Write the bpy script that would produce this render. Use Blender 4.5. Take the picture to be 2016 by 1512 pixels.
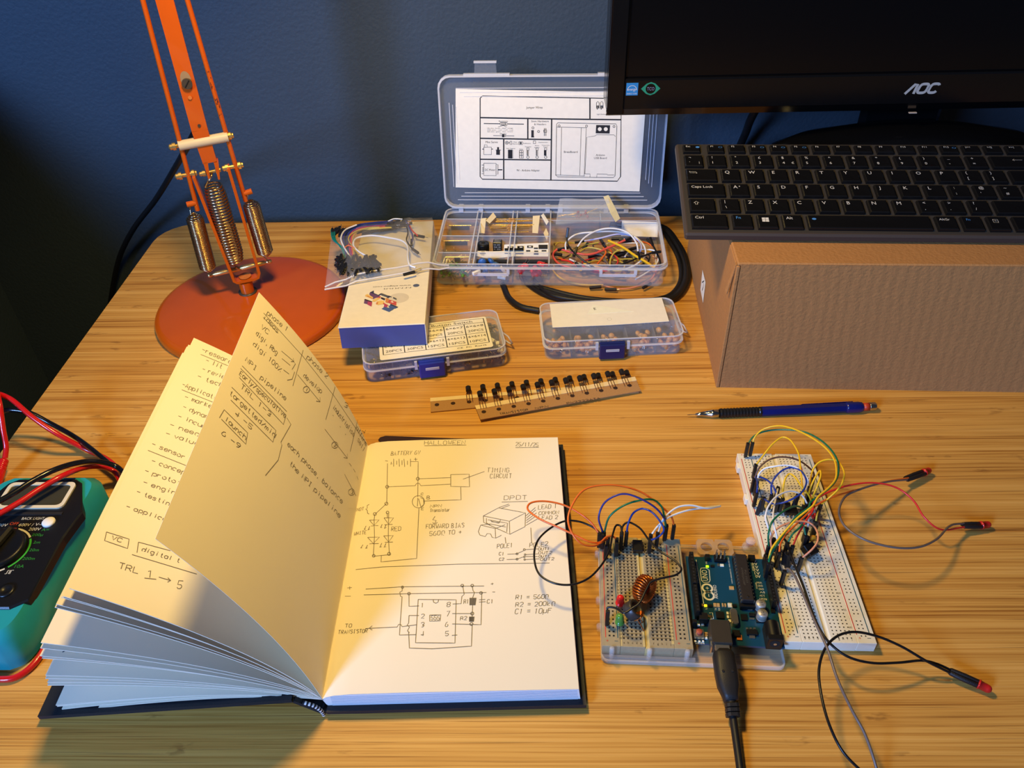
import bpy, math, random
from mathutils import Vector, Matrix
for o in list(bpy.data.objects): bpy.data.objects.remove(o)
SC = bpy.context.scene
COL = SC.collection
random.seed(7)
R_ = math.radians
# ---------------------------------------------------------------- camera (all lengths below are millimetres, built at 1/1000)
FPX, PITCH, ROLL, YAW, CAMH = 1600.0, R_(39.0), R_(-1.8), R_(1.94), 445.0
_r = Vector((math.cos(YAW), math.sin(YAW), 0)); _f = Vector((-math.sin(YAW), math.cos(YAW), 0))
CD = _f*math.cos(PITCH) + Vector((0, 0, -math.sin(PITCH))); _u = _r.cross(CD)
CR = _r*math.cos(ROLL) + _u*math.sin(ROLL); CU = -_r*math.sin(ROLL) + _u*math.cos(ROLL)
CO = Vector((0, 0, CAMH))
cam = bpy.data.cameras.new('camera'); camo = bpy.data.objects.new('camera', cam); COL.objects.link(camo)
cam.sensor_fit = 'HORIZONTAL'; cam.sensor_width = 36; cam.lens = 36*FPX/2016; cam.clip_start = .01; cam.clip_end = 30
camo.matrix_world = Matrix(((CR.x, CU.x, -CD.x, 0), (CR.y, CU.y, -CD.y, 0), (CR.z, CU.z, -CD.z, CAMH*.001), (0, 0, 0, 1)))
SC.camera = camo
# ---------------------------------------------------------------- light
W = bpy.data.worlds.new('world'); SC.world = W; W.use_nodes = True
W.node_tree.nodes['Background'].inputs[0].default_value = (0.50, 0.62, 0.95, 1)
W.node_tree.nodes['Background'].inputs[1].default_value = 0.07
def light(name, kind, loc, col, power, **k):
    l = bpy.data.lights.new(name, kind); l.color = col; l.energy = power
    for a, b in k.items(): setattr(l, a, b)
    o = bpy.data.objects.new(name, l); o.location = Vector(loc)*.001; COL.objects.link(o); return o
def aim(o, t): o.rotation_euler = (Vector(t)*.001 - o.location).to_track_quat('-Z', 'Y').to_euler()
LAMP = (-130, 470, 570)
lb = light('lamp_bulb', 'SPOT', LAMP, (1.0, .69, .21), 12.8, shadow_soft_size=.045, spot_size=R_(150), spot_blend=.5)
aim(lb, (0, 410, 0))
wl = light('window_daylight', 'AREA', (-1370, -1500, 1030), (.23, .45, 1.0), 92, shape='RECTANGLE', size=.55, size_y=.55)
aim(wl, (0, 420, 0))
SC.view_settings.view_transform = 'Standard'; SC.view_settings.look = 'None'
SC.view_settings.gamma = 1; SC.view_settings.use_curve_mapping = False
SC.view_settings.exposure = 0.0
# ---------------------------------------------------------------- pixel rays -> points of the real scene
def ray(px, py): return CD + CR*((px-1008)/FPX) - CU*((py-756)/FPX)
def at(px, py, z=0):
    v = ray(px, py); return CO + v*((z-CAMH)/v.z)
def aty(px, py, y):
    v = ray(px, py); return CO + v*(y/v.y)
def onplane(px, py, P0, n):
    v = ray(px, py); return CO + v*((Vector(P0)-CO).dot(n)/v.dot(n))
# ---------------------------------------------------------------- materials
MATS = {}
def srgb(c):
    return tuple(((x/255)/12.92 if x/255 <= .04045 else ((x/255+.055)/1.055)**2.4) for x in c) + (1,)
def mat(name, col, rough=.5, metal=0, trans=0, alpha=1, ior=1.45, coat=0, noise=None, bump=None, emit=None, lin=False, spec=.5, sss=0):
    if name in MATS: return MATS[name]
    m = bpy.data.materials.new(name); m.use_nodes = True; n = m.node_tree; b = n.nodes['Principled BSDF']
    c = col if lin else srgb(col)
    b.inputs['Base Color'].default_value = c
    b.inputs['Roughness'].default_value = rough; b.inputs['Metallic'].default_value = metal
    b.inputs['Transmission Weight'].default_value = trans; b.inputs['Alpha'].default_value = alpha
    b.inputs['IOR'].default_value = ior; b.inputs['Coat Weight'].default_value = coat
    b.inputs['Specular IOR Level'].default_value = spec
    if sss:
        b.inputs['Subsurface Weight'].default_value = sss; b.inputs['Subsurface Scale'].default_value = .002
    if emit:
        b.inputs['Emission Color'].default_value = srgb(emit[0]); b.inputs['Emission Strength'].default_value = emit[1]
    # fine procedural colour variation and relief on every material
    ns, na = noise or (180, .06)
    tc = n.nodes.new('ShaderNodeTexCoord'); nt = n.nodes.new('ShaderNodeTexNoise'); nt.inputs['Scale'].default_value = ns; nt.inputs['Detail'].default_value = 3
    n.links.new(tc.outputs['Object'], nt.inputs['Vector'])
    mx = n.nodes.new('ShaderNodeMix'); mx.data_type = 'RGBA'; mx.blend_type = 'MIX'
    mx.inputs[6].default_value = tuple(x*(1-na) for x in c[:3]) + (1,); mx.inputs[7].default_value = tuple(min(1, x*(1+na)) for x in c[:3]) + (1,)
    n.links.new(nt.outputs[0], mx.inputs[0]); n.links.new(mx.outputs[2], b.inputs['Base Color'])
    if bump:
        bs, bd = bump; n2 = n.nodes.new('ShaderNodeTexNoise'); n2.inputs['Scale'].default_value = bs; n2.inputs['Detail'].default_value = 2
        n.links.new(tc.outputs['Object'], n2.inputs['Vector'])
        bp = n.nodes.new('ShaderNodeBump'); bp.inputs['Distance'].default_value = bd; bp.inputs['Strength'].default_value = 1
        n.links.new(n2.outputs[0], bp.inputs['Height']); n.links.new(bp.outputs[0], b.inputs['Normal'])
    MATS[name] = m; return m
def ramp(n, stops, src):
    r = n.nodes.new('ShaderNodeValToRGB'); e = r.color_ramp.elements
    while len(e) < len(stops): e.new(.5)
    for k, (p, c) in enumerate(stops): e[k].position = p; e[k].color = srgb(c) if max(c) > 1 else (c[0], c[1], c[2], 1)
    n.links.new(src, r.inputs[0]); return r.outputs[0]
def bamboo():
    m = bpy.data.materials.new('bamboo'); m.use_nodes = True; n = m.node_tree; b = n.nodes['Principled BSDF']; L = n.links.new
    tc = n.nodes.new('ShaderNodeTexCoord'); sp = n.nodes.new('ShaderNodeSeparateXYZ'); L(tc.outputs['Object'], sp.inputs[0])
    def math_(op, a, b_=None):
        k = n.nodes.new('ShaderNodeMath'); k.operation = op
        for i, v in enumerate((a, b_)):
            if v is None: continue
            if isinstance(v, (int, float)): k.inputs[i].default_value = v
            else: L(v, k.inputs[i])
        return k.outputs[0]
    def comb(x, y, z=0):
        k = n.nodes.new('ShaderNodeCombineXYZ')
        for i, v in enumerate((x, y, z)):
            if isinstance(v, (int, float)): k.inputs[i].default_value = v
            else: L(v, k.inputs[i])
        return k.outputs[0]
    def noise(v, s, d=2, r=.5):
        k = n.nodes.new('ShaderNodeTexNoise'); k.inputs['Scale'].default_value = s; k.inputs['Detail'].default_value = d; k.inputs['Roughness'].default_value = r
        L(v, k.inputs['Vector']); return k.outputs[0]
    x, y = sp.outputs[0], sp.outputs[1]
    strip = math_('FLOOR', math_('MULTIPLY', y, 170.0))            # laminated strips about 6 mm wide
    wn = n.nodes.new('ShaderNodeTexWhiteNoise'); wn.noise_dimensions = '1D'; L(strip, wn.inputs['W'])
    wob = noise(comb(math_('MULTIPLY', x, 4), math_('MULTIPLY', y, 30)), 1.0, 2)
    ysh = math_('ADD', y, math_('MULTIPLY', wob, .004))
    g1 = noise(comb(math_('MULTIPLY', x, 5), math_('MULTIPLY', ysh, 620), strip), 1.0, 3, .65)     # fibres
    g2 = noise(comb(math_('MULTIPLY', x, 14), math_('MULTIPLY', ysh, 900), strip), 1.0, 2, .6)
    g3 = noise(comb(math_('MULTIPLY', x, 2.5), math_('MULTIPLY', ysh, 130), 3), 1.0, 2)
    g4 = noise(comb(math_('MULTIPLY', x, 9), math_('MULTIPLY', ysh, 1000), 11), 1.0, 1)
    v = math_('ADD', math_('MULTIPLY', g1, .66), math_('MULTIPLY', g3, .34))
    v = math_('ADD', v, math_('MULTIPLY', math_('SUBTRACT', wn.outputs['Value'], .5), .10))
    base = ramp(n, [(.32, (150, 94, 34)), (.42, (194, 136, 58)), (.54, (214, 158, 74)), (.70, (228, 174, 92))], v)
    # dark short fibre flecks, gathered in patches (the nodes of the cane)
    patch = noise(comb(math_('MULTIPLY', x, 9), math_('MULTIPLY', y, 26), 7), 1.0, 2)
    fl = math_('MULTIPLY', math_('SUBTRACT', g2, .60), 14.0)
    pm = ramp(n, [(.54, (0, 0, 0)), (.72, (1, 1, 1))], patch)
    fm = math_('MULTIPLY', math_('MINIMUM', math_('MAXIMUM', fl, 0), 1), math_('MULTIPLY', pm, .5))
    knot = noise(comb(math_('MULTIPLY', x, 90), math_('MULTIPLY', y, 240), strip), 1.0, 2)
    kp = ramp(n, [(.70, (0, 0, 0)), (.76, (1, 1, 1))], noise(comb(math_('MULTIPLY', x, 26), math_('MULTIPLY', y, 90), 21), 1.0, 0))
    km = math_('MULTIPLY', math_('MULTIPLY', kp, ramp(n, [(.5, (0, 0, 0)), (.6, (1, 1, 1))], knot)), .42)
    joint = math_('MINIMUM', math_('MAXIMUM', math_('MULTIPLY', math_('SUBTRACT', g4, .60), 9.0), 0), 1)
    dk = math_('MINIMUM', math_('ADD', math_('ADD', fm, km), math_('MULTIPLY', joint, .5)), 1)
    mx = n.nodes.new('ShaderNodeMix'); mx.data_type = 'RGBA'; L(dk, mx.inputs[0]); L(base, mx.inputs[6]); mx.inputs[7].default_value = srgb((112, 66, 26))
    L(mx.outputs[2], b.inputs['Base Color']); b.inputs['Roughness'].default_value = .5; b.inputs['Specular IOR Level'].default_value = .3
    bp = n.nodes.new('ShaderNodeBump'); bp.inputs['Distance'].default_value = .0002; bp.inputs['Strength'].default_value = .5
    L(math_('SUBTRACT', g1, dk), bp.inputs['Height']); L(bp.outputs[0], b.inputs['Normal'])
    return m
# ---------------------------------------------------------------- mesh builder
class MB:
    """collects geometry in world millimetres; build() links it as one object"""
    def __init__(s): s.v = []; s.f = []; s.m = []; s.mats = []; s.sm = []
    def mi(s, m):
        if m not in s.mats: s.mats.append(m)
        return s.mats.index(m)
    def add(s, vs, fs, m, smooth=False):
        k = len(s.v); i = s.mi(m); s.v += [Vector(p) for p in vs]
        for f in fs: s.f.append(tuple(a+k for a in f)); s.m.append(i); s.sm.append(smooth)
        return s
    def box(s, m, lo, hi, fr=None, bev=0):
        x0, y0, z0 = lo; x1, y1, z1 = hi; b = min(bev, (x1-x0)*.49, (y1-y0)*.49, (z1-z0)*.49)
        if b > 0:   # chamfered box
            vs = []; fs = []
            for z, e in ((z0, b), (z0+b, 0), (z1-b, 0), (z1, b)):
                for (x, y, sx, sy) in ((x0, y0, 1, 1), (x1, y0, -1, 1), (x1, y1, -1, -1), (x0, y1, 1, -1)):
                    if (sx, sy) in ((1, 1), (-1, -1)): vs += [(x+sx*e, y+sy*(b if b > e else e), z), (x+sx*(b if b > e else e), y+sy*e, z)]
                    else: vs += [(x+sx*(b if b > e else e), y+sy*e, z), (x+sx*e, y+sy*(b if b > e else e), z)]
            for k in range(3):
                for j in range(8): fs.append((k*8+j, k*8+(j+1) % 8, (k+1)*8+(j+1) % 8, (k+1)*8+j))
            fs.append(tuple(range(7, -1, -1))); fs.append(tuple(range(24, 32)))
        else:
            vs = [(x0, y0, z0), (x1, y0, z0), (x1, y1, z0), (x0, y1, z0), (x0, y0, z1), (x1, y0, z1), (x1, y1, z1), (x0, y1, z1)]
            fs = [(3, 2, 1, 0), (4, 5, 6, 7), (0, 1, 5, 4), (1, 2, 6, 5), (2, 3, 7, 6), (3, 0, 4, 7)]
        if fr: vs = [fr @ Vector(p) for p in vs]
        return s.add(vs, fs, m)
    def prism(s, m, pts, z0, z1, fr=None, smooth=False, inset=0):
        """pts: counter-clockwise outline in x, y; extruded z0..z1; inset shrinks the top rim by a chamfer"""
        n = len(pts); cx = sum(p[0] for p in pts)/n; cy = sum(p[1] for p in pts)/n
        rings = [(z0, 1)] if not inset else [(z0, 1), (z1-inset, 1)]
        vs = []
        def ring(z, ins):
            out = []
            for (x, y) in pts:
                d = math.hypot(x-cx, y-cy) or 1; out.append((x-(x-cx)/d*ins, y-(y-cy)/d*ins, z))
            return out
        lv = [ring(z0, 0)] + ([ring(z1-inset, 0)] if inset else []) + [ring(z1, inset)]
        for r in lv: vs += r
        fs = []
        for k in range(len(lv)-1):
            for j in range(n): fs.append((k*n+j, k*n+(j+1) % n, (k+1)*n+(j+1) % n, (k+1)*n+j))
        if fr: vs = [fr @ Vector(p) for p in vs]
        s.add(vs, fs, m, smooth)
        s.add(vs[:n], [tuple(range(n-1, -1, -1))], m); s.add(vs[-n:], [tuple(range(n))], m)
        return s
    def poly(s, m, pts, fr=None):
        vs = [Vector(p) if len(p) == 3 else Vector((p[0], p[1], 0)) for p in pts]
        if fr: vs = [fr @ p for p in vs]
        return s.add(vs, [tuple(range(len(vs)))], m)
    def tube(s, m, pts, r, seg=8, smooth=True, cap=True, closed=False):
        P = [Vector(p) for p in pts]; n = len(P)
        if not isinstance(r, (list, tuple)): r = [r]*n
        vs = []; fs = []; up = None
        for k in range(n):
            a = P[k-1] if (k > 0 or closed) else P[k]; b = P[(k+1) % n] if (k < n-1 or closed) else P[k]
            t = (b-a);
            if t.length < 1e-9: t = Vector((0, 0, 1))
            t.normalize()
            if up is None: up = t.orthogonal().normalized()
            else:
                up = up - t*up.dot(t)
                up = up.normalized() if up.length > 1e-6 else t.orthogonal().normalized()
            w = t.cross(up)
            for j in range(seg):
                an = 2*math.pi*j/seg; vs.append(P[k] + (up*math.cos(an) + w*math.sin(an))*r[k])
        for k in range(n if closed else n-1):
            q = (k+1) % n
            for j in range(seg): fs.append((k*seg+j, k*seg+(j+1) % seg, q*seg+(j+1) % seg, q*seg+j))
        s.add(vs, fs, m, smooth)
        if cap and not closed: s.add(vs[:seg], [tuple(range(seg-1, -1, -1))], m); s.add(vs[-seg:], [tuple(range(seg))], m)
        return s
    def cyl(s, m, a, b, r, seg=16, r2=None, smooth=True):
        a = Vector(a); b = Vector(b); t = (b-a).normalized(); u = t.orthogonal().normalized(); w = t.cross(u); r2 = r if r2 is None else r2
        vs = [p + (u*math.cos(2*math.pi*j/seg) + w*math.sin(2*math.pi*j/seg))*q for p, q in ((a, r), (b, r2)) for j in range(seg)]
        s.add(vs, [(j, (j+1) % seg, seg+(j+1) % seg, seg+j) for j in range(seg)], m, smooth)
        s.add(vs[:seg], [tuple(range(seg-1, -1, -1))], m); s.add(vs[seg:], [tuple(range(seg))], m)
        return s
    def lathe(s, m, prof, a, t=(0, 0, 1), seg=24, smooth=True):
        """prof: list of (radius, distance along t) from a"""
        a = Vector(a); t = Vector(t).normalized(); u = t.orthogonal().normalized(); w = t.cross(u); vs = []; fs = []
        for r, h in prof:
            for j in range(seg):
                an = 2*math.pi*j/seg; vs.append(a + t*h + (u*math.cos(an) + w*math.sin(an))*max(r, 1e-3))
        n = len(prof)
        for k in range(n-1):
            for j in range(seg): fs.append((k*seg+j, k*seg+(j+1) % seg, (k+1)*seg+(j+1) % seg, (k+1)*seg+j))
        fs.append(tuple(range(seg-1, -1, -1))); fs.append(tuple(range((n-1)*seg, n*seg)))
        return s.add(vs, fs, m, smooth)
    def sheet(s, m, grid, thick=0, smooth=True, closed=False):
        """grid[i][j] of points; optional thickness along the local normal"""
        a = len(grid); b = len(grid[0]); P = [[Vector(q) for q in row] for row in grid]
        vs = [q for row in P for q in row]; fs = [(i*b+j, i*b+j+1, (i+1)*b+j+1, (i+1)*b+j) for i in range(a-1) for j in range(b-1)]
        if thick:
            n = a*b; off = []
            for i in range(a):
                for j in range(b):
                    du = P[min(i+1, a-1)][j]-P[max(i-1, 0)][j]; dv = P[i][min(j+1, b-1)]-P[i][max(j-1, 0)]
                    nn = du.cross(dv); nn = nn.normalized() if nn.length > 1e-9 else Vector((0, 0, 1))
                    off.append(P[i][j]-nn*thick)
            vs += off; fs += [tuple(x+n for x in f[::-1]) for f in fs]
            ed = [i*b for i in range(a)] + [(a-1)*b+j for j in range(1, b)] + [i*b+b-1 for i in range(a-2, -1, -1)] + [j for j in range(b-2, 0, -1)]
            s.add(vs, fs, m, smooth)
            for q in range(len(ed)): x, y = ed[q], ed[(q+1) % len(ed)]; s.add([vs[y], vs[x], vs[x+n], vs[y+n]], [(0, 1, 2, 3)], m)
            return s
        return s.add(vs, fs, m, smooth)
    def ribbon(s, m, pts, w, nrm=(0, 0, 1)):
        P = [Vector(p) for p in pts]; n = len(P)
        if n < 2: return s
        vs = []
        N = Vector(nrm) if not isinstance(nrm, list) else None
        for k in range(n):
            t = (P[min(k+1, n-1)]-P[max(k-1, 0)]); nn = N if N is not None else nrm[k]
            sd = t.cross(nn); sd = sd.normalized()*w/2 if sd.length > 1e-9 else Vector((w/2, 0, 0))
            vs += [P[k]-sd, P[k]+sd]
        return s.add(vs, [(2*k, 2*k+1, 2*k+3, 2*k+2) for k in range(n-1)], m)
    def xf(s, M):
        s.v = [M @ p for p in s.v]; return s
    def join(s, o, M=None):
        for mm in o.mats: s.mi(mm)
        k = len(s.v); s.v += [(M @ p if M else p.copy()) for p in o.v]
        for f, mi_, sm in zip(o.f, o.m, o.sm): s.f.append(tuple(a+k for a in f)); s.m.append(s.mi(o.mats[mi_])); s.sm.append(sm)
        return s
    def build(s, name, parent=None, label=None, cat=None, group=None, kind=None, loc=None, autos=False):
        base = Vector(loc) if loc is not None else (Vector(parent['_w']) if parent is not None else Vector((0, 0, 0)))
        me = bpy.data.meshes.new(name); me.from_pydata([((p-base)*.001)[:] for p in s.v], [], s.f)
        for mm in s.mats: me.materials.append(mm)
        me.polygons.foreach_set('material_index', s.m); me.polygons.foreach_set('use_smooth', s.sm); me.update()
        o = bpy.data.objects.new(name, me); COL.objects.link(o)
        o['_w'] = list(base)
        if parent is not None:
            o.parent = parent; o.location = (base-Vector(parent['_w']))*.001
        else: o.location = base*.001
        tag(o, label, cat, group, kind); return o
def tag(o, label=None, cat=None, group=None, kind=None):
    if label: o['label'] = label
    if cat: o['category'] = cat
    if group: o['group'] = group
    if kind: o['kind'] = kind
def thing(name, label, cat, loc=(0, 0, 0), group=None, parent=None):
    o = bpy.data.objects.new(name, None); COL.objects.link(o); o.empty_display_size = .005
    o['_w'] = list(loc); o.location = Vector(loc)*.001
    if parent is not None: o.parent = parent; o.location = (Vector(loc)-Vector(parent['_w']))*.001
    tag(o, label, cat, group); return o
def frame(o, yaw=0, z=None, tilt=0, roll=0):
    """4x4 frame: origin o, yaw about z, tilt about its x axis"""
    p = Vector(o);
    if z is not None: p.z = z
    return Matrix.Translation(p) @ Matrix.Rotation(yaw, 4, 'Z') @ Matrix.Rotation(tilt, 4, 'X') @ Matrix.Rotation(roll, 4, 'Y')
def spline(pts, n=8, closed=False):
    P = [Vector(p) for p in pts]; N = len(P); out = []
    if N < 3 and not closed: return P
    for i in range(N if closed else N-1):
        p0 = P[(i-1) % N] if (i > 0 or closed) else P[0]*2-P[1]; p1 = P[i]; p2 = P[(i+1) % N]; p3 = P[(i+2) % N] if (i < N-2 or closed) else P[-1]*2-P[-2]
        d1 = max((p1-p0).length, 1e-6)**.5; d2 = max((p2-p1).length, 1e-6)**.5; d3 = max((p3-p2).length, 1e-6)**.5
        m1 = ((p1-p0)/d1-(p2-p0)/(d1+d2)+(p2-p1)/d2)*d2; m2 = ((p2-p1)/d2-(p3-p1)/(d2+d3)+(p3-p2)/d3)*d2
        for k in range(n):
            t = k/n; out.append(p1*(2*t**3-3*t*t+1)+m1*(t**3-2*t*t+t)+p2*(-2*t**3+3*t*t)+m2*(t**3-t*t))
    if not closed: out.append(P[-1])
    return out
def rrect(x0, y0, x1, y1, r, n=4):
    out = []
    for cx, cy, a in ((x1-r, y0+r, -90), (x1-r, y1-r, 0), (x0+r, y1-r, 90), (x0+r, y0+r, 180)):
        for k in range(n+1): t = R_(a+90*k/n); out.append((cx+r*math.cos(t), cy+r*math.sin(t)))
    return out
def circ(cx, cy, r, n=20, ry=None): return [(cx+r*math.cos(2*math.pi*k/n), cy+(ry or r)*math.sin(2*math.pi*k/n)) for k in range(n)]
# printed lettering -> flat mesh geometry (cached)
_TC = {}
def text_geo(t, shear=0, bold=0):
    k = (t, shear, bold)
    if k not in _TC:
        cu = bpy.data.curves.new('t', 'FONT'); cu.body = t; cu.size = 1; cu.resolution_u = 2; cu.shear = shear; cu.offset = bold
        o = bpy.data.objects.new('t', cu); COL.objects.link(o)
        dg = bpy.context.evaluated_depsgraph_get(); me = bpy.data.meshes.new_from_object(o.evaluated_get(dg))
        vs = [v.co.copy() for v in me.vertices]; fs = [tuple(p.vertices) for p in me.polygons]
        bpy.data.objects.remove(o); bpy.data.curves.remove(cu); bpy.data.meshes.remove(me)
        if vs: x0 = min(v.x for v in vs); x1 = max(v.x for v in vs)
        else: x0 = x1 = 0
        _TC[k] = (vs, fs, x0, x1)
    return _TC[k]
def print_text(mb, m, t, M, x, y, h, w=None, align='c', shear=0, bold=0, rot=0):
    """letters of cap height h (mm) at x, y of frame M; w squeezes them to a width"""
    vs, fs, x0, x1 = text_geo(t, shear, bold)
    if not vs: return
    s = h/.70; sx = s if w is None else w/max(x1-x0, 1e-6); wd = (x1-x0)*sx
    ox = {'c': -wd/2, 'l': 0, 'r': -wd}[align]; cr, sr = math.cos(rot), math.sin(rot)
    out = []
    for v in vs:
        a = (v.x-x0)*sx+ox; b = v.y*s - (h/2 if align == 'c' else 0)
        out.append(M @ Vector((x+a*cr-b*sr, y+a*sr+b*cr, 0)))
    mb.add(out, fs, m)
# pen-stroke lettering for the handwriting
ST = {'A': '022842 1434', 'B': '0208 082837362505 05253443322202', 'C': '4738180703123243', 'D': '02082847432202', 'E': '48080242 0535', 'F': '480802 0535', 'G': '47381807031232434525',
 'H': '0802 4842 0545', 'I': '1838 2822 1232', 'J': '4843321203', 'K': '0802 480542', 'L': '080242', 'M': '0208254842', 'N': '02084248', 'O': '183847433212030718', 'P': '02083847463505',
 'Q': '183847433212030718 2541', 'R': '02083847463505 2542', 'S': '47381807163544433212 03', 'T': '0848 2822', 'U': '080312324348', 'V': '082248', 'W': '0812253248', 'X': '0842 4802', 'Y': '082548 2522', 'Z': '08480242',
 'a': '45361605031232434642', 'b': '0802 05163645433212 03', 'c': '45361605031232', 'd': '4842 453616050312 3243', 'e': '04444536160503123243', 'f': '48382722 1636', 'g': '46413010 45361605031232 43', 'h': '0802 0516364542',
 'i': '2622 2728', 'j': '36311001 3738', 'k': '0802 360432', 'l': '2822', 'm': '0602 05162522 25364542', 'n': '0602 0516364542', 'o': '1636454332120305 16', 'p': '0600 05163645433212 03', 'q': '4640 453616050312 3243',
 'r': '0602 05162636', 's': '453616053443321203', 't': '28233242 1636', 'u': '0603123243 4642', 'v': '062246', 'w': '0612243246', 'x': '0642 4602', 'y': '0622 4600', 'z': '06460242',
 '0': '183847433212030718', '1': '172822', '2': '07183847460242', '3': '0718384746352533 253544433212 03', '4': '383204 0444', '5': '480805354443321203', '6': '381704031232434435 05', '7': '084812', '8': '18384746351506071 8 1504031232434435', '9': '12334738180706153546',
 '+': '0545 2723', '-': '0545', '=': '0444 0646', '/': '0248', '.': '2223', ',': '2321', ':': '2526 2223', '(': '38262432', ')': '18262412', '%': '0248 0807 4342', '~': '0516243546', 'O2': '', '\u03a9': '0212040718384744 3242', '\u00b5': '0600 06031232434642', '>': '072502', '*': '0545 2723', '|': '2822'}
def strokes(t):
    """-> list of (advance unit polylines) in glyph cells, total width"""
    out = []; x = 0
    for ch in t:
        g = ST.get(ch)
        if g is None: x += 4; continue
        out += [[(int(q[i])+x, int(q[i+1])-2) for i in range(0, len(q)-1, 2)] for q in g_split(g)]
        x += 5.6
    return out, x-1.6
def g_split(g):
    # stray blanks inside a stroke are tolerated: a new stroke starts only after an even-length token
    out = []; cur = ''
    for tok in g.split(' '):
        if len(cur) % 2: cur += tok
        else:
            if cur: out.append(cur)
            cur = tok
    if cur: out.append(cur)
    return out
# ================================================================ the setting
m_wall = mat('wall_paint', (52, 65, 76), .62, noise=(9, .10), bump=(260, .0005))
m_floor = mat('floor_boards', (70, 55, 42), .5)
DB, DLX = 855.0, -431.0                     # desk back edge (y) and left edge (x)
MB().box(m_wall, (-2200, 905, -735), (2200, 925, 1700)).build('wall_back', kind='structure')
m_wall2 = m_wall
# unseen wall added to shade the back wall's lower left; daylight enters its opening
MB().box(m_wall2, (-760, -2200, -735), (-700, -1450, 1700)).box(m_wall2, (-760, 850, -735), (-700, 905, 1700)).box(m_wall2, (-760, -1450, -735), (-700, 850, 235)).box(m_wall2, (-760, -1450, 1100), (-700, 850, 1700)).build('wall_left_added', kind='structure')
MB().box(m_wall2, (-720, -1470, 227), (-680, 870, 235)).build('added_sill', kind='structure')  # sill of the added wall, unseen
MB().box(m_floor, (-2200, -2200, -755), (2200, 905, -735)).build('floor', kind='structure')
m_bam = bamboo()
m_leg = mat('leg_white', (205, 200, 190), .5)
desk = thing('desk', 'bamboo desk with a rounded left corner that everything stands on', 'desk', (280, 450, -735))
MB().prism(m_bam, rrect(DLX, 60, 1000, DB, 42, 6), -25, 0, inset=1.5).build('tabletop', desk)
for x in (-360, 930):
    for y in (120, 790): MB().box(m_leg, (x-25, y-25, -735), (x+25, y+25, -25), bev=2).build('leg', desk)
# ================================================================ orange spring-arm lamp
m_or = mat('lamp_orange', (194, 82, 8), .30, noise=(60, .07), coat=.35)
m_or2 = mat('lamp_orange_worn', (196, 110, 42), .5, noise=(300, .25))
m_steel = mat('spring_steel', (206, 178, 132), .22, metal=1)
m_brass = mat('brass_pin', (214, 180, 112), .32, metal=.85)
m_white = mat('cream_plastic', (206, 184, 138), .35)
m_grey = mat('grey_washer', (84, 74, 60), .4, metal=.5)
m_blk = mat('black_plastic', (20, 20, 20), .35)
m_dark = mat('dark_rubber', (16, 16, 17), .45)
LC = at(488, 574, 15)
lyaw = .35; lN = Vector((-math.sin(lyaw), math.cos(lyaw), 0)); lX = Vector((math.cos(lyaw), math.sin(lyaw), 0))
def lp(px, py, off=0): return onplane(px, py, LC - lN*off, lN)      # off: towards the camera
lamp = thing('desk_lamp', 'orange sprung-arm desk lamp standing at the left rear of the desk', 'lamp', (-277, 669, 0))
base = MB().lathe(m_or, [(90, 0), (92, 1.5), (92, 6.5), (90.5, 9), (86, 10.5), (60, 13), (30, 14.5), (.1, 15)], (-277, 669, 0), seg=72).build('base', lamp)
m_scuff = mat('scuffed_paint', (196, 122, 74), .6, noise=(500, .3))
MB().lathe(m_grey, [(6.5, 0), (9, 0), (9, 1.2), (6.5, 1.2)], LC-Vector((0, 0, .3)), seg=28).build('washer', lamp)
MB().cyl(m_or, LC, LC+Vector((0, 0, 12)), 6.6, 24).build('swivel_neck', lamp)
# fork bracket: floor plate and two flat arms
def strip(mb, m, pts, th, dep, off=0):
    """flat bar following pts (in the lamp plane); th across, dep along the lamp normal"""
    P = [Vector(p) for p in pts]; vs = []
    for k, p in enumerate(P):
        a = P[max(k-1, 0)]; b = P[min(k+1, len(P)-1)]; t = (b-a).normalized(); sd = t.cross(lN).normalized()*th/2
        for q, w in ((-1, -1), (1, -1), (1, 1), (-1, 1)): vs.append(p + sd*q + lN*(w*dep/2+off))
    n = len(P); fs = [(k*4+j, k*4+(j+1) % 4, (k+1)*4+(j+1) % 4, (k+1)*4+j) for k in range(n-1) for j in range(4)]
    fs += [(3, 2, 1, 0), tuple(range(4*n-4, 4*n))]
    return mb.add(vs, fs, m)
fpts = [lp(381, 345), lp(455, 535), lp(460, 548), lp(466, 551), lp(500, 544), lp(507, 541), lp(509, 532), lp(449, 328)]
MBf = MB(); strip(MBf, m_or, spline(fpts[:2], 1)+fpts[2:], 2.6, 13); fork = MBf.build('fork_bracket', lamp)
MB().cyl(m_or2, lp(483, 546)+Vector((0, 0, 1.4)), lp(483, 546)+Vector((0, 0, 2.0)), 6, 20).build('pivot_disc', fork)
bar = MB(); A_, B_ = lp(409, 543), lp(535, 514)
t_ = (B_-A_).normalized(); L_ = (B_-A_).length
bar.lathe(m_brass, [(1.2, 0), (2.1, .8), (2.1, 3.2), (1.3, 4.2), (1.3, 5.4), (2.3, 6.4), (2.5, L_*.48), (1.7, L_*.49), (1.7, L_*.51), (2.5, L_*.52), (2.3, L_-7), (1.3, L_-6), (1.3, L_-5), (2.1, L_-4), (2.1, L_-1), (1.2, L_)], A_, t_, 14)
bar.build('spring_anchor_bar', lamp)
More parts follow.
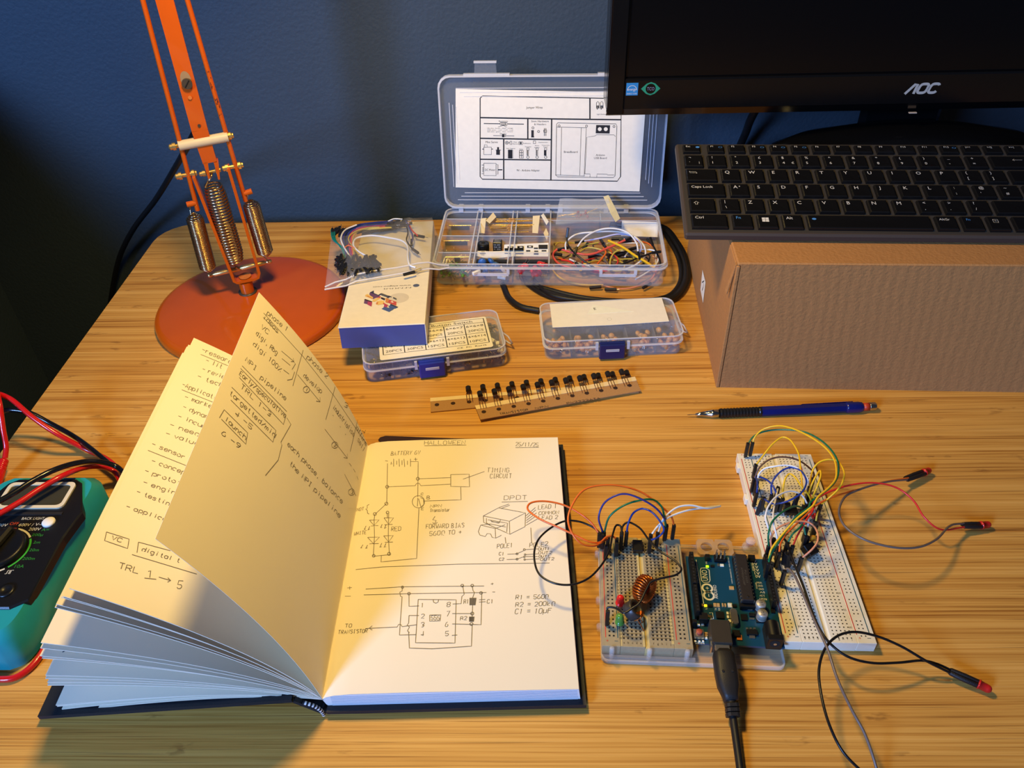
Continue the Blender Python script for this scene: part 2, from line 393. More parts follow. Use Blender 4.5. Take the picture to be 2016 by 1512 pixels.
def spring(a, b, rad, turns, wire, taper=.35, hook_a=None, hook_b=None):
    a = Vector(a); b = Vector(b); t = (b-a); L = t.length; t.normalize(); u = t.orthogonal().normalized(); w = t.cross(u); P = []
    N = int(turns*12)
    for k in range(N+1):
        f = k/N; e = min(1, taper+(1-taper)*min(f, 1-f)*N/36.0); an = 2*math.pi*k/12
        P.append(a + t*(L*f) + (u*math.cos(an)+w*math.sin(an))*rad*e)
    mb = MB(); mb.tube(m_steel, P, wire, 5)
    for h, q in ((hook_a, P[0]), (hook_b, P[-1])):
        if h is not None:
            h = Vector(h); d = (h-q); sd = lN*1.6
            mb.tube(m_steel, spline([q, q+d*.5+sd, h+sd, h+d.normalized()*1.4, h-sd, q+d*.6-sd], 4), wire*.9, 6)
    return mb.build('spring', lamp)
spring(lp(381, 421), lp(411, 533), 7.4, 42, .55, hook_a=lp(373, 404), hook_b=lp(416, 543))
spring(lp(419, 363), lp(463, 513), 8.9, 27, .9, taper=.8, hook_a=lp(416, 345), hook_b=lp(472, 529))
spring(lp(492, 395), lp(524, 503), 7.4, 40, .55, hook_a=lp(487, 380), hook_b=lp(529, 516))
def ext(p, q, k): p = Vector(p); q = Vector(q); return p + (p-q).normalized()*k
r1a, r1b = lp(281, 0), lp(389, 414); r2a, r2b = lp(369, 0), lp(484, 396)
MB().tube(m_or, [ext(r1a, r1b, 250), r1b], 2.1, 10).build('rod', lamp, label='left orange rod')
rr = MB().tube(m_or, [ext(r2a, r2b, 245), r2b], 2.1, 10).build('rod', lamp, label='right orange rod with chipped paint')
ch = MB(); random.seed(3)
m_chip = mat('paint_chip', (96, 40, 20), .6)
for k in range(26):
    f = random.choice((.32, .36, .40, .44, .47, .5)) + random.uniform(-.03, .03); p = r2a.lerp(r2b, f) - lN*1.95 + lX*random.uniform(-1.0, 1.2)
    d = (r2b-r2a).normalized(); L = random.uniform(.5, 2.6); wv = random.uniform(.2, .6)
    ch.add([p-lN*.2, p+d*L*.5+lX*wv-lN*.2, p+d*L-lN*.2, p+d*L*.5-lX*wv-lN*.2], [(0, 1, 2, 3)], m_chip)
ch.build('chipped_paint', rr, kind='stuff')
# main arm: folded channel ending in a notched tip
def chan(wa, pa, pb, wb, m, mb, dep=11, off=-3):
    pa, pb = Vector(pa), Vector(pb); t = (pb-pa).normalized(); sd = t.cross(lN).normalized(); vs = []
    for p, w in ((pa, wa), (pb, wb)):
        for q, d in ((-1, 0), (1, 0), (1, dep), (-1, dep)): vs.append(p + sd*(q*w/2) + lN*(d+off))
    return mb.add(vs, [(0, 1, 5, 4), (1, 2, 6, 5), (2, 3, 7, 6), (3, 0, 4, 7), (3, 2, 1, 0), (4, 5, 6, 7)], m)
ma, mb_ = lp(324, 0), lp(393, 255); mc = lp(413, 318)
arm = MB(); chan(13.2, ext(ma, mb_, 245), mb_, 13.4, m_or, arm); chan(13.4, mb_, mc, 12.0, m_or, arm)
for x0, x1 in ((403, 412), (424, 431)):
    chan(4.0, lp(x0+1, 317), lp(x1, 351), 1.6, m_or, arm)
arm_o = arm.build('main_arm', lamp)
sl = MB(); c = lp(366, 157, 3.3); sl.add([c+lX*(4.2*math.cos(a))+Vector((0, 0, 1))*(7*math.sin(a)) for a in [k*math.pi/10 for k in range(20)]], [tuple(range(20))], mat('slot_tan', (150, 120, 80), .6)); sl.build('slot', arm_o)  # flat tan ellipse marks the slot
c = lp(368, 164, 3.5); sc = MB().cyl(m_grey, c, c-lN*2.2, 4.2, 20); sc.box(m_blk, (-3.4, -.3, -.45), (3.4, .2, .45), Matrix.Translation(c-lN*2.2) @ Matrix.Rotation(lyaw, 4, 'Z') @ Matrix.Rotation(-.9, 4, 'Y')); sc.build('clamp_screw', lamp)
c = lp(392, 247, 3.2); MB().cyl(m_grey, c, c-lN*.7, 1.3, 10).build('rivet', arm_o)
c = lp(374, 192, 3.2); MB().cyl(m_or2, c, c-lN*.9, 1.6, 10).build('rivet', arm_o)
def bolt(a, b, r=3.4, nm='bolt'):
    a = Vector(a); b = Vector(b); t = (b-a).normalized(); L = (b-a).length
    MB().lathe(m_brass, [(r*.5, -3.2), (r*.8, -2.2), (r*.8, 0), (r*1.05, 0), (r*1.05, 2.6), (r*.55, 2.7), (r*.55, L-2.6), (r*1.05, L-2.5), (r*1.05, L), (r*.7, L+.8), (r*.7, L+2)], a, t, 10, smooth=False).build(nm, lamp)
MB().cyl(m_white, lp(352, 287, 1), lp(449, 269, 1), 4.3, 20).build('spacer_tube', lamp)
bolt(lp(340, 289, 1), lp(455, 267, 1), 3.2)
bolt(lp(352, 347), lp(383, 341), 3.2); bolt(lp(444, 331), lp(474, 325), 3.2); bolt(lp(399, 342, -1), lp(430, 335, -1), 2.6)
for a, b in ((lp(368, 403), lp(386, 399)), (lp(481, 381), lp(496, 376))): MB().cyl(m_or, a, b, 2.6, 12).build('spring_pin', lamp)
# the upper parts of the lamp, above the picture: elbow, forearm, shade and bulb holder
el = ext(ma, mb_, 245); sh = Vector(LAMP) + Vector((0, 0, 75))
MB().tube(m_or, [el, sh], 5, 10).build('forearm', lamp)
MB().lathe(m_or, [(3.4*5.5, 0), (19, 0), (24, -30), (72, -84), (73, -84), (25, -29), (20, 1.5), (.1, 1.5), (.1, 0)], sh, (0, 0, 1), 40).build('lamp_shade', lamp)
m_cable = mat('cable_black', (17, 17, 18), .48)
cpts = [lp(398, 235, -10), lp(380, 268, -22), aty(345, 330, 800), aty(305, 395, 850), aty(262, 452, 872), aty(236, 505, 885), aty(223, 560, 890), aty(212, 640, 893), aty(206, 720, 893)]
MB().tube(m_cable, spline(cpts, 8), 3.1, 10).build('power_cord', lamp, label='black power cord hanging down behind the desk')
# ================================================================ open notebook
m_paper = mat('paper', (240, 228, 202), .8, noise=(30, .015))
m_edge = mat('paper_edge', (236, 230, 222), .8, noise=(900, .05))
m_cover = mat('cover_black', (26, 28, 34), .55, bump=(1500, .0001))
m_pencil = mat('pencil_line', (112, 102, 84), .7)
m_ink = mat('ink_line', (40, 48, 70), .6)
NB_B = Vector((-123.3, 247.4, 0)); NB_s = Vector((-5.8, 209.1, 0)).normalized(); NB_a = Vector((-NB_s.y, NB_s.x, 0)); NL = 211.6
class Ruled:
    """page swept along the spine; prof = [(distance left of the spine, height)]"""
    def __init__(s, prof): s.p = prof
    def pt(s, k, v): a, z = s.p[k]; return NB_B + NB_a*a + NB_s*v + Vector((0, 0, z))
    def grid(s, v0=0, v1=NL, n=2): return [[s.pt(k, v0+(v1-v0)*j/(n-1)) for j in range(n)] for k in range(len(s.p))]
    def hit(s, px, py, side=1, off=.12):
        v = ray(px, py); best = None
        for k in range(len(s.p)-1):
            P0 = s.pt(k, 0); P1 = s.pt(k+1, 0); nn = (P1-P0).cross(NB_s).normalized(); den = v.dot(nn)
            if abs(den) < 1e-9: continue
            t = (P0-CO).dot(nn)/den; P = CO+v*t; d = P1-P0; q = (P-P0-NB_s*(P-P0).dot(NB_s)).dot(d)/d.length_squared
            e = 1e-4
            if -e <= q <= 1+e or (k == 0 and -.6 < q < 0) or (k == len(s.p)-2 and 1 < q < 1.5):
                if best is None or t < best[0]: best = (t, P, nn if den < 0 else -nn)
        if best is None: return None
        return best[1]+best[2]*off, best[2]
def bez(p0, p1, p2, n=14): return [((1-t)**2*p0[0]+2*t*(1-t)*p1[0]+t*t*p2[0], (1-t)**2*p0[1]+2*t*(1-t)*p1[1]+t*t*p2[1]) for t in [k/n for k in range(n+1)]]
nb = thing('notebook', 'open hardback notebook with black cover, pencil circuit sketches and one leaf standing up', 'notebook', (-123, 350, 0))
# covers and spine
def slab(prof, th, v0, v1, m):
    """board following prof with thickness th below it"""
    r = Ruled(prof); g = r.grid(v0, v1)
    return MB().sheet(m, [[q for q in row] for row in g], thick=-th, smooth=False)
slab([(165, 4.0), (90, 9.5), (16, 15)], 3, -3, NL+3, m_cover).build('front_cover', nb)
slab([(16, 14.8), (9.5, 9), (2.5, 2.6), (-2, 2.6)], 2.2, -3, NL+3, m_cover).build('spine', nb)
slab([(-2, 3), (-152, 3)], 2.8, -4, NL+3, m_cover).build('back_cover', nb)
RP = [(0, 12.5), (-2.5, 14.4), (-7, 16.0), (-16, 17.0), (-45, 17.4), (-90, 17.0), (-130, 16.6), (-147.6, 16.3)]
rp = Ruled(RP)
blk = MB(); n = len(RP); vs = []
for v in (0, NL):
    vs += [NB_B+NB_a*a+NB_s*v+Vector((0, 0, z-.3)) for a, z in RP] + [NB_B+NB_a*a+NB_s*v+Vector((0, 0, z)) for a, z in ((-148.5, 8), (-149, 3.1), (-4, 3.1), (-1.5, 7))]
k = n+4
blk.add(vs, [tuple(range(k)), tuple(range(2*k-1, k-1, -1))] + [(j, (j+1) % k, (j+1) % k+k, j+k) for j in range(k)], m_edge)
blk.build('page_block', nb)
FNB = Matrix.Translation(NB_B) @ Matrix.Rotation(math.atan2(-NB_a.y, -NB_a.x), 4, 'Z')
le = MB()
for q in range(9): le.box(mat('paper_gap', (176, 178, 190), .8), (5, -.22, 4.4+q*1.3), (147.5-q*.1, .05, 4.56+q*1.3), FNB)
le.build('leaf_edges', nb, kind='stuff')
MB().sheet(m_paper, rp.grid(), smooth=True).build('page', nb, label='right-hand page with pencil circuit diagrams')
# leaves fanned on the left, lowest first (free-edge distance, height)
fan = [(150, 6.5), (152, 8.5), (154, 11), (153.5, 13.5), (150.5, 34), (149.9, 36.2), (148.6, 41.5), (147.8, 43.9), (143.6, 60), (143, 63.4), (140.4, 70), (138.7, 74.2), (119, 105.5), (117.8, 107.5), (113.5, 112.5), (111.7, 114.3), (106.5, 119.8)]
leaves = []
for i, (a, z) in enumerate(fan):
    f = i/(len(fan)-1); mid = (a/2, (z+13)/2); nx, nz = -(z-13), a; d = math.hypot(nx, nz); bul = 9+6*f
    c1 = (mid[0]*.75+nx/d*bul*1.2, max(mid[1]*.8+nz/d*bul*1.2, 27-4*(1-f)))
    if z < 20: c1 = (44, 21+z*.45)
    R = Ruled(bez((0.0-.9*(1-f), 12.2+f*1.2), c1, (a, z))); leaves.append(R)
    MB().sheet(m_paper, R.grid(.4*(i % 3), NL-.3*(i % 2)), thick=-.55).build('leaf', nb, label='uppermost of the fanned leaves, with a pencil list' if i == len(fan)-1 else None)
RL = Ruled(bez((0, 13.8), (11, 82), (53.2, 155.3), 18))
raised = MB().sheet(m_paper, RL.grid(), thick=-.2).build('leaf', nb, label='leaf standing up from the gutter with pencil notes on its left face')
# headband stitched black and white at the foot of the spine
hb = MB(); hp = spline([Vector((-134, 245.2, 13.2)), Vector((-128, 244.6, 10.5)), Vector((-124.5, 244.2, 6)), Vector((-123.4, 244, 1.5))], 6)
for k in range(len(hp)-1):
    hb.tube(m_edge if k % 2 else m_cover, [hp[k], hp[k+1]], 1.15, 8)
hb.build('headband', nb)
# -------- handwriting
def hand(mb, surf, m, pl, w=.42):
    """pl: photograph polyline traced on the surface"""
    P = []; N = []
    for k in range(len(pl)-1):
        a, b = pl[k], pl[k+1]; n = max(1, int(math.hypot(b[0]-a[0], b[1]-a[1])/9))
        for j in range(n+(k == len(pl)-2)):
            t = j/n; h = surf.hit(a[0]+(b[0]-a[0])*t, a[1]+(b[1]-a[1])*t)
            if h: P.append(h[0]); N.append(h[1])
    if len(P) > 1: mb.ribbon(m, P, w, N)
def write(mb, surf, m, t, p0, p1, up, zf, w=.36):
    st, W = strokes(t); bx, by = (p1[0]-p0[0])/W, (p1[1]-p0[1])/W; ux, uy = up[0]/6, up[1]/6
    for pl in st:
        jx, jy = random.uniform(-.35, .35), random.uniform(-.35, .35)
        hand(mb, surf, m, [zf(p0[0]+(x+jx)*bx+(y+jy)*ux, p0[1]+(x+jx)*by+(y+jy)*uy) for x, y in pl], w)
def Z(x0, y0, s): return lambda x, y: (x0+x/s, y0+y/s)
z3 = Z(640, 850, 2.652); z2 = Z(80, 580, 2.7); z4 = Z(80, 1100, 3.2516)
pg = MB(); random.seed(11)
U3 = (2, -22)
for t, a, b, u in [('HALLOWEEN', (518, 68), (732, 66), (2, -20)), ('25/11/25', (995, 76), (1112, 78), (2, -20)), ('BATTERY 6V', (343, 124), (495, 118), (4, -20)),
    ('TIMING', (846, 212), (960, 212), U3), ('CIRCUIT', (860, 243), (972, 242), U3), ('DPDT', (935, 357), (1050, 354), (2, -22)), ('B', (532, 352), (548, 352), (2, -18)), ('C', (500, 330), (512, 330), (2, -10)), ('E', (502, 410), (514, 410), (2, -14)),
    ('NPN', (548, 396), (608, 394), (2, -14)), ('Transistor', (548, 420), (650, 416), (2, -16)), ('FORWARD BIAS', (526, 506), (724, 500), U3), ('560\u03a9 TO +', (545, 543), (712, 534), U3),
    ('RED', (345, 518), (394, 518), (2, -22)), ('WHITE', (150, 542), (213, 534), (4, -18)), ('NOT', (165, 416), (200, 410), (3, -16)),
    ('LEAD 1', (1112, 406), (1208, 400), U3), ('COMMON', (1114, 434), (1218, 428), (2, -16)), ('LEAD 2', (1114, 460), (1214, 456), (2, -20)),
    ('POLE1', (898, 610), (978, 604), (2, -22)), ('POLE2', (1066, 604), (1162, 596), (2, -22)), ('OUT1', (1112, 620), (1170, 618), (2, -14)), ('OUT2', (1114, 640), (1182, 638), (2, -14)), ('OUT1', (1114, 656), (1172, 654), (2, -10)), ('OUT2', (1124, 674), (1194, 670), (2, -14)),
    ('C1', (908, 646), (932, 646), (2, -16)), ('C2', (908, 674), (932, 672), (2, -14)), ('1', (500, 918), (512, 918), (2, -22)), ('2', (500, 974), (516, 974), (2, -22)), ('3', (500, 1022), (516, 1020), (2, -24)), ('4', (500, 1068), (516, 1066), (2, -24)),
    ('8', (634, 914), (652, 912), (2, -22)), ('7', (634, 966), (650, 962), (2, -26)), ('6', (628, 1018), (642, 1016), (2, -24)), ('5', (626, 1066), (642, 1064), (2, -24)), ('555', (552, 984), (598, 982), (2, -22)),
    ('R1', (724, 898), (748, 896), (2, -22)), ('R2', (706, 984), (738, 982), (2, -18)), ('C1', (846, 898), (876, 896), (2, -20)), ('TO', (104, 1022), (138, 1020), (3, -18)), ('TRANSISTOR', (68, 1056), (220, 1048), (3, -18)),
    ('R1 = 560\u03a9', (994, 876), (1164, 872), (3, -22)), ('R2 = 200k\u03a9', (994, 914), (1198, 908), (3, -22)), ('C1 = 10\u00b5F', (990, 952), (1178, 946), (5, -26)), ('+', (866, 804), (880, 802), (0, -16)), ('-', (872, 842), (886, 842), (0, -10)), ('+', (116, 830), (140, 828), (0, -26)), ('-', (102, 868), (132, 868), (0, -16))]:
    write(pg, rp, m_pencil, t, a, b, u, z3)
def C3(cx, cy, r, n=10): return [(cx+r*math.cos(2*math.pi*k/n), cy+r*math.sin(2*math.pi*k/n)) for k in range(n+1)]
for pl in [[(518, 74), (738, 70)], [(994, 84), (1116, 82)], [(326, 166), (322, 376)], [(348, 168), (352, 168)], [(346, 158), (344, 172)], [(358, 142), (358, 182)], [(374, 152), (374, 172)], [(386, 142), (388, 182)], [(402, 150), (402, 174)], [(412, 142), (416, 184)], [(430, 152), (430, 172)], [(446, 142), (446, 182)],
    [(446, 156), (486, 156), (484, 340)], [(314, 152), (328, 154)], [(464, 144), (482, 144)], [(472, 136), (474, 152)], [(486, 246), (654, 240)], [(324, 288), (470, 282), (478, 270), (492, 270), (500, 282), (656, 274)], [(656, 224), (752, 222), (754, 288), (656, 286), (656, 224)], [(720, 248), (832, 208)], [(708, 290), (710, 356), (512, 362)],
    [(498, 344), (514, 352), (516, 380), (500, 392), (488, 350)], [(484, 345), (482, 390)], [(320, 376), (258, 434)], [(324, 424), (326, 450)], [(230, 380), (220, 385), (220, 400), (212, 404), (220, 410), (222, 426), (230, 430)],
    [(260, 432), (256, 460), (258, 545), (252, 648)], [(332, 424), (330, 545), (336, 640)], [(232, 462), (282, 460), (256, 490), (232, 462)], [(308, 450), (358, 450), (332, 484), (308, 450)], [(240, 492), (278, 490)], [(310, 486), (352, 484)], [(222, 552), (284, 550), (252, 584), (222, 552)], [(306, 544), (356, 542), (332, 576), (306, 544)], [(232, 586), (280, 584)], [(312, 578), (354, 576)],
    [(214, 492), (204, 512), (212, 508)], [(234, 494), (224, 514), (234, 508)], [(298, 484), (290, 502), (298, 500)], [(318, 486), (310, 506), (320, 500)], [(198, 590), (186, 608), (194, 606)], [(222, 592), (212, 610), (222, 606)], [(296, 582), (286, 604), (296, 600)], [(318, 584), (308, 604), (318, 600)],
    [(254, 650), (340, 642)], [(294, 648), (292, 680), (478, 662), (490, 400)], [(160, 720), (300, 706), (700, 692), (1172, 686)], [(574, 442), (562, 460), (580, 464), (572, 480)], [(562, 474), (572, 484), (586, 474)],
    [(922, 368), (1058, 364)], [(826, 440), (962, 468), (964, 536), (828, 474), (826, 440)], [(826, 440), (905, 398), (1046, 424), (962, 468)], [(1046, 424), (1044, 496), (964, 536)], [(842, 452), (842, 476), (862, 488)], [(850, 460), (952, 478), (948, 524)], [(800, 522), (812, 488), (888, 506), (890, 556), (872, 552), (864, 534), (846, 532), (836, 548), (808, 540), (800, 522)], [(812, 488), (862, 482), (944, 498)], [(888, 506), (940, 486)], [(890, 556), (912, 546), (920, 540)],
    [(864, 466), (906, 478), (916, 462)], [(868, 470), (912, 476)], [(908, 396), (960, 378)], [(918, 402), (964, 384)], [(1048, 440), (1098, 396)], [(1050, 452), (1100, 408)], [(1050, 464), (1104, 424)], [(1050, 476), (1104, 438)], [(1048, 490), (1108, 456)], [(940, 552), (944, 584)], [(1074, 502), (1078, 582)], [(952, 640), (1000, 638), (1036, 622)], [(1044, 616), (1110, 612)], [(1046, 642), (1110, 638)], [(948, 668), (1000, 666), (1034, 654)], [(1044, 652), (1110, 652)], [(1046, 668), (1120, 664)],
    [(212, 822), (400, 810), (830, 806)], [(202, 852), (440, 846), (842, 840)], [(404, 812), (402, 832), (390, 838), (394, 860), (402, 862), (388, 1062), (476, 1060)], [(438, 848), (438, 912), (490, 910)], [(486, 876), (684, 878), (678, 1104), (472, 1102), (486, 876)], [(564, 878), (566, 890), (578, 896), (590, 890), (592, 878)],
    [(438, 960), (490, 960)], [(438, 960), (436, 1000)], [(210, 1028), (376, 1020), (384, 1006), (396, 1008), (402, 1018), (480, 1008)], [(246, 1014), (230, 1026), (246, 1036)], [(436, 1046), (440, 1130), (560, 1134), (764, 1120), (768, 1010)], [(436, 1000), (428, 1010), (440, 1020), (430, 1040), (440, 1050)],
    [(666, 900), (710, 898), (714, 860), (726, 850), (718, 804)], [(768, 806), (772, 830), (780, 840), (770, 868)], [(664, 950), (768, 950)], [(664, 1004), (814, 1008), (818, 842)], [(770, 905), (768, 965)], [(662, 1064), (690, 1062)], [(804, 878), (836, 876)], [(804, 890), (838, 888)], [(546, 958), (604, 956), (600, 988), (546, 990), (546, 958)]]:
    hand(pg, rp, m_pencil, [z3(*q) for q in pl])
for cx, cy, r in ((484, 246, 8), (324, 288, 8), (320, 376, 8), (260, 430, 8), (326, 422, 7), (254, 648, 7), (334, 638, 8), (768, 950, 8), (764, 1004, 8), (768, 804, 7), (716, 804, 7), (438, 846, 7), (404, 812, 6), (814, 842, 7), (1002, 638, 5), (1002, 666, 5), (1040, 616, 5), (1044, 642, 4), (1040, 654, 4), (1042, 668, 4)):
    hand(pg, rp, m_pencil, [z3(*q) for q in C3(cx, cy, r)], .5)
hand(pg, rp, m_pencil, [z3(*q) for q in C3(487, 366, 32, 18)])
for (x0, y0, x1, y1) in ((756, 868, 788, 906), (754, 966, 778, 992)):
    for q in range(11): t = q/10; hand(pg, rp, m_pencil, [z3(x0+(x1-x0)*t, y0), z3(x0+(x1-x0)*max(0, t-.15), y1)], .5)
pg.build('handwriting', nb, label='pencil circuit diagrams and lettering', kind='stuff')
ll = MB(); L1 = leaves[-1]; U1 = (9, -20)
for t, a, b in [('-research', (855, 300), (1030, 378)), ('- lit', (876, 358), (960, 395)), ('- reviews', (858, 404), (1010, 462)), ('- tech', (830, 442), (965, 494)), ('-Application', (750, 486), (965, 574)),
    ('- market', (762, 552), (930, 612)), ('- dynamic', (755, 606), (925, 678)), ('- incumb', (728, 654), (895, 722)), ('- needs', (686, 700), (865, 764)), ('- value', (662, 746), (835, 804)), ('- sensor c', (590, 802), (805, 892)),
    ('- concept', (586, 892), (790, 965)), ('- prototy', (550, 945), (765, 1020)), ('- engine', (542, 1006), (740, 1072)), ('- testing', (506, 1056), (705, 1132)), ('- applicat', (452, 1134), (690, 1216)), ('VC', (375, 1300), (430, 1318)), ('digital t', (536, 1362), (735, 1425))]:
    write(ll, L1, m_pencil, t, a, b, U1, z2, .42)
write(ll, L1, m_pencil, 'TRL', (495, 62), (622, 96), (12, -36), z4, .45); write(ll, L1, m_pencil, '1', (668, 118), (730, 128), (6, -44), z4, .45); write(ll, L1, m_pencil, '5', (872, 188), (900, 190), (14, -50), z4, .45)
for pl in [[(850, 318), (1028, 392)], [(750, 506), (940, 582)], [(570, 828), (790, 916)], [(350, 1262), (340, 1308), (462, 1350), (470, 1300), (350, 1262)], [(520, 1316), (512, 1372)], [(520, 1316), (690, 1362)], [(485, 1382), (830, 1486)]]: hand(ll, L1, m_pencil, [z2(*q) for q in pl])
for pl in [[(664, 124), (740, 132)], [(756, 118), (832, 140)], [(814, 122), (832, 140), (812, 150)]]: hand(ll, L1, m_pencil, [z4(*q) for q in pl], .45)
ll.build('handwriting', nb, label='pencil list on the fanned leaf', kind='stuff')
rl = MB(); UR = (10, -20)
for t, a, b in [('phase 1', (1200, 104), (1308, 196)), ('ideas', (1182, 124), (1258, 206)), ('VC', (1168, 176), (1208, 212)), ('digi, Rbg', (1142, 212), (1252, 320)), ('digi 100%', (1128, 268), (1272, 412)), ('phase 2', (1414, 338), (1520, 446)), ('develop', (1394, 436), (1490, 526)), ('3', (1608, 590), (1626, 604)),
    ('industrialise', (1552, 604), (1662, 754)), ('4', (1706, 728), (1722, 742)), ('affirm', (1676, 716), (1726, 806)), ('sell', (1682, 776), (1716, 838)), ('NPI', (1088, 352), (1140, 404)), ('pipeline', (1166, 446), (1300, 562)), ('Early/speculative', (1056, 426), (1298, 656)),
    ('TRL 1-3', (1062, 494), (1218, 650)), ('targetted/mid', (1002, 528), (1242, 760)), ('4 -5', (1030, 636), (1118, 718)), ('launch', (978, 666), (1086, 772)), ('6 -9', (960, 744), (1054, 818)), ('each phase, balance', (1310, 800), (1600, 1112)), ('the NPI pipeline', (1320, 902), (1588, 1186))]:
    write(rl, RL, m_pencil, t, a, b, UR, z2, .42)
for pl in [[(1185, 98), (1395, 330), (1560, 540), (1728, 790)], [(1182, 120), (1262, 206)], [(1280, 300), (1346, 356)], [(1330, 356), (1346, 356), (1342, 338)], [(1282, 340), (1326, 376)], [(1290, 400), (1320, 422)], [(1338, 350), (1354, 368), (1336, 398), (1350, 410), (1336, 450), (1310, 455)], [(1395, 295), (1340, 485)],
    [(1365, 425), (1485, 570)], [(1484, 546), (1485, 570), (1464, 566)], [(1565, 490), (1515, 665)], [(1510, 715), (1630, 870)], [(1630, 846), (1630, 870), (1610, 866)], [(1685, 665), (1645, 835)], [(1640, 896), (1652, 912)], [(1662, 926), (1672, 944)], [(1680, 966), (1688, 984)], [(1615, 955), (1676, 1070)], [(1070, 378), (1308, 622)], [(1055, 440), (1290, 690), (1304, 640), (1062, 392)],
    [(1015, 492), (1250, 722), (1234, 784), (1010, 560)], [(950, 655), (975, 612), (1100, 735), (1090, 795), (960, 662)], [(1308, 655), (1330, 690), (1276, 785), (1282, 800), (1262, 880), (1194, 962)], [(1552, 640), (1556, 646)], [(1590, 700), (1594, 706)], [(1618, 740), (1622, 746)]]:
    hand(rl, RL, m_pencil, [z2(*q) for q in pl], .4)
for cx, cy, t in ((1412, 505, '1'), (1563, 800, '2'), (1652, 1050, '3')):
    hand(rl, RL, m_pencil, [z2(*q) for q in C3(cx, cy, 17, 12)]); write(rl, RL, m_pencil, t, (cx-5, cy+6), (cx+5, cy+10), (7, -14), z2)
rl.build('handwriting', raised, kind='stuff')
il = MB(); Lw = leaves[11]
for pl in [[(165, 570), (175, 568)], [(215, 568), (225, 572)], [(140, 598), (160, 588), (260, 592), (420, 602)], [(500, 602), (515, 608), (530, 604)]]: hand(il, leaves[9], m_ink, [z4(*q) for q in pl], .6)
for pl in [[(806, 776), (802, 806), (816, 804)], [(826, 776), (824, 792)]]: hand(il, leaves[3], m_ink, [z4(*q) for q in pl], .6)
il.build('handwriting', nb, label='blue ink marks on the lower leaves', kind='stuff')
# ================================================================ clear boxes, contents
def clear(name, col, a, r=.22):
    m = mat(name, col, r, alpha=a, noise=(40, .03)); return m
m_clear = clear('frosted_clear', (222, 224, 228), .11)
m_rim = clear('frosted_rim', (236, 236, 238), .50)
m_lidc = clear('frosted_lid', (206, 214, 226), .08)
m_lil = clear('frosted_lilac', (206, 206, 236), .13)
m_lilr = clear('frosted_lilac_rim', (222, 222, 244), .62)
m_lead = mat('tinned_lead', (214, 206, 190), .25, metal=1)
m_gold = mat('gold_lead', (226, 190, 110), .25, metal=1)
m_redg = mat('led_red', (226, 40, 36), .12, alpha=.92, emit=((200, 20, 10), .03))
m_redd = mat('led_red_dull', (200, 34, 28), .3)
m_grn = mat('led_green', (96, 150, 60), .15, alpha=.9)
m_tan = mat('tan_ceramic', (196, 140, 72), .4)
m_blue = mat('blue_disc', (52, 98, 160), .35)
m_card = mat('white_card', (240, 232, 212), .7)
m_ink2 = mat('print_black', (30, 28, 30), .6)
m_tape = mat('masking_tape', (232, 206, 152), .7)
m_kraft = mat('kraft_strip', (172, 128, 78), .85, noise=(800, .12))
def wall_ring(mb, m, pts, z0, z1, th, fr):
    """hollow wall following the closed outline pts"""
    n = len(pts); cx = sum(p[0] for p in pts)/n; cy = sum(p[1] for p in pts)/n
    x0 = min(p[0] for p in pts); x1 = max(p[0] for p in pts); y0 = min(p[1] for p in pts); y1 = max(p[1] for p in pts)
    inn = [(cx+(x-cx)*(1-2*th/(x1-x0)), cy+(y-cy)*(1-2*th/(y1-y0))) for x, y in pts]
    vs = [fr @ Vector((x, y, z)) for L, z in ((pts, z0), (pts, z1), (inn, z1), (inn, z0)) for x, y in L]
    return mb.add(vs, [(k*n+j, k*n+(j+1) % n, ((k+1) % 4)*n+(j+1) % n, ((k+1) % 4)*n+j) for k in range(4) for j in range(n)], m, False)
def led(name_loc, d, m, label, group=None, size=5.0, parent=None, leads=14, bend=0):
    """through-hole LED: dome with flange and two leads; d points from the leads to the dome tip"""
    p = Vector(name_loc); d = Vector(d).normalized(); u = d.orthogonal().normalized(); r = size/2
    t = thing('led', label, 'LED', p, group)
    MB().lathe(m, [(r*1.16, 0), (r*1.16, .9), (r, .95), (r, r*2.0), (r*.92, r*2.4), (r*.7, r*2.75), (r*.38, r*2.95), (.05, r*3)], p, d, 14).build('lens', t)
    for s in (-1, 1):
        q = p+u*1.27*s; MB().tube(m_lead, [q, q-d*leads*.4, q-d*leads+u*bend*s], .28, 5).build('lead', t)
    return t
def dup(root, loc, rot=None, label=None):
    r = root.copy(); COL.objects.link(r); r.location = Vector(loc)*.001
    if rot is not None: r.rotation_euler = rot
    if label: r['label'] = label
    for ch in root.children:
        c = ch.copy(); COL.objects.link(c); c.parent = r
        for g in ch.children: e = g.copy(); COL.objects.link(e); e.parent = c
    return r
m_plug = mat('plug_black', (22, 21, 22), .4)
WIRE = {'white': (232, 228, 220), 'orange': (226, 104, 34), 'peach': (214, 134, 88), 'yellow': (236, 184, 30), 'green': (16, 104, 66), 'teal': (10, 128, 120), 'blue': (30, 56, 132), 'violet': (54, 54, 122), 'brown': (98, 66, 50), 'black': (22, 20, 20), 'red': (216, 46, 40), 'grey': (110, 96, 88), 'lilac': (186, 184, 214), 'salmon': (226, 86, 66), 'khaki': (196, 170, 66)}
def wm(c): return mat('wire_'+c, WIRE[c], .32)
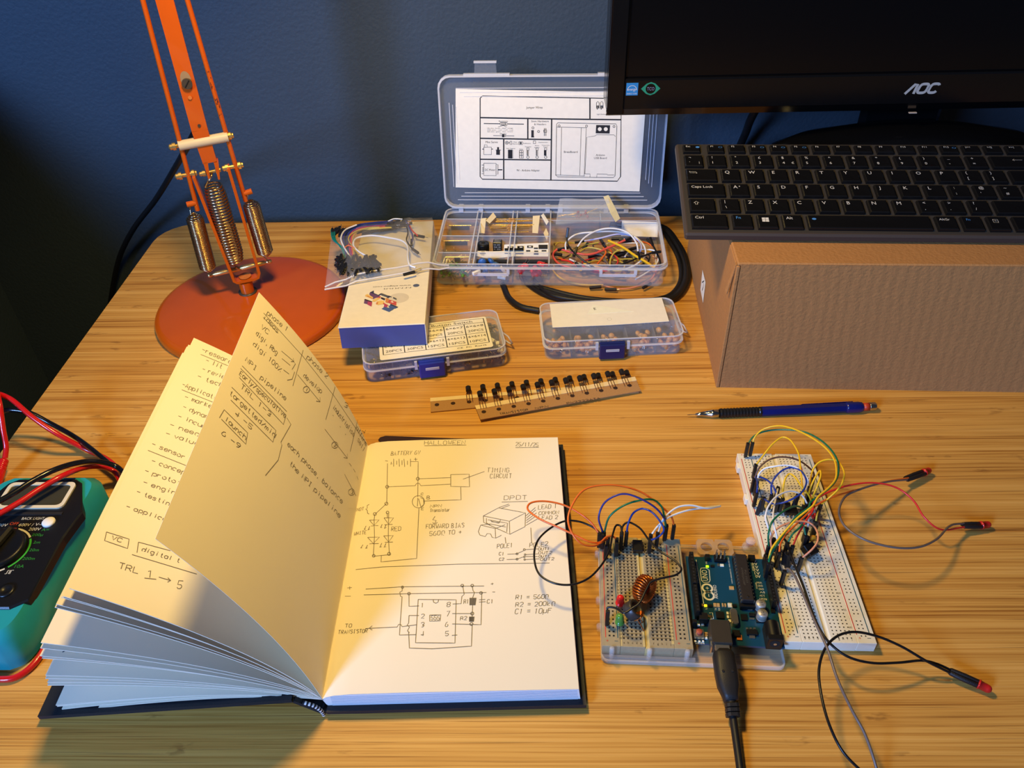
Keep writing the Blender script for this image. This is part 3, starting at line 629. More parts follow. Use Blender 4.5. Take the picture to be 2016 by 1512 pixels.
def jumper(pts, c, label, group=None, ends=('down', 'down'), r=.75, cat='wire', parent=None, name='jumper_wire', plug=13, pr=1.2, n=7, pin=True):
    """one jumper wire: sleeve, plugs and pins; ends: 'down' stands in a socket, a vector lies along it, None has no plug"""
    P = [Vector(p) for p in pts]; t = thing(name, label, cat, (P[0].x, P[0].y, max(0, min(p.z for p in P))), group) if parent is None else parent
    MB().tube(wm(c), spline(P, n), r, 7).build('wire', t)
    for k, e in ((0, ends[0]), (-1, ends[1])):
        if e is None: continue
        p = P[k]
        d = Vector((0, 0, -1)) if isinstance(e, str) else Vector(e).normalized()
        q = p+d*plug; fr = d.to_track_quat('Z', 'Y').to_matrix().to_4x4(); fr.translation = p-d*1.2
        MB().box(m_plug, (-pr, -pr, 0), (pr, pr, plug+1.2), fr, bev=.35).build('plug', t)
        if pin: MB().box(m_lead, (-.32, -.32, plug), (.32, .32, plug+5.5), fr).build('pin', t)
    return t
# ---------------- long organiser with its lid open
OF = frame((-101.5, 702.0, 5.2), R_(-2.3)); OW, OD, OH = 236, 124, 25
org = thing('organizer_box', 'long clear plastic organizer box standing open, lid against the wall', 'box', OF @ Vector((OW/2, OD/2, 0)))
b = MB(); ol = rrect(3, 3, OW-3, OD-3, 9); b.prism(m_clear, ol, 0, 1.3, OF); b.build('floor_panel', org)
b = MB(); wall_ring(b, m_clear, ol, 1.3, OH-5, 1.4, OF); b.build('side_wall', org)
b = MB(); o2 = rrect(0, 0, OW, OD, 11); wall_ring(b, m_rim, o2, OH-5, OH-3.8, 3.6, OF); wall_ring(b, m_clear, rrect(1.5, 1.5, OW-1.5, OD-1.5, 10), OH-3.8, OH, 1.2, OF); wall_ring(b, m_rim, rrect(1.5, 1.5, OW-1.5, OD-1.5, 10), OH-.5, OH, 1.4, OF); b.build('rim', org)
def org_uv(px, py, z=None): return OF.inverted() @ at(px, py, 5.2+(OH if z is None else z))
vr = [org_uv(1000, y).y for y in (494, 461, 428)]
def divider(p0, p1, h=OH-2):
    (x0, y0), (x1, y1) = p0, p1; b = MB(); L = math.hypot(x1-x0, y1-y0); f = OF @ Matrix.Translation((x0, y0, 1.3)) @ Matrix.Rotation(math.atan2(y1-y0, x1-x0), 4, 'Z')
    b.box(m_clear, (0, -.55, 0), (L, .55, h-1.6), f); b.box(m_rim, (0, -.6, h-1.6), (L, .6, h-1.3), f); b.build('divider', org)
uc = 118.0
divider((uc, 3), (uc, OD-3))
for v in vr: divider((4, v), (uc, v))
divider((uc, vr[2]-2), (OW-4, vr[2]-2)); divider((172, vr[2]-2), (172, OD-3))
for u in (40, 79):
    for lo, hi in ((3, vr[0]), (vr[0], vr[1]), (vr[1], vr[2]), (vr[2], OD-3)):
        for du in (-2.4, 2.4): divider((u+du, lo+1), (u+du, hi-1))
b = MB()
for x0, x1 in ((80, 126), (196, 216)): pass
for x0 in (42, 168):      # stepped catches on the front rim
    b.box(m_rim, (x0, -1.2, OH-12), (x0+36, .2, OH-9), OF); b.box(m_rim, (x0+34 if x0 < 100 else x0, -1.2, OH-10), (x0+37 if x0 < 100 else x0+3, .2, OH-4), OF)
    if x0 > 100: b.box(m_rim, (x0+34, -1.2, OH-10), (x0+37, .2, OH-4), OF)
b.build('catch', org)
# lid
LA = OF @ Vector((1, OD+1, OH+1)); lt = math.atan2(139, 17)
LF = Matrix.Translation(LA) @ Matrix.Rotation(R_(-2.3), 4, 'Z') @ Matrix.Rotation(lt, 4, 'X'); LH = 139.5
b = MB(); b.prism(m_lidc, rrect(1, 0, OW-1, LH, 11), -1.2, 0, LF); lid = b.build('lid', org, label='clear lid raised against the wall')
b = MB(); wall_ring(b, m_rim, rrect(0, 0, OW, LH, 12), 0, 7, 1.6, LF); b.build('lid_rim', lid)
b = MB()
for k in range(3):
    for y, x0, x1 in ((LH-14-k*4, 18+k*4, OW-18-k*4), (7+k*4, 14+k*4, OW-14-k*4)): b.box(m_rim, (x0, y, 0), (x1, y+.7, .8), LF)
    for x, y0, y1 in ((10+k*3.5, 22+k*4, LH-28-k*2), (OW-10.7-k*3.5, 22+k*4, LH-28-k*2)): b.box(m_rim, (x, y0, 0), (x+.7, y1, .8), LF)
b.build('stiffening_ribs', lid)
for x in (38, 174):
    b = MB(); b.box(m_rim, (x-11, LH-1, 1), (x+36, LH+1.5, 6), LF); b.prism(m_lidc, [(x, LH+1.5), (x+23, LH+1.5), (x+22, LH+13), (x+1, LH+13)], 2, 4, LF); b.box(m_rim, (x, LH+11.5, 1.2), (x+23, LH+13.5, 5), LF); b.build('latch', lid)
for x in (16, 38, 90, 112, 126, 176, 198):
    b = MB(); b.box(m_rim, (x, OD-4.5, OH-4), (x+5, OD-2, OH+2.5), OF); b.box(m_rim, (x, OD-2, OH+1), (x+5, OD+3, OH+2.5), OF); b.build('hinge_lug', org)
MB().box(m_rim, (8, OD-1, OH-1), (OW-8, OD+1.5, OH+1), OF).build('hinge_strip', org)
lN2 = (LF.to_3x3() @ Vector((0, 0, 1)))
def lidp(px, py, off=.5): P = onplane(px, py, LA+lN2*off, lN2); return P
lc = [lidp(*q) for q in ((897, 369), (1259, 377), (1273, 183), (897, 175))]
b = MB(); b.add(lc+[p-lN2*.25 for p in lc], [(0, 1, 2, 3), (7, 6, 5, 4), (0, 4, 5, 1), (1, 5, 6, 2), (2, 6, 7, 3), (3, 7, 4, 0)], m_card)
sheet_ = b.build('diagram_sheet', org, label='printed paper diagram inside the lid')
LI = LF.inverted(); pm = MB(); z4l = Z(840, 100, 3.877)
def lline(pts, w=.9):
    P = [lidp(*z4l(*q), off=.62) for q in pts]; pm.ribbon(m_ink2, P, w, lN2)
def lrect(x0, y0, x1, y1, w=.45): lline([(x0, y0), (x1, y0+(x1-x0)*.013), (x1, y1+(x1-x0)*.013), (x0, y1), (x0, y0)], w)
def ltext(t, X, Y, hz, wz=None):
    q = LI @ lidp(*z4l(X, Y)); k = .50/3.877
    print_text(pm, m_ink2, t, LF, q.x, q.y, hz*k, None if wz is None else wz*k, 'c'); 
_LFo = LF; LF = LF @ Matrix.Translation((0, 0, .65))
lline([(425, 345), (1485, 365), (1480, 960), (1455, 995), (425, 980), (408, 960), (408, 362), (425, 345)], 1.0)
for l in ([(408, 510), (960, 520), (1485, 526)], [(1246, 362), (1246, 518)], [(408, 668), (950, 678)], [(772, 518), (772, 672)], [(954, 522), (948, 985)], [(588, 675), (588, 980)], [(408, 828), (945, 834)]): lline(l, 1.4)
ltext('Jumper Wires', 822, 432, 18, 132); ltext('Resistors', 585, 537, 12, 72); ltext('3mm Hardware', 865, 537, 15, 142); ltext('& Headers', 866, 560, 14, 98); ltext('Diodes', 584, 633, 12, 52)
ltext('Mini Servo', 496, 696, 18, 100); ltext('DC Motor', 485, 908, 18, 86); ltext('9V - Arduino Adapter', 775, 912, 18, 192); ltext('Breadboard', 1100, 771, 18, 112); ltext('Arduino', 1326, 795, 16, 74); ltext('USB Board', 1326, 818, 16, 104)
ltext('Light Emitting', 1335, 484, 9, 74); ltext('Shift Register', 643, 745, 8, 74); ltext('Relay', 722, 750, 8, 30); ltext('Transistor', 774, 732, 9, 54); ltext('Photo', 843, 724, 8, 34); ltext('Resistor', 843, 738, 8, 44); ltext('Temperature', 908, 720, 8, 66); ltext('Sensor', 908, 732, 8, 38); ltext('Piezo', 678, 696, 8, 30); ltext('Element', 678, 710, 8, 44); ltext('Pushbutton', 765, 706, 8, 62); ltext('Potentiometer', 890, 698, 8, 76)
for k, y in enumerate((590, 604, 617)): ltext(('10k ohm - brown - black - orange', '330 ohm - red - red - red', '560 ohm - green - blue - brown')[k], 560, y, 7.5, 210)
lline([(436, 555), (560, 557)], .8); lline([(616, 558), (742, 560)], .8); lrect(562, 548, 614, 567, .6); lline([(575, 548), (575, 567)], .7); lline([(590, 548), (590, 567)], .7); lline([(602, 548), (602, 567)], .7)
lline([(508, 647), (668, 650)], .5); lline([(575, 648), (592, 648)], 3.2); lrect(580, 641, 604, 654, .4); lline([(585, 570), (545, 582)], .4); lline([(585, 570), (612, 582)], .4)
lrect(436, 735, 494, 792, .5); lrect(440, 718, 462, 735, .4); lline([(424, 750), (436, 750)], .8); lline([(494, 750), (506, 750)], .8); lline([(545, 755), (545, 794)], 4); lline([(526, 758), (568, 758)], .5); lline([(545, 735), (545, 755)], 2)
lrect(436, 858, 530, 952, .5); lrect(530, 868, 544, 942, .5); lline([(544, 908), (578, 908)], 1.2); lline([(420, 872), (436, 872)], .5); lline([(420, 938), (436, 938)], .5); lrect(426, 890, 434, 926, .4)
lline([(808, 606), (808, 656)], 2.6); lline([(798, 657), (820, 657)], 1.2); lline(C3(811, 588, 8, 10), .5); lline(C3(854, 616, 8, 10), .5); lrect(894, 604, 916, 622, .5)
for x in (898, 910): lline([(x, 590), (x, 650)], .6)
lline([(638, 755), (638, 822)], 4.6)
for k in range(8): lline([(618, 760+k*8), (662, 760+k*8)], .35)
lrect(708, 760, 736, 820, .6); lline([(722, 760), (722, 820)], .5); lline([(708, 778), (736, 778)], .5); lline([(708, 798), (736, 798)], .5)
for x in (773, 843, 908):
    lrect(x-9, 742, x+9, 758, .5); lline([(x-5, 758), (x-5, 800)], 1.0 if x != 908 else 2.2); lline([(x+4, 758), (x+4, 800)], .5); lline(C3(x, 812, 10, 8), .5)
lline(C3(612, 702, 12, 12), .5); lline(C3(612, 702, 4, 8), .5); lrect(636, 690, 650, 716, .5); lline([(624, 702), (636, 702)], .6); lrect(704, 694, 732, 716, .5); lline(C3(718, 705, 5, 8), 1); lrect(814, 688, 832, 708, .5)
for x in (1306, 1336): lline([(x-10, 440), (x-10, 396), (x, 386), (x+10, 396), (x+10, 440)], .5); lline([(x-4, 420), (x-4, 448)], .9); lline([(x+5, 420), (x+5, 440)], .9); lline([(x-12, 420), (x+12, 420)], .5)
lline([(1000, 550), (1445, 558), (1452, 575), (1438, 955), (1425, 968), (1000, 962), (985, 950), (992, 560), (1000, 550)], .5)
for l in ([(990, 582), (1218, 588)], [(1030, 585), (1022, 948)], [(1180, 588), (1168, 950)], [(1218, 588), (1202, 955)], [(982, 948), (1205, 955)], [(1208, 940), (1222, 660), (1285, 650), (1298, 640), (1430, 642), (1442, 655)], [(1205, 938), (1248, 940), (1246, 964)], [(1298, 966), (1300, 940), (1378, 942), (1380, 948), (1432, 948)]): lline(l, .4)
for x, y in ((1011, 573), (1220, 575), (1430, 578)): lline(C3(x, y, 8, 12), .5)
lline([(1292, 598), (1398, 600)], 8.6)
pm.build('printed_diagram', sheet_, kind='stuff')
wh = MB()
for x in (1321, 1367): wh.poly(m_card, [lidp(*z4l(x+15*math.cos(a), 598+15*math.sin(a)), off=.68) for a in [-k*math.pi/8 for k in range(16)]])
wh.build('printed_windows', sheet_, kind='stuff')
LF = _LFo
# organiser contents
zf = 6.8
def ocp(px, py, z): return at(px, py, z)
def lying(n, cells, fn):
    for k in range(n): fn(k)
random.seed(5)
def in_cell(u0, u1, v0, v1, z): return OF @ Vector((random.uniform(u0, u1), random.uniform(v0, v1), z))
# buzzer and relay standing on foam, strips of chips
c = at(952, 493, 14)
bz = thing('buzzer', 'round black piezo buzzer in the second row of the organizer box', 'buzzer', c)
MB().lathe(m_blk, [(6.0, 0), (6.2, .5), (6.2, 8), (5.9, 8.6), (1.2, 8.6), (1.0, 8.0), (.1, 8.0)], c, (0, 0, 1), 24).build('case', bz)
MB().box(m_card, (-3, -6.4, 1.2), (3, -6.15, 3), Matrix.Translation(c)).build('sticker', bz)
c = at(980, 494, 12); f = frame(c, R_(-4))
ry = thing('relay', 'black box-shaped relay with white lettering beside the buzzer', 'relay', c)
MB().box(m_blk, (-4.6, -4, 0), (4.6, 4, 12), f, bev=.5).build('case', ry)
p = MB(); fm_ = f @ Matrix.Translation((0, -4.06, 0)) @ Matrix.Rotation(math.pi/2, 4, 'X'); ft_ = f @ Matrix.Translation((0, 0, 12.06))
m_pw = mat('print_white', (216, 212, 200), .6)
for k in range(3): print_text(p, m_pw, ('G5V-1', '5VDC', 'JAPAN')[k], ft_, 0, 2.2-k*2.2, 1.3, 6.4)
for k in range(3): print_text(p, m_pw, ('1A 24V', '0.5A 125', 'OMRON')[k] if k < 2 else 'C 250', fm_, 0, 9.5-k*2.6, 1.5, 7)
p.build('print', ry, kind='stuff')
zk = Z(840, 380, 7.56)
def kz(X, Y, o=0): return at(*zk(X, Y), 20+(945-Y)*.036+o)
cd = thing('chip_card', 'white printed card holding chips beside the buzzer', 'card', kz(1300, 900)-Vector((0, 0, 12)))
KP_ = [kz(*q) for q in ((740, 935), (850, 965), (950, 975), (1130, 962), (1290, 942), (1810, 945), (1815, 740), (1155, 768), (1148, 862), (960, 868), (745, 862))]
b = MB(); n = len(KP_); dn = Vector((0, .5, -.3)); b.add(KP_+[q+dn for q in KP_], [tuple(range(n)), tuple(range(2*n-1, n-1, -1))]+[(j, j+n, (j+1) % n+n, (j+1) % n) for j in range(n)], m_card); b.build('card', cd)
def kquad(mb, m, x0, y0, x1, y1, o=.3, th=0):
    P = [kz(x0, y1, o), kz(x1, y1, o), kz(x1, y0, o), kz(x0, y0, o)]
    if th:
        up = Vector((0, -th*.8, th*.5)); mb.add([p+up for p in P]+P, [(0, 1, 2, 3), (0, 4, 5, 1), (1, 5, 6, 2), (2, 6, 7, 3), (3, 7, 4, 0)], m)
    else: mb.add(P, [(0, 1, 2, 3)], m)
for x0, x1 in ((1160, 1440),):
    b = MB(); kquad(b, m_blk, x0, 822, x1, 858, .2, 1.6); kquad(b, m_blk, 1205, 795, 1290, 830, .2, 1.6); kquad(b, m_blk, 1350, 790, 1440, 830, .2, 1.6); b.build('chip', cd)
b = MB(); kquad(b, m_ink2, 1665, 770, 1800, 832)
for x, y, w, h in ((1495, 782, 85, 34), (1480, 850, 60, 20), (1595, 812, 60, 20), (1600, 858, 60, 16), (1710, 850, 70, 18), (1160, 885, 90, 18), (1320, 882, 120, 26), (1595, 885, 70, 30), (770, 882, 100, 8), (790, 898, 90, 6)): kquad(b, m_ink2, x, y, x+w, y+h)
for k in range(4): kquad(b, m_ink2, 815+k*13, 845, 818+k*13, 930)
b.build('print', cd, kind='stuff')
b = MB(); kquad(b, m_card, 1518, 792, 1556, 806, .35)
for x in (1235, 1385): kquad(b, m_card, x, 800, x+40, 812, 1.6)
b.build('print', cd, kind='stuff')
m_foam = mat('black_foam', (40, 42, 46), .95)
fo = thing('foam_pad', 'dark anti-static foam with tan backing in front of the chip card', 'foam', OF @ Vector((80, vr[0]-8, 3)))
for x0, x1 in ((43.5, 76), (82.5, 116)):
    MB().box(m_foam, (x0, vr[0]-6, 8), (x1, vr[0]-1.5, 16), OF).build('foam', fo)
    MB().box(mat('cork_tan', (196, 158, 110), .9), (x0, vr[0]-9, 1.4), (x1, vr[0]-1.5, 8), OF).build('backing', fo)
# bars of pin header (gold) at the left
for k, (px, py, w) in enumerate(((906, 444, 34), (898, 474, 40), (900, 506, 34))):
    c = at(px, py, 18); t = thing('pin_header', ('gold pin header in the rearmost left cell of the organizer', 'gold pin header in the second left cell of the organizer', 'gold pin header split by a black block in the third left cell')[k], 'connector', c)
    MB().cyl(m_gold, c-Vector((w*.36, 0, 0)), c+Vector((w*.36, -.5, 0)), .8, 8).build('pin_row', t)
    MB().box(m_blk, (-3 if k == 2 else -w*.3, -1.2, -5), (3 if k == 2 else w*.3, 1.2, -1), Matrix.Translation(c)).build('housing', t)
    MB().box(m_gold, (-w*.3, -.3, -11.5), (w*.3, .3, -5), Matrix.Translation(c)).build('pins', t)
# taped resistors lying over the back cells
for k in range(11):
    y = 427+k*2.6; a = at(955+k*1.5, y+4, 30-k*.8); b_ = at(1060-k*2, y+random.uniform(-3, 5), 30-k*.8)
    t = thing('resistor', 'bundled resistor with long gold leads held by paper tape at both ends', 'resistor', a, 'taped resistors in the organizer box')
    MB().tube(m_gold, [a, a.lerp(b_, .5)-Vector((0, 0, .6)), b_], .42, 5).build('lead', t)
    m_ = a.lerp(b_, .48 + random.uniform(-.03, .03)); d = (b_-a).normalized()
    MB().lathe(m_tan, [(.7, 0), (1.15, .4), (1.15, 1.4), (.9, 1.8), (.9, 4.2), (1.15, 4.6), (1.15, 5.6), (.7, 6)], m_-d*3-Vector((0, 0, .6)), d, 8).build('body', t)
def tape_piece(pts, label, m=m_tape, th=.35, z=None, nm='paper_tape'):
    P = [at(*q) for q in pts]; t = MB(); n = len(P)
    t.add(P+[p-Vector((0, 0, th)) for p in P], [tuple(range(n)), tuple(range(2*n-1, n-1, -1))]+[(j, j+n, (j+1) % n+n, (j+1) % n) for j in range(n)], m); t.build(nm, None, label, 'tape', loc=P[0])
tape_piece([(947, 430, 31), (957, 429, 32), (954, 459, 22), (944, 458, 22)], 'tan paper tape strip on the left end of the taped resistors')
tape_piece([(971, 418, 34), (977, 427, 34), (964, 440, 31), (957, 434, 31)], 'short tan tape flag tilted above the resistors')
tape_piece([(1049, 425, 32), (1063, 424, 33), (1059, 459, 22), (1048, 458, 22)], 'tan paper tape strip on the right end of the taped resistors')
tape_piece([(1075, 449, 27), (1080, 460, 25), (1077, 474, 22), (1070, 459, 25)], 'small tan tape scrap by the middle divider')
tape_piece([(1065, 424, 33), (1070, 420, 33), (1080, 436, 31), (1076, 443, 30)], 'white tape end with a black tip behind the middle divider', m_card)
# LEDs and capacitors in the front row
gl = None
for k in range(34):
    p = in_cell(9, 34, 4.5, 20, zf+1+random.random()*9); an = random.uniform(0, 6.28); d = Vector((math.cos(an), math.sin(an), random.uniform(-.3, .5)))
    if gl is None: gl = led(p, d, m_grn, 'clear green LED in the pile in the front left cell', 'green LEDs in the organizer box', size=3, leads=10)
    else: dup(gl, p, (random.uniform(-.5, .5), random.uniform(-.5, .5), random.uniform(0, 6.28)))
rl_ = None
for k in range(16):
    p = in_cell(88, 113, 5.5, 20, zf+2.5+random.random()*7); an = random.uniform(0, 6.28); d = Vector((math.cos(an), math.sin(an), random.uniform(-.2, .7)))
    if rl_ is None: rl_ = led(p, d, m_redg, 'red LED in the pile in the third front cell', 'red LEDs in the organizer box', size=5, leads=10)
    else: dup(rl_, p, (random.uniform(-.5, .5), random.uniform(-.5, .5), random.uniform(0, 6.28)))
cp = None
def disc_cap(p, m, label, group, r=3.2, L=9, nm='capacitor', flat=.55):
    t = thing(nm, label, 'capacitor', p, group)
    MB().lathe(m, [(.2, -r*flat), (r*.6, -r*flat*.85), (r*.92, -r*flat*.4), (r, 0), (r*.92, r*flat*.4), (r*.6, r*flat*.85), (.2, r*flat)], p, (0, 1, 0), 12).build('body', t)
    for s in (-1, 1): MB().tube(m_lead, [p+Vector((s*1.2, 0, -r*.8)), p+Vector((s*1.27, 0, -r-2)), p+Vector((s*1.6, 1, -r-L))], .25, 5).build('lead', t)
    return t
for k in range(11):
    p = in_cell(47, 73, 6, 20, zf+4+random.random()*11); 
    if cp is None: cp = disc_cap(p, m_blue, 'blue disc capacitor in the second front cell', 'blue capacitors in the organizer box', 4.2, 3)
    else: dup(cp, p, (random.uniform(-.9, .9), random.uniform(-.9, .9), random.uniform(0, 6.28)))
for k, (px, py) in enumerate(((988, 546), (990, 531), (938, 536))):
    c = at(px, py, (8, 18, 22)[k]); f = frame(c, R_((-20, 30, 40)[k]), roll=R_(60*(k == 1)))
    t = thing('terminal_block', ('white plug lying low at the right of the blue capacitors', 'small white plug standing above the blue capacitors', 'tiny cream plug left of the blue capacitors')[k], 'connector', c)
    MB().box(m_card, (-4.5, -1.5, -1.5), (4.5, 1.5, 1.5), f, bev=.3).build('housing', t)
# loose resistor bits in the second left cell
sc_ = MB()
for k in range(16):
    p = in_cell(8, 34, vr[0]+6, vr[1]-6, zf+1+random.random()*3); an = random.uniform(0, 6.28); d = Vector((math.cos(an), math.sin(an), .2))
    sc_.tube(m_lead, [p, p+d*random.uniform(3, 7), p+d*6+Vector((2, 1, 1))], .22, 4)
sc_.build('wire_clippings', None, 'bent metal leads scattered in the second left cell of the organizer', 'wire', kind='stuff', loc=OF @ Vector((20, vr[0]+15, zf)))
# rear right cells: white card, dark chips, small bag of red beads with a taped end
c = at(1262, 452, 18); f = frame(c, R_(-6), tilt=R_(42))
t = thing('folded_card', 'blank cream card leaning in the rear right cell', 'card', c)
MB().box(m_card, (-21, -8, 0), (18, 9, .5), f).build('card', t)
c = at(1220, 447, 16); f = frame(c, R_(-20), tilt=R_(20)); t = thing('dark_switch', 'dark blue-grey switch next to the blank cream card', 'switch', c)
MB().box(mat('slate_plastic', (44, 54, 74), .4), (-11, -4, -3), (9, 4, 3), f, bev=.8).build('case', t); MB().box(m_blk, (-3, -2, 3), (4, 2, 5), f, bev=.4).build('slider', t)
bag_m = clear('thin_bag', (226, 222, 212), .15, .12)
g = []
for i in range(9):
    row = []
    for j in range(9):
        s, q = i/8, j/8; A = at(1102, 391, 52).lerp(at(1198, 392, 52), s); B = at(1094, 440, 30).lerp(at(1216, 434, 31), s); P = A.lerp(B, q)
        P.z += 1.5*math.sin(s*9+q*4)*.5; P.y += math.sin(q*26)*.6*(q < .45); row.append(P)
    g.append(row)
zb = thing('small_bag', 'small clear zip bag of red beads hanging over the rear right cells', 'bag', g[4][8])
MB().sheet(bag_m, g, thick=-.25).build('film', zb)
gb = [[p+Vector((0, 3.2*math.sin(math.pi*j/8)+.6, -1.5)) for j, p in enumerate(r)] for r in g]; MB().sheet(bag_m, gb).build('rear_film', zb)
m_bead = mat('bead_red', (150, 48, 40), .35); p0 = at(1149, 421, 36)
for k in range(12):
    q = p0+Vector((random.uniform(-8, 8), random.uniform(-2, 5), random.uniform(-5, 3)))
    t = MB(); t.lathe(m_bead, [(.2, -1.6), (1.1, -1.2), (1.6, 0), (1.1, 1.2), (.2, 1.6)], q, (random.random(), random.random(), 1), 8)
    t.tube(m_gold, [q, q+Vector((random.choice((-1, 1))*random.uniform(8, 22), 1, random.uniform(-6, 6)))], .25, 4)
    t.build('bead_resistor', None, 'tiny red bead-shaped part with bright leads inside the small clear bag', 'resistor', 'red beads in the small bag', loc=q)
tape_piece([(1188, 387, 50), (1198, 384, 51), (1213, 412, 45), (1221, 430, 40), (1212, 437, 39), (1202, 420, 44)], 'yellowed tape strip at the right end of the small clear bag', mat('old_tape', (222, 208, 160), .6))
# jumper wires heaped in the large right cell
zc = Z(1080, 380, 6.3)
def oj(pts, c, label, e0=None, e1=None, zz=20, r=.95):
    grp = 'tangled wires in the heap' if label.startswith('tangled') else None
    P = [at(*zc(q[0], q[1]), (q[2] if len(q) > 2 else zz)) for q in pts]
    jumper(P, c, label, grp, (e0, e1), r=r, plug=9, n=8, pin=False)
V = Vector
oj([(350, 680, 24), (440, 560, 31), (620, 460, 36), (800, 440, 38), (980, 490, 36), (1090, 620, 31), (1112, 740, 26)], 'white', 'long white jumper wire making the tallest arch in the organizer', V((-.3, -.7, -.6)), V((.1, -1, -.3)))
oj([(215, 710, 20), (215, 620, 24), (330, 520, 30), (560, 485, 33), (850, 480, 33), (1050, 530, 30), (1180, 650, 25), (1195, 780, 21), (1080, 890, 16), (900, 960, 12)], 'white', 'white jumper wire swinging round the right side of the heap')
oj([(430, 598, 22), (640, 560, 26), (860, 510, 30), (1020, 530, 29), (1140, 620, 26), (1150, 700, 22), (1110, 750, 20)], 'lilac', 'pale lilac jumper wire under the tall white arch', V((-1, -.1, -.1)), None)
oj([(300, 940, 12), (120, 870, 14), (55, 760, 16), (110, 700, 19), (300, 740, 19), (520, 760, 20), (760, 670, 24), (960, 580, 28)], 'salmon', 'orange-red jumper wire looping along the left wall of the cell', None, V((1, .5, .2)), r=1.2)
oj([(740, 590, 27), (900, 660, 26), (1080, 780, 24), (1200, 850, 22), (1320, 930, 20)], 'yellow', 'thick bright yellow jumper wire running down to the right', None, None, r=1.3)
oj([(228, 540, 38), (240, 640, 32), (350, 770, 27), (480, 870, 22), (600, 950, 18)], 'black', 'black jumper wire with its plug standing up at the left of the heap', V((.15, .55, 1)), None)
oj([(1290, 640, 25), (1350, 760, 20), (1385, 860, 16), (1385, 950, 12)], 'black', 'black jumper wire hanging by the right wall of the cell', V((-.15, .55, .3)), None)
oj([(850, 905, 18), (1000, 850, 20), (1150, 790, 22), (1290, 740, 24)], 'black', 'short black jumper wire crossing the heap low on the right', V((-1, -.4, 0)), V((1, .2, 0)))
oj([(1240, 700, 22), (1320, 720, 21), (1365, 790, 18), (1330, 890, 14), (1240, 970, 10), (1080, 1070, 8)], 'white', 'white jumper wire curling at the far right of the heap')
oj([(350, 700, 20), (480, 640, 20), (620, 615, 21)], 'khaki', 'short dull yellow jumper wire at the back left of the heap')
oj([(380, 730, 18), (480, 680, 20), (640, 700, 20), (800, 760, 17), (900, 850, 14)], 'khaki', 'dull yellow jumper wire across the middle of the heap')
oj([(570, 760, 17), (660, 770, 18), (720, 860, 15), (760, 920, 12)], 'grey', 'grey-green jumper wire bending down in the middle of the heap')
oj([(760, 920, 12), (770, 820, 17), (830, 730, 21), (960, 700, 23), (1040, 760, 21), (1075, 850, 17)], 'khaki', 'khaki jumper wire arched over the centre of the heap')
oj([(980, 590, 24), (1100, 600, 23), (1220, 620, 22), (1310, 680, 20)], 'orange', 'orange jumper wire at the back right of the heap', V((-1, .2, 0)), None)
oj([(260, 820, 14), (400, 880, 14), (600, 920, 13), (850, 935, 12), (1060, 915, 13)], 'white', 'white jumper wire lying along the front of the heap')
oj([(1290, 780, 16), (1340, 830, 14), (1340, 940, 10), (1260, 1080, 6), (1050, 1170, 4), (850, 1185, 3.5), (690, 1150, 3.5)], 'peach', 'peach jumper wire seen through the front wall at the right')
oj([(70, 900, 10), (60, 960, 8), (160, 1060, 5), (380, 1130, 3.6), (680, 1140, 3.6)], 'yellow', 'yellow jumper wire seen through the front wall at the left')
oj([(680, 680, 22), (710, 740, 21), (670, 800, 18), (600, 890, 14)], 'orange', 'short orange jumper wire dropping from the block of plugs')
oj([(480, 600, 16), (700, 650, 15), (800, 750, 14), (860, 800, 12)], 'orange', 'orange jumper wire under the block of plugs')
oj([(160, 830, 12), (260, 850, 13), (340, 900, 12), (500, 960, 10), (700, 1000, 8), (860, 1020, 8)], 'red', 'red jumper wire at the front left of the heap')
random.seed(33)
for k in range(22):
    cx0, cy0 = random.uniform(200, 1100), random.uniform(700, 900); P = []; an = random.uniform(0, 6.28); z0_ = random.uniform(8, 16)
    for j in range(6):
        P.append((min(1330, max(70, cx0)), min(960, max(620, cy0)), z0_+random.uniform(-2, 2))); cx0 += 190*math.cos(an); cy0 += 70*math.sin(an); an += random.uniform(.3, 1.1)
    oj(P, random.choice(('khaki', 'brown', 'orange', 'white', 'black', 'grey', 'yellow', 'red', 'khaki')), 'tangled jumper wire low in the heap in the organizer', r=.8)
for k, (x, y, z, dx, dy) in enumerate([(180, 690, 20, 1, .3), (460, 660, 19, .5, 1), (660, 600, 22, .2, -1), (690, 650, 22, .2, -1), (330, 740, 18, .3, 1), (370, 900, 14, -.5, 1), (510, 860, 13, 0, 1), (560, 780, 16, 1, .3), (950, 840, 14, .6, 1), (1180, 910, 13, 1, .1), (850, 570, 24, 1, -.2), (960, 600, 25, 1, 0), (1050, 690, 20, 1, .4), (580, 1170, 4.2, 1, 0), (770, 1195, 4, 1, -.2), (1220, 1150, 5, 1, .8), (100, 760, 15, 1, -.4), (890, 770, 16, 1, .5), (870, 1030, 7, 1, -.3), (1250, 600, 22, .3, -1)]):
    c = at(*zc(x, y), z); d = Vector((dx, dy, .1)).normalized(); fr = d.to_track_quat('Z', 'Y').to_matrix().to_4x4(); fr.translation = c
    MB().box(m_plug, (-1.3, -1.3, -6), (1.3, 1.3, 6), fr, bev=.3).tube(m_lead, [c+d*6, c+d*9], .3, 4).build('wire_plug', None, 'black jumper plug buried in the heap of wires', 'connector', 'loose plugs in the wire heap', loc=c)
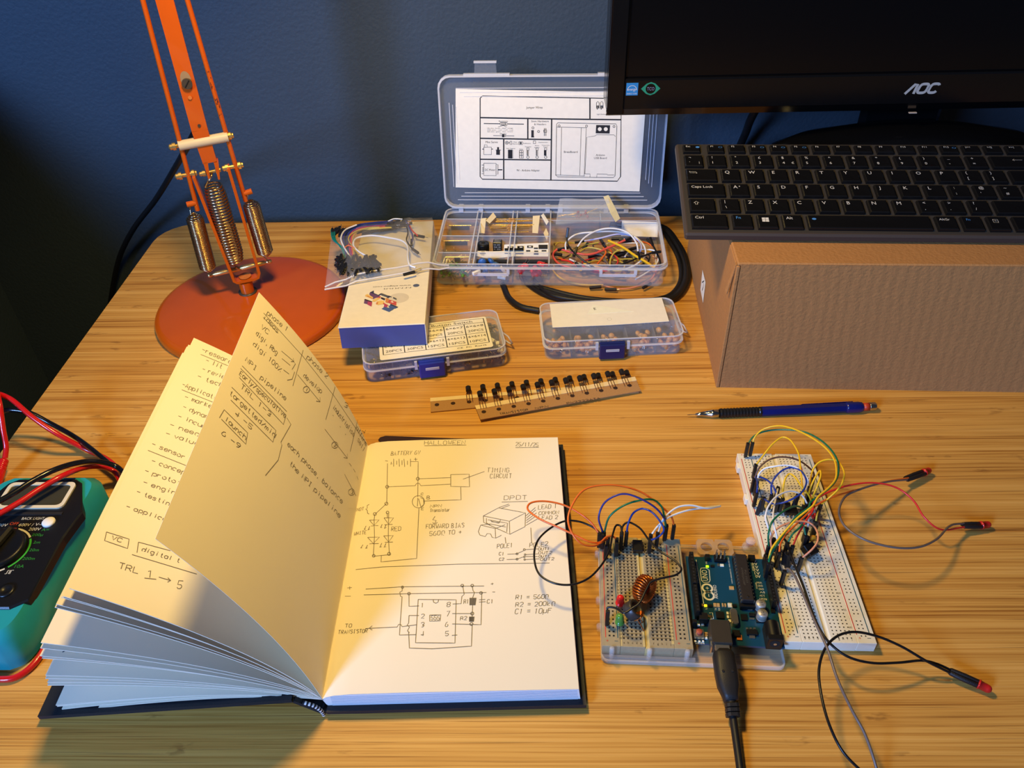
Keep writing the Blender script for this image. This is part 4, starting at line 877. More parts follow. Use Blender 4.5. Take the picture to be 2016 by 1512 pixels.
# ---------------- two small component boxes
def small_box(o, yaw, label, latch_m, ly, base_m, rim_m, W=126, D=63, H=21):
    F0 = frame(o, yaw); t = thing('component_box', label, 'box', F0 @ Vector((W/2, D/2, 0)))
    MB().prism(base_m, rrect(1.5, 1.5, W-1.5, D-1.5, 7), .3, 1.4, F0).build('floor_panel', t)
    b = MB(); wall_ring(b, base_m, rrect(1.5, 1.5, W-1.5, D-1.5, 7), 1.4, H-8, 1.2, F0); b.build('side_wall', t)
    lidb = MB(); wall_ring(lidb, base_m, rrect(0, 0, W, D, 9), H-8, H-1, 1.2, F0); wall_ring(lidb, rim_m, rrect(-.4, -.4, W+.4, D+.4, 9), H-8.6, H-7.8, 2.0, F0)
    L = lidb.build('lid', t)
    MB().prism(clear('lid_top_'+base_m.name, (226, 226, 236), .09, .15), rrect(.3, .3, W-.3, D-.3, 9), H-1, H, F0).build('lid_top', L)
    b = MB(); wall_ring(b, rim_m, rrect(0, 0, W, D, 9), H-.6, H+.2, 1.0, F0); b.build('lid_edge', L)
    for k in range(1, 5):
        for lo, hi in ((2.5, D/2), (D/2, D-2.5)): MB().box(base_m, (W*k/5-.5, lo, 1.4), (W*k/5+.5, hi, H-4), F0).build('divider', t)
    MB().box(base_m, (2.5, D/2-.5, 1.4), (W-2.5, D/2+.5, H-4), F0).build('divider', t)
    b = MB(); x = ly; b.box(latch_m, (x-11.5, -4.2, 1.5), (x+11.5, -1.2, H-3.2), F0, bev=1); b.box(latch_m, (x-11.5, -2, H-5), (x+11.5, 1.2, H-2.2), F0, bev=.8); la = b.build('latch', t)
    MB().box(rim_m, (x-6, -4.9, H-10.6), (x+6, -4.0, H-8), F0, bev=.3).build('catch', la)
    b = MB()
    for s in (-15, 13): b.box(rim_m, (x+s, -2.2, H-10), (x+s+2.4, 0, H-2), F0)
    b.build('catch_lug', t)
    b = MB(); b.tube(rim_m, [F0 @ Vector(q) for q in ((W, D*.62, H-9), (W+6, D*.5, H-11), (W+8.5, D*.38, H-14), (W+6.5, D*.42, H-15), (W, D*.5, H-12))], .8, 6); b.build('hang_loop', t)
    return t, F0
m_navy = mat('latch_navy', (24, 34, 84), .35); m_bl = mat('latch_blue', (26, 48, 150), .35)
pb, PF = small_box((-146.5, 550.6, 0), R_(10.6), 'small clear box of push buttons with a printed size table, under the white carton', m_bl, 59, m_lil, m_lilr)
cb, CF = small_box((9.6, 581.2, 0), R_(3.4), 'small clear box of tan capacitors with a blank paper label', m_navy, 61, m_clear, m_rim)
# size table on the push-button box
PT = PF @ Matrix.Translation((0, 0, 21.2)); PI_ = PT.inverted(); z5 = Z(680, 600, 5.93)
def pbl(X, Y): px, py = z5(X, Y); q = PI_ @ at(px, py, 21.4); return q.x, q.y
x0, y0 = pbl(405, 645); x1, y1 = pbl(1730, 495); xt, yt = pbl(1655, 135); yb = (y0+y1)/2
cardb = MB(); cardb.prism(m_card, rrect(x0, yb, x1, yt, 2.2), 0, .3, PT); tc = cardb.build('size_table', pb, label='white card printed with push button sizes')
gx0, gx1 = x0+3.2, x1-2.6; gy0 = yb+7.2; gy3 = yt-2.6; gy2 = gy3-6.2; gy1 = (gy0+gy2)/2
p = MB(); PT2 = PT @ Matrix.Translation((0, 0, .38))
def pl_(ax, ay, bx, by, w=.45): p.ribbon(m_ink2, [PT2 @ Vector((ax, ay, 0)), PT2 @ Vector((bx, by, 0))], w)
for y in (gy0, gy1, gy2, gy3): pl_(gx0, y, gx1, y)
for k in range(6):
    x = gx0+(gx1-gx0)*k/5; pl_(x, gy0, x, gy3 if k in (0, 5) else gy2, .8)
print_text(p, m_ink2, 'Push Button Switch', PT2, (gx0+gx1)/2+10, (gy2+gy3)/2, 3.4, 52)
cw = (gx1-gx0)/5; rh = gy1-gy0
for r, row in enumerate(([('6\u00d76\u00d79.5', '20PCS'), ('6\u00d76\u00d711', '20PCS'), ('6\u00d76\u00d712', '15PCS'), ('6\u00d76\u00d713', '15PCS'), ('6\u00d76\u00d714', '10PCS')], [('6\u00d76\u00d74.3', '20PCS'), ('6\u00d76\u00d75', '20PCS'), ('6\u00d76\u00d76', '20PCS'), ('6\u00d76\u00d77', '20PCS'), ('6\u00d76\u00d78', '20PCS')])):
    for k, (a, b_) in enumerate(row):
        cx = gx0+cw*(k+.5); print_text(p, m_ink2, a, PT2, cx, gy0+rh*(r+.73), 3.3, cw*.84); print_text(p, m_ink2, b_, PT2, cx, gy0+rh*(r+.28), 3.3, cw*.76)
print_text(p, m_ink2, 'CE  FC  RoHS', PT2, gx1-16, gy0-3.4, 1.8, 26)
p.build('print', tc, kind='stuff')
# push buttons inside
tb = None; random.seed(9)
for k in range(110):
    i, j = k % 5, (k//5) % 2; u = 126*(i+.5)/5+random.uniform(-7, 7); v = 63*(j*.5+.25)+random.uniform(-11, 9); z = 4.6+random.random()*10.0
    P = PF @ Vector((u, v, z))
    if tb is None:
        tb = thing('push_button', 'tiny black push button in the compartments of the lilac-tinted box', 'button', P, 'push buttons in the small box')
        f = Matrix.Translation(P)
        MB().box(m_blk, (-3, -3, -1.75), (3, 3, 1.75), f, bev=.3).build('case', tb); MB().cyl(m_blk, P+Vector((0, 0, 1.7)), P+Vector((0, 0, 5)), 1.7, 10).build('plunger', tb)
        for sx in (-1, 1):
            for sy in (-1, 1): MB().tube(m_gold, [P+Vector((sx*3, sy*2.2, -.5)), P+Vector((sx*3.7, sy*2.2, -1.5)), P+Vector((sx*3.3, sy*2.2, -3.6))], .3, 4).build('pin', tb)
    else: dup(tb, P, (random.uniform(-1.5, 1.5), random.uniform(-1.5, 1.5), random.uniform(0, 6.28)))
for k, (u, v) in enumerate(((119, 24), (112, 16), (121, 12), (116, 26))):
    P = PF @ Vector((u, v, 9+k)); f = frame(P, k*.8, tilt=.3*k); t = thing('white_plug', 'small white plastic plug at the right end of the push-button box', 'connector', P, 'white plugs in the push-button box')
    MB().box(m_card, (-3.5, -2.2, -2), (3.5, 2.2, 2), f, bev=.3).build('housing', t)
    MB().box(m_card, (-1, -2.6, -1.2), (1, -2.1, 1.4), f).build('key_ridge', t)
tcp = None
for k in range(90):
    i, j = k % 5, 0 if k < 62 else 1; u = 126*(i+.5)/5+random.uniform(-8, 8); v = 63*(j*.5+.25)+random.uniform(-12, 6); z = 5+random.random()*(9 if j == 0 else 6)
    P = CF @ Vector((u, v, z))
    if tcp is None: tcp = disc_cap(P, m_tan, 'tan bead capacitor in the compartments of the small clear box', 'tan capacitors in the small box', 2.9, 3, flat=.7)
    else: dup(tcp, P, (random.uniform(-1.6, 1.6), random.uniform(-1.6, 1.6), random.uniform(0, 6.28)))
z6 = Z(1040, 570, 6.11); zt = 21.45
P4 = [at(*z6(*q), zt) for q in ((292, 456), (980, 428), (1695, 382), (1605, 98), (258, 174))]
b = MB(); b.add(P4+[q-Vector((0, 0, .25)) for q in P4], [(0, 1, 2, 3, 4), (9, 8, 7, 6, 5)]+[(j, j+5, (j+1) % 5+5, (j+1) % 5) for j in range(5)], m_card); lb = b.build('paper_label', cb, label='blank paper label on the lid')
b = MB(); P3 = [at(*z6(*q), zt+.15) for q in ((712, 296), (1268, 262), (1080, 232), (775, 180))]; b.add(P3+[q-Vector((0, 0, .12)) for q in P3], [(0, 1, 2, 3), (7, 6, 5, 4)]+[(j, j+4, (j+1) % 4+4, (j+1) % 4) for j in range(4)], mat('label_scrap', (244, 240, 214), .5)); ls = b.build('torn_sticker', cb)
b = MB(); q = at(*z6(800, 230), zt+.3)
for k, w in enumerate((1.8, 1.2, 1.8)): b.box(m_ink2, (-.7, -1.6+k*1.3, 0), (-.7+w, -1.2+k*1.3, .03), frame(q, .2))
b.box(m_ink2, (-1, -1.8, 0), (-.6, 1.6, .03), frame(q, .2)); b.build('print', ls, kind='stuff')
b = MB(); q = at(*z6(976, 356), zt+.05); b.tube(mat('pencil_faint', (190, 180, 160), .7), [q+Vector((2*math.cos(a), 2*math.sin(a), 0)) for a in [k*math.pi/8 for k in range(16)]], .12, 4, closed=True); b.build('pen_circle', lb)
# ---------------- white carton and the bag of jumper wires on it
m_cart = mat('carton_white', (236, 222, 190), .6); m_cartb = mat('carton_blue', (70, 80, 140), .5)
KF = frame(at(665, 645, 44), R_(3.6), tilt=R_(-4.4)); KW, KL, KT = 75.5, 222, 21.5
kt = thing('white_carton', 'flat white carton with blue edges lying over the push-button box', 'box', KF @ Vector((KW/2, KL/2, -KT)))
MB().box(m_cartb, (.6, .4, -KT), (KW-.6, KL-.4, -1.2), KF).build('tray', kt, label='blue tray edge')
b = MB(); b.box(m_cart, (0, 0, -1.2), (KW, KL, 0), KF, bev=.4); b.box(m_cart, (KW-.6, .2, -KT), (KW, KL, -1.2), KF); b.build('sleeve', kt)
p = MB(); KT2 = KF @ Matrix.Translation((0, 0, .06)); KI = KF.inverted(); kN = KF.to_3x3() @ Vector((0, 0, 1)); kP = KF @ Vector((0, 0, 0))
z7 = Z(680, 540, 10.8)
def kp(X, Y): q = KI @ onplane(*z7(X, Y), kP, kN); return q.x, q.y
for t_s, X0, Y0, X1, Y1, h in (('www.elegoo.com', 1395, 235, 590, 275, 2.5), ('F-F F-M M-M', 1395, 285, 820, 308, 2.3)):
    xa, ya = kp(X0, Y0); xb, yb_ = kp(X1, Y1); print_text(p, m_ink2, t_s, KT2, (xa+xb)/2, (ya+yb_)/2, h, math.hypot(xb-xa, yb_-ya), 'c', rot=math.pi)
p.build('print', kt, kind='stuff')
ccx, ccy = kp(1505, 238); MB().prism(mat('dot_slate', (84, 92, 112), .6), circ(ccx, ccy, 3.0, 24), .02, .07, KF).build('printed_dot', kt)
ccx, ccy = kp(1130, 505); MB().prism(mat('print_circle', (214, 200, 172), .6), circ(ccx, ccy, 9.5, 36), .01, .04, KF).build('printed_circle', kt)
# block pattern of coloured parallelograms
pal = {'n': (50, 52, 78), 'p': (106, 70, 104), 'r': (196, 78, 70), 'y': (232, 190, 104), 'g': (84, 84, 86), 'b': (72, 92, 138), 'w': (244, 228, 196), 'm': (176, 66, 96), 'o': (206, 130, 70), 'd': (56, 40, 44)}
art = [('n', [(520, 385), (605, 345), (605, 400), (700, 440), (760, 400), (770, 430), (700, 470), (520, 405)]), ('p', [(510, 410), (525, 390), (700, 455), (745, 470), (660, 500), (590, 530), (510, 430)]), ('w', [(605, 345), (680, 350), (770, 385), (700, 430), (605, 390)]), ('y', [(425, 440), (470, 420), (590, 490), (580, 530), (415, 470)]),
       ('o', [(440, 462), (470, 455), (580, 515), (575, 530)]), ('d', [(415, 525), (570, 580), (560, 605), (400, 545)]), ('p', [(405, 550), (480, 572), (470, 640), (392, 620)]), ('m', [(480, 575), (570, 600), (555, 690), (465, 645)]), ('r', [(745, 470), (760, 490), (700, 520), (660, 505)]), ('y', [(590, 540), (700, 500), (740, 520), (620, 590), (570, 580)]),
       ('g', [(770, 405), (920, 460), (900, 500), (760, 450)]), ('n', [(920, 455), (1000, 490), (940, 492), (910, 510), (880, 500)]), ('g', [(1020, 485), (1090, 520), (1085, 550), (1010, 515)]), ('d', [(765, 490), (850, 520), (830, 560), (750, 520)]), ('o', [(855, 540), (910, 560), (905, 620), (850, 600)]), ('r', [(920, 540), (1085, 590), (1080, 670), (905, 610)]), ('o', [(860, 505), (920, 525), (905, 560), (855, 540)]),
       ('y', [(660, 580), (760, 560), (830, 580), (800, 640), (680, 660)]), ('o', [(650, 610), (700, 590), (690, 640), (655, 650)]), ('r', [(810, 610), (910, 660), (900, 670), (800, 640)]), ('m', [(830, 640), (900, 665), (890, 700), (810, 720)]), ('b', [(830, 700), (1040, 740), (930, 805), (770, 740)]), ('b', [(905, 670), (1000, 700), (1050, 735), (940, 720)]), ('n', [(960, 635), (1120, 700), (1100, 720), (950, 660)]), ('b', [(950, 660), (1100, 715), (1060, 735), (930, 690)]), ('w', [(1000, 570), (1010, 610), (990, 610), (980, 575)]), ('w', [(960, 588), (1035, 598), (1033, 606), (960, 598)])]
for k, (c, q) in enumerate(art):
    P = [kp(*v) for v in q]
    A_ = sum(P[i][0]*P[(i+1) % len(P)][1]-P[(i+1) % len(P)][0]*P[i][1] for i in range(len(P)))
    if A_ < 0: P = P[::-1]
    b = MB(); vs = [KF @ Vector((x, y, .06+k*.012)) for x, y in P]; b.add(vs, [tuple(range(len(P)))], mat('ink_'+c, pal[c], .6)); b.build('printed_block', kt)
# the bag
random.seed(21)
bm = clear('zip_bag', (212, 206, 200), .14, .10)
def ktop(P): q = KI @ P; return (KF @ Vector((q.x, q.y, 0))).z
CN = [at(638, 561, 43), at(884, 519, 40), at(849, 411, 40), at(648, 452, 40)]
def bagp(s, q, top):
    P = CN[0].lerp(CN[1], s).lerp(CN[3].lerp(CN[2], s), q); e = min(1, 4*min(s, 1-s))*min(1, 5*min(q+.0, 1-q)); e = max(e, 0)**.5
    zt_ = ktop(P)
    if KI @ P is not None and not (-2 < (KI @ P).x < KW+2): zt_ -= 3
    if top: P.z = zt_+3.2+13*e+1.2*math.sin(s*17+q*9)*e+.8*math.sin(q*31-s*5)*e+.5*math.sin(s*60)*e
    else: P.z = zt_+2.4
    return P
NS = 30
bag = thing('zip_bag', 'clear zip bag full of jumper wires lying on the white carton', 'bag', bagp(.5, .5, False))
MB().sheet(bm, [[bagp(i/NS, j/NS, True) for j in range(NS+1)] for i in range(NS+1)], thick=0).build('front_film', bag)
MB().sheet(bm, [[bagp(i/10, j/10, False) for j in range(11)] for i in range(11)]).build('back_film', bag)
m_seal = clear('zip_seal', (236, 226, 210), .7, .3)
for dq in (-.012, .03): MB().tube(m_seal, [bagp(k/12, max(dq, 0), True)+Vector((0, -1.5 if dq < 0 else 0, .3)) for k in range(13)], .9, 6).build('zip_seal', bag)
bw = thing('wire_bundle', 'bundle of coloured jumper wires with black plugs inside the zip bag', 'wires', bagp(.5, .5, False))
zb6 = Z(640, 400, 8.4)
def bz_(X, Y, dz=0):
    P = at(*zb6(X, Y), 46); zt_ = ktop(P); return at(*zb6(X, Y), zt_+4.6+dz)
def bwire(pts, c, r=.75): MB().tube(wm(c), spline([bz_(*q) for q in pts], 8), r, 6).build('wire', bw)
for k in range(12):
    o = k*15; bwire([(330+o*.9, 830+o*.2, k*.5), (290+o, 640, 2), (330+o*.9, 480+o*.3, 3), (520+o*.4, 370+o*.45, 3), (800, 325+o*.6, 3), (1120, 300+o*.6, 2)], ('blue', 'violet', 'blue', 'black', 'blue', 'violet', 'blue', 'red', 'blue', 'red', 'salmon', 'khaki')[k], 1.0)
bwire([(410, 880, 3), (300, 700, 5), (265, 570, 6), (340, 440, 6), (520, 360, 6)], 'white', .9)
bwire([(560, 850, 3), (440, 700, 5), (390, 570, 5), (500, 470, 5), (700, 410, 5), (900, 400, 4)], 'khaki')
bwire([(720, 890, 2), (560, 800, 4), (470, 690, 5), (520, 580, 6), (750, 535, 6), (1050, 570, 6), (1270, 620, 6), (1360, 700, 5), (1370, 900, 5), (1410, 1030, 3), (1500, 1062, 2)], 'white', 1.0)
for k in range(3): bwire([(100+30*k, 440, 2), (130+20*k, 600, 3), (290, 740+20*k, 4), (330, 900, 2)], 'teal')
bwire([(320, 740, 5), (380, 700, 6), (460, 730, 5), (600, 830, 3), (720, 880, 2)], 'orange'); bwire([(1320, 300, 2), (1370, 480, 3), (1350, 620, 3), (1430, 740, 2)], 'black'); bwire([(1340, 300, 3), (1400, 420, 4), (1450, 540, 3), (1440, 640, 2)], 'violet'); bwire([(1380, 330, 3), (1440, 450, 3), (1530, 540, 2)], 'red')
bwire([(1040, 300, 3), (1140, 260, 4), (1280, 265, 3)], 'white'); bwire([(1440, 1150, 1), (1540, 1090, 1), (1590, 1070, 1)], 'khaki', .4)
def bplug(X, Y, d, dz=2):
    c = bz_(X, Y, dz); d = Vector(d).normalized(); fr = d.to_track_quat('Z', 'Y').to_matrix().to_4x4(); fr.translation = c
    MB().box(m_plug, (-1.2, -1.2, -6), (1.2, 1.2, 6), fr, bev=.3).tube(m_lead, [c+d*6, c+d*10], .28, 4).build('plug', bw)
for k in range(120):
    a = random.random(); X = 220+a*650+random.uniform(-30, 30); Y = 900+random.random()*(260-120*abs(a-.35))
    bplug(X, Y, (random.uniform(-.6, .8), -1, random.uniform(-.15, .25)), random.uniform(0, 6))
for k in range(12): bplug(1060+random.uniform(0, 300), 300+random.uniform(-10, 110), (1, random.uniform(-.5, .5), .1), random.uniform(0, 4))
for k in range(9): bplug(120+k*26, 440+random.uniform(-20, 60), (random.uniform(-.4, .4), 1, .1), 2)
for k in range(14): bplug(520+k*45, 470-k*4+random.uniform(-15, 15), (1, random.uniform(.2, .9), 0), 0)
for X, Y, d in ((1560, 545, (1, -.4, 0)), (1430, 650, (.1, -1, 0)), (1490, 790, (.8, -1, 0)), (1390, 1160, (1, .5, 0))): bplug(X, Y, d, 1)
# ---------------- coiled black cable
cbl = MB(); cab = thing('coiled_cable', 'thick black cable coiled around the right end of the organizer box', 'cable', at(1350, 540, 0))
for k, (o, z) in enumerate(((0, 2.6), (8, 2.6), (15, 2.6), (5, 5.4))):
    q = [(1240-o*1.2, 440, z), (1304-o*.8, 446, z), (1335-o, 478, z), (1354-o, 520, z), (1352-o, 560, z), (1325-o*.8, 590-o*.4, z), (1260, 600-o*.5, z), (1160, 597-o*.6, z), (1085, 585-o*.9, z), (1040+k*6, 560, 2.6), (1010+k*8, 520, 2.6)]
    MB().tube(m_cable, spline([at(*p) for p in q], 8), 2.5, 10).build('loop', cab)
MB().tube(m_cable, spline([at(*p) for p in ((990, 560, 2.6), (1003, 588, 3.2), (1025, 604, 3.2), (1062, 612, 3.2))], 8), 3.1, 12).build('cable_end', cab)
# ---------------- transistor strips
m_tr = mat('transistor_black', (26, 24, 24), .4)
def transistor(parent, P, d, u):
    """TO-92 part lying on its tape: D-shaped body, three splayed leads"""
    d = Vector(d).normalized(); u = Vector(u).normalized(); w = u.cross(d).normalized(); fr = Matrix((u.to_4d(), w.to_4d(), d.to_4d(), (0, 0, 0, 1))).transposed(); fr.col[3] = Vector(P).to_4d()
    fr[3][0] = fr[3][1] = fr[3][2] = 0; fr[3][3] = 1
    pts = [(2.3*math.cos(a), 2.3*math.sin(a)+.2) for a in [R_(-38)+k*R_(256)/9 for k in range(10)]]
    t = MB().prism(m_tr, pts, 0, 4.9, fr, smooth=False, inset=.4).build('transistor', parent)
    for s in (-1, 0, 1):
        MB().tube(mat('copper_lead', (176, 112, 70), .35, metal=1), [fr @ Vector((s*1.2, 0, 0)), fr @ Vector((s*2.3, 0, -3.5)), fr @ Vector((s*2.3, 0, -13))], .3, 4).build('lead', t)
def tape_strip(pA, pB, pC, pD, th, n, b0, b1, zb, label, text, holes, yn):
    """corner points of the kraft strip (front-left, front-right, rear-right, rear-left)"""
    P = [Vector(q) for q in (pA, pB, pC, pD)]; up = Vector((0, 0, th)); t = thing('transistor_strip', label, 'transistors', P[0])
    MB().add(P+[q-up for q in P], [(0, 1, 2, 3), (7, 6, 5, 4)]+[(j, j+4, (j+1) % 4+4, (j+1) % 4) for j in range(4)], m_kraft).build('kraft_strip', t)
    a, b_ = P[3].lerp(P[0], yn-.02), P[2].lerp(P[1], yn-.02); up2 = Vector((0, 0, .35))
    MB().add([a+up2, b_+up2, P[2]+up2, P[3]+up2, a, b_, P[2], P[3]], [(0, 1, 2, 3), (0, 4, 5, 1), (1, 5, 6, 2), (2, 6, 7, 3), (3, 7, 4, 0)], m_tape).build('masking_tape', t)
    hl = MB()
    for k in range(holes):
        f = (k+.4)/holes; c = P[3].lerp(P[0], .52).lerp(P[2].lerp(P[1], .52), f)+Vector((0, 0, .06)); hl.add([c+Vector((2*math.cos(x), 2*math.sin(x), 0)) for x in [j*math.pi/6 for j in range(12)]], [tuple(range(12))], mat('hole_dark', (52, 30, 16), .9))
    hl.build('sprocket_holes', t, kind='stuff')
    u = (Vector(b1)-Vector(b0)).normalized(); d = Vector((-u.y, u.x, .12)).normalized()
    for k in range(n):
        transistor(t, Vector(b0).lerp(Vector(b1), k/(n-1))-d*2.4, d, u)
    if text:
        p = MB(); fr = frame(P[0], math.atan2(u.y, u.x)); L = (P[1]-P[0]).length
        for s_, f0, f1 in (('TRANSISTOR', .12, .29), ('NPN', .335, .415), ('PN2222ATA', .53, .735)):
            st, Wd = strokes(s_); sc = (f1-f0)*L/Wd
            for pl in st: p.ribbon(m_ink2, [fr @ Vector((f0*L+x*sc, 1.9+y*.38+((f0+f1)/2-.2)*0, .12)) for x, y in pl], .42)
        p.build('handwriting', t, kind='stuff')
    return t
tape_strip(at(848, 811, 1.2), at(1258, 772, 1.2), at(1250, 752, 1.2), at(847, 784, 1.2), 1.0, 12, at(922, 766, 4), at(1234, 735, 4), 3, 'rear kraft strip of taped black transistors, mostly hidden', None, 13, .28)
tape_strip(at(946, 826, 3.4), at(1262, 769, 3.4), at(1250, 742, 3.4), at(935, 799, 3.4), .8, 11, at(945, 776, 7), at(1224, 733, 7), 6, 'front kraft strip of taped black transistors with handwriting', True, 11, .30)
# ================================================================ cardboard box
def kraft(nm, ridges):
    m = mat(nm, (170, 118, 64), .85, noise=(260, .10)); n = m.node_tree; b = n.nodes['Principled BSDF']; L = n.links.new
    tc = n.nodes.new('ShaderNodeTexCoord'); mp = n.nodes.new('ShaderNodeMapping'); L(tc.outputs['Object'], mp.inputs[0]); mp.inputs['Rotation'].default_value = (0, R_(7), 0)
    w = n.nodes.new('ShaderNodeTexWave'); w.inputs['Scale'].default_value = 38; w.inputs['Distortion'].default_value = 3.5; w.inputs['Detail'].default_value = 4; w.inputs['Detail Scale'].default_value = .8; L(mp.outputs[0], w.inputs[0])
    nz = n.nodes.new('ShaderNodeTexNoise'); nz.inputs['Scale'].default_value = 420; nz.inputs['Detail'].default_value = 4; L(tc.outputs['Object'], nz.inputs[0])
    ad = n.nodes.new('ShaderNodeMath'); ad.operation = 'MULTIPLY_ADD'; L(w.outputs[1], ad.inputs[0]); ad.inputs[1].default_value = ridges; L(nz.outputs[0], ad.inputs[2])
    bp = n.nodes.new('ShaderNodeBump'); bp.inputs['Distance'].default_value = .0007; bp.inputs['Strength'].default_value = .7; L(ad.outputs[0], bp.inputs['Height']); L(bp.outputs[0], b.inputs['Normal'])
    return m
m_kr, m_kt = kraft('kraft_board', .28), kraft('kraft_board_top', .05)
BF = frame((157.0, 541.8, 0), R_(-2.4)); BW, BD, BH = 345, 226, 122
cx_ = thing('cardboard_box', 'brown corrugated cardboard box under the keyboard and monitor', 'box', BF @ Vector((BW/2, BD/2, 0)))
b = MB(); b.box(m_kr, (2.2, 3, 0), (BW, BD, BH-3), BF); b.build('inner_walls', cx_)
b = MB(); b.box(m_kt, (0, .6, BH-3), (BW, BD, BH), BF, bev=1.0); b.build('lid_top', cx_)
b = MB(); b.add([BF @ Vector(q) for q in ((2.6, 0, 0), (BW, 0, 0), (BW, 0, BH-.8), (2.6, 0, BH-.8), (2.6, 2.6, 0), (BW, 2.6, 0), (BW, 2.6, BH-3), (2.6, 2.6, BH-3))], [(0, 1, 2, 3), (5, 4, 7, 6), (4, 0, 3, 7), (1, 5, 6, 2), (3, 2, 6, 7), (4, 5, 1, 0)], m_kr); b.build('front_panel', cx_)
b = MB(); b.box(m_kt, (-.6, -.2, 0), (2.2, BD, BH-2.6), BF, bev=.5); b.build('side_panel', cx_)
b = MB(); b.add([BF @ Vector(q) for q in ((-1, 1.2, BH-2), (-1, 5, BH-1.5), (-4.6, 9, BH-30), (-3.5, 6, BH-31.5), (-.2, 1.2, BH-2), (-.2, 5, BH-1.5), (-3.8, 9, BH-30), (-2.7, 6, BH-31.5))], [(0, 1, 2, 3), (7, 6, 5, 4), (0, 4, 5, 1), (1, 5, 6, 2), (2, 6, 7, 3), (3, 7, 4, 0)], m_kt); b.build('torn_flap', cx_)
sP = BF @ Vector((-.65, 0, 0)); sN = BF.to_3x3() @ Vector((-1, 0, 0))
def bs(px, py): return onplane(px, py, sP+sN*.3, sN)
b = MB(); P = [bs(1383, 531), bs(1389, 556), bs(1384, 597), bs(1379, 570)]; b.add(P, [(0, 1, 2, 3)], m_card); st_ = b.build('side_sticker', cx_, label='white sticker with a black mark')
b = MB(); P = [onplane(x, y, sP+sN*.5, sN) for x, y in ((1382, 556), (1386, 553), (1384, 566), (1382, 572))]; b.ribbon(m_ink2, P, 1.2, sN); b.build('print', st_)
# ================================================================ keyboard
m_case = mat('keyboard_case', (64, 54, 46), .5, noise=(700, .08)); m_well = mat('keyboard_deck', (52, 47, 41), .6)
m_key = mat('key_black', (14, 13, 13), .34, noise=(900, .15), coat=.25); m_leg2 = mat('legend_white', (205, 200, 190), .6); m_leg3 = mat('legend_blue', (70, 130, 190), .6)
KP = 19.5; KBF = frame((163.6, 647.0, 148.25), -.0513, tilt=R_(12.54))
# frame origin = letter Q; key (u, v) in pitches from the upper-left corner of the Q key
kb = thing('keyboard', 'black compact keyboard in a dark grey case resting on the cardboard box', 'keyboard', KBF @ Vector((130, -20, -14)))
KO = KBF @ Matrix.Translation((-.30*KP, .27*KP, 0))     # upper-left corner of the Q key cell
x0k, x1k = -1.68*KP, 13.75*KP; y0k, y1k = -4.18*KP, 1.95*KP
b = MB(); b.box(m_case, (x0k, y0k, -9.2), (x1k, y1k, -2.0), KO, bev=1.6); b.build('case', kb)
b = MB(); b.box(m_well, (x0k+2.5, y0k+3, -3.4), (x1k-2.5, y1k-2, -1.9), KO); b.build('deck', kb)
for xx in (x0k+40, x1k-70):
    q = KO @ Vector((xx, y1k-14, -9)); MB().box(m_blk, (q.x, q.y-3, 122.1), (q.x+24, q.y+3, q.z+1.5), bev=1).build('foot', kb)
def key(u, v, w, legs, h=1.0, parent=kb):
    g = .10; x0, x1 = (u+g)*KP, (u+w-g)*KP; y1, y0 = (v-g*.9)*KP, (v-h+g*.9)*KP; e = 1.0
    vs = []
    for z, q in ((-1.9, 0), (.3, .35), (.8, 1.1)):
        for x, y in ((x0+q, y0+q), (x1-q, y0+q), (x1-q, y1-q), (x0+q, y1-q)): vs.append(KO @ Vector((x, y, z)))
    xm, ym = (x0+x1)/2, (y0+y1)/2; vs.append(KO @ Vector((xm, ym, .5)))
    fs = [(k*4+j, k*4+(j+1) % 4, (k+1)*4+(j+1) % 4, (k+1)*4+j) for k in range(2) for j in range(4)]+[(8+j, 8+(j+1) % 4, 12) for j in range(4)]
    mb = MB(); mb.add(vs, fs, m_key); ko = mb.build('key', parent)
    if legs:
        p = MB(); F = KO @ Matrix.Translation((0, 0, .86))
        for it in legs:
            t, dx, dy, hh = it[:4]; mm = it[4] if len(it) > 4 else m_leg2
            if callable(t): t(p, F, x0+dx*(x1-x0 if dx > 1 else KP), y1-dy*KP)
            else: print_text(p, mm, t, F, x0+dx*KP, y1-dy*KP-hh, hh, None, 'l')
        p.build('legend', ko, kind='stuff')
    return ko
def ln(p, F, pts, w=.4, m=None): p.ribbon(m or m_leg2, [F @ Vector((x, y, 0)) for x, y in pts], w)
def g_shift(p, F, x, y): ln(p, F, [(x, y-2), (x+2, y), (x+4, y-2), (x+2.8, y-2), (x+2.8, y-4), (x+1.2, y-4), (x+1.2, y-2), (x, y-2)])
def g_tab(p, F, x, y): ln(p, F, [(x, y), (x, y-1.4)]); ln(p, F, [(x, y-.7), (x+5.5, y-.7)]); ln(p, F, [(x+5.8, y-1.6), (x+5.8, y-3)]); ln(p, F, [(x, y-2.3), (x+5.5, y-2.3)])
def g_back(p, F, x, y): ln(p, F, [(x+8, y-1), (x, y-1), (x+1.6, y)]); ln(p, F, [(x, y-1), (x+1.6, y-2)])
def g_win(p, F, x, y):
    for i in (0, 1):
        for j in (0, 1): p.poly(m_leg2, [(F @ Vector((x+6+i*2.8, y-5-j*2.6, 0))), (F @ Vector((x+6+i*2.8, y-7.3-j*2.6, 0))), (F @ Vector((x+8.5+i*2.8, y-7.4-j*2.6, 0))), (F @ Vector((x+8.5+i*2.8, y-4.9-j*2.6, 0)))])
def g_menu(p, F, x, y): ln(p, F, [(x, y), (x+3.6, y), (x+3.6, y-3.6), (x, y-3.6), (x, y)], .35); ln(p, F, [(x+.9, y-1.2), (x+2.7, y-1.2)], .3); ln(p, F, [(x+.9, y-2.2), (x+2.7, y-2.2)], .3)
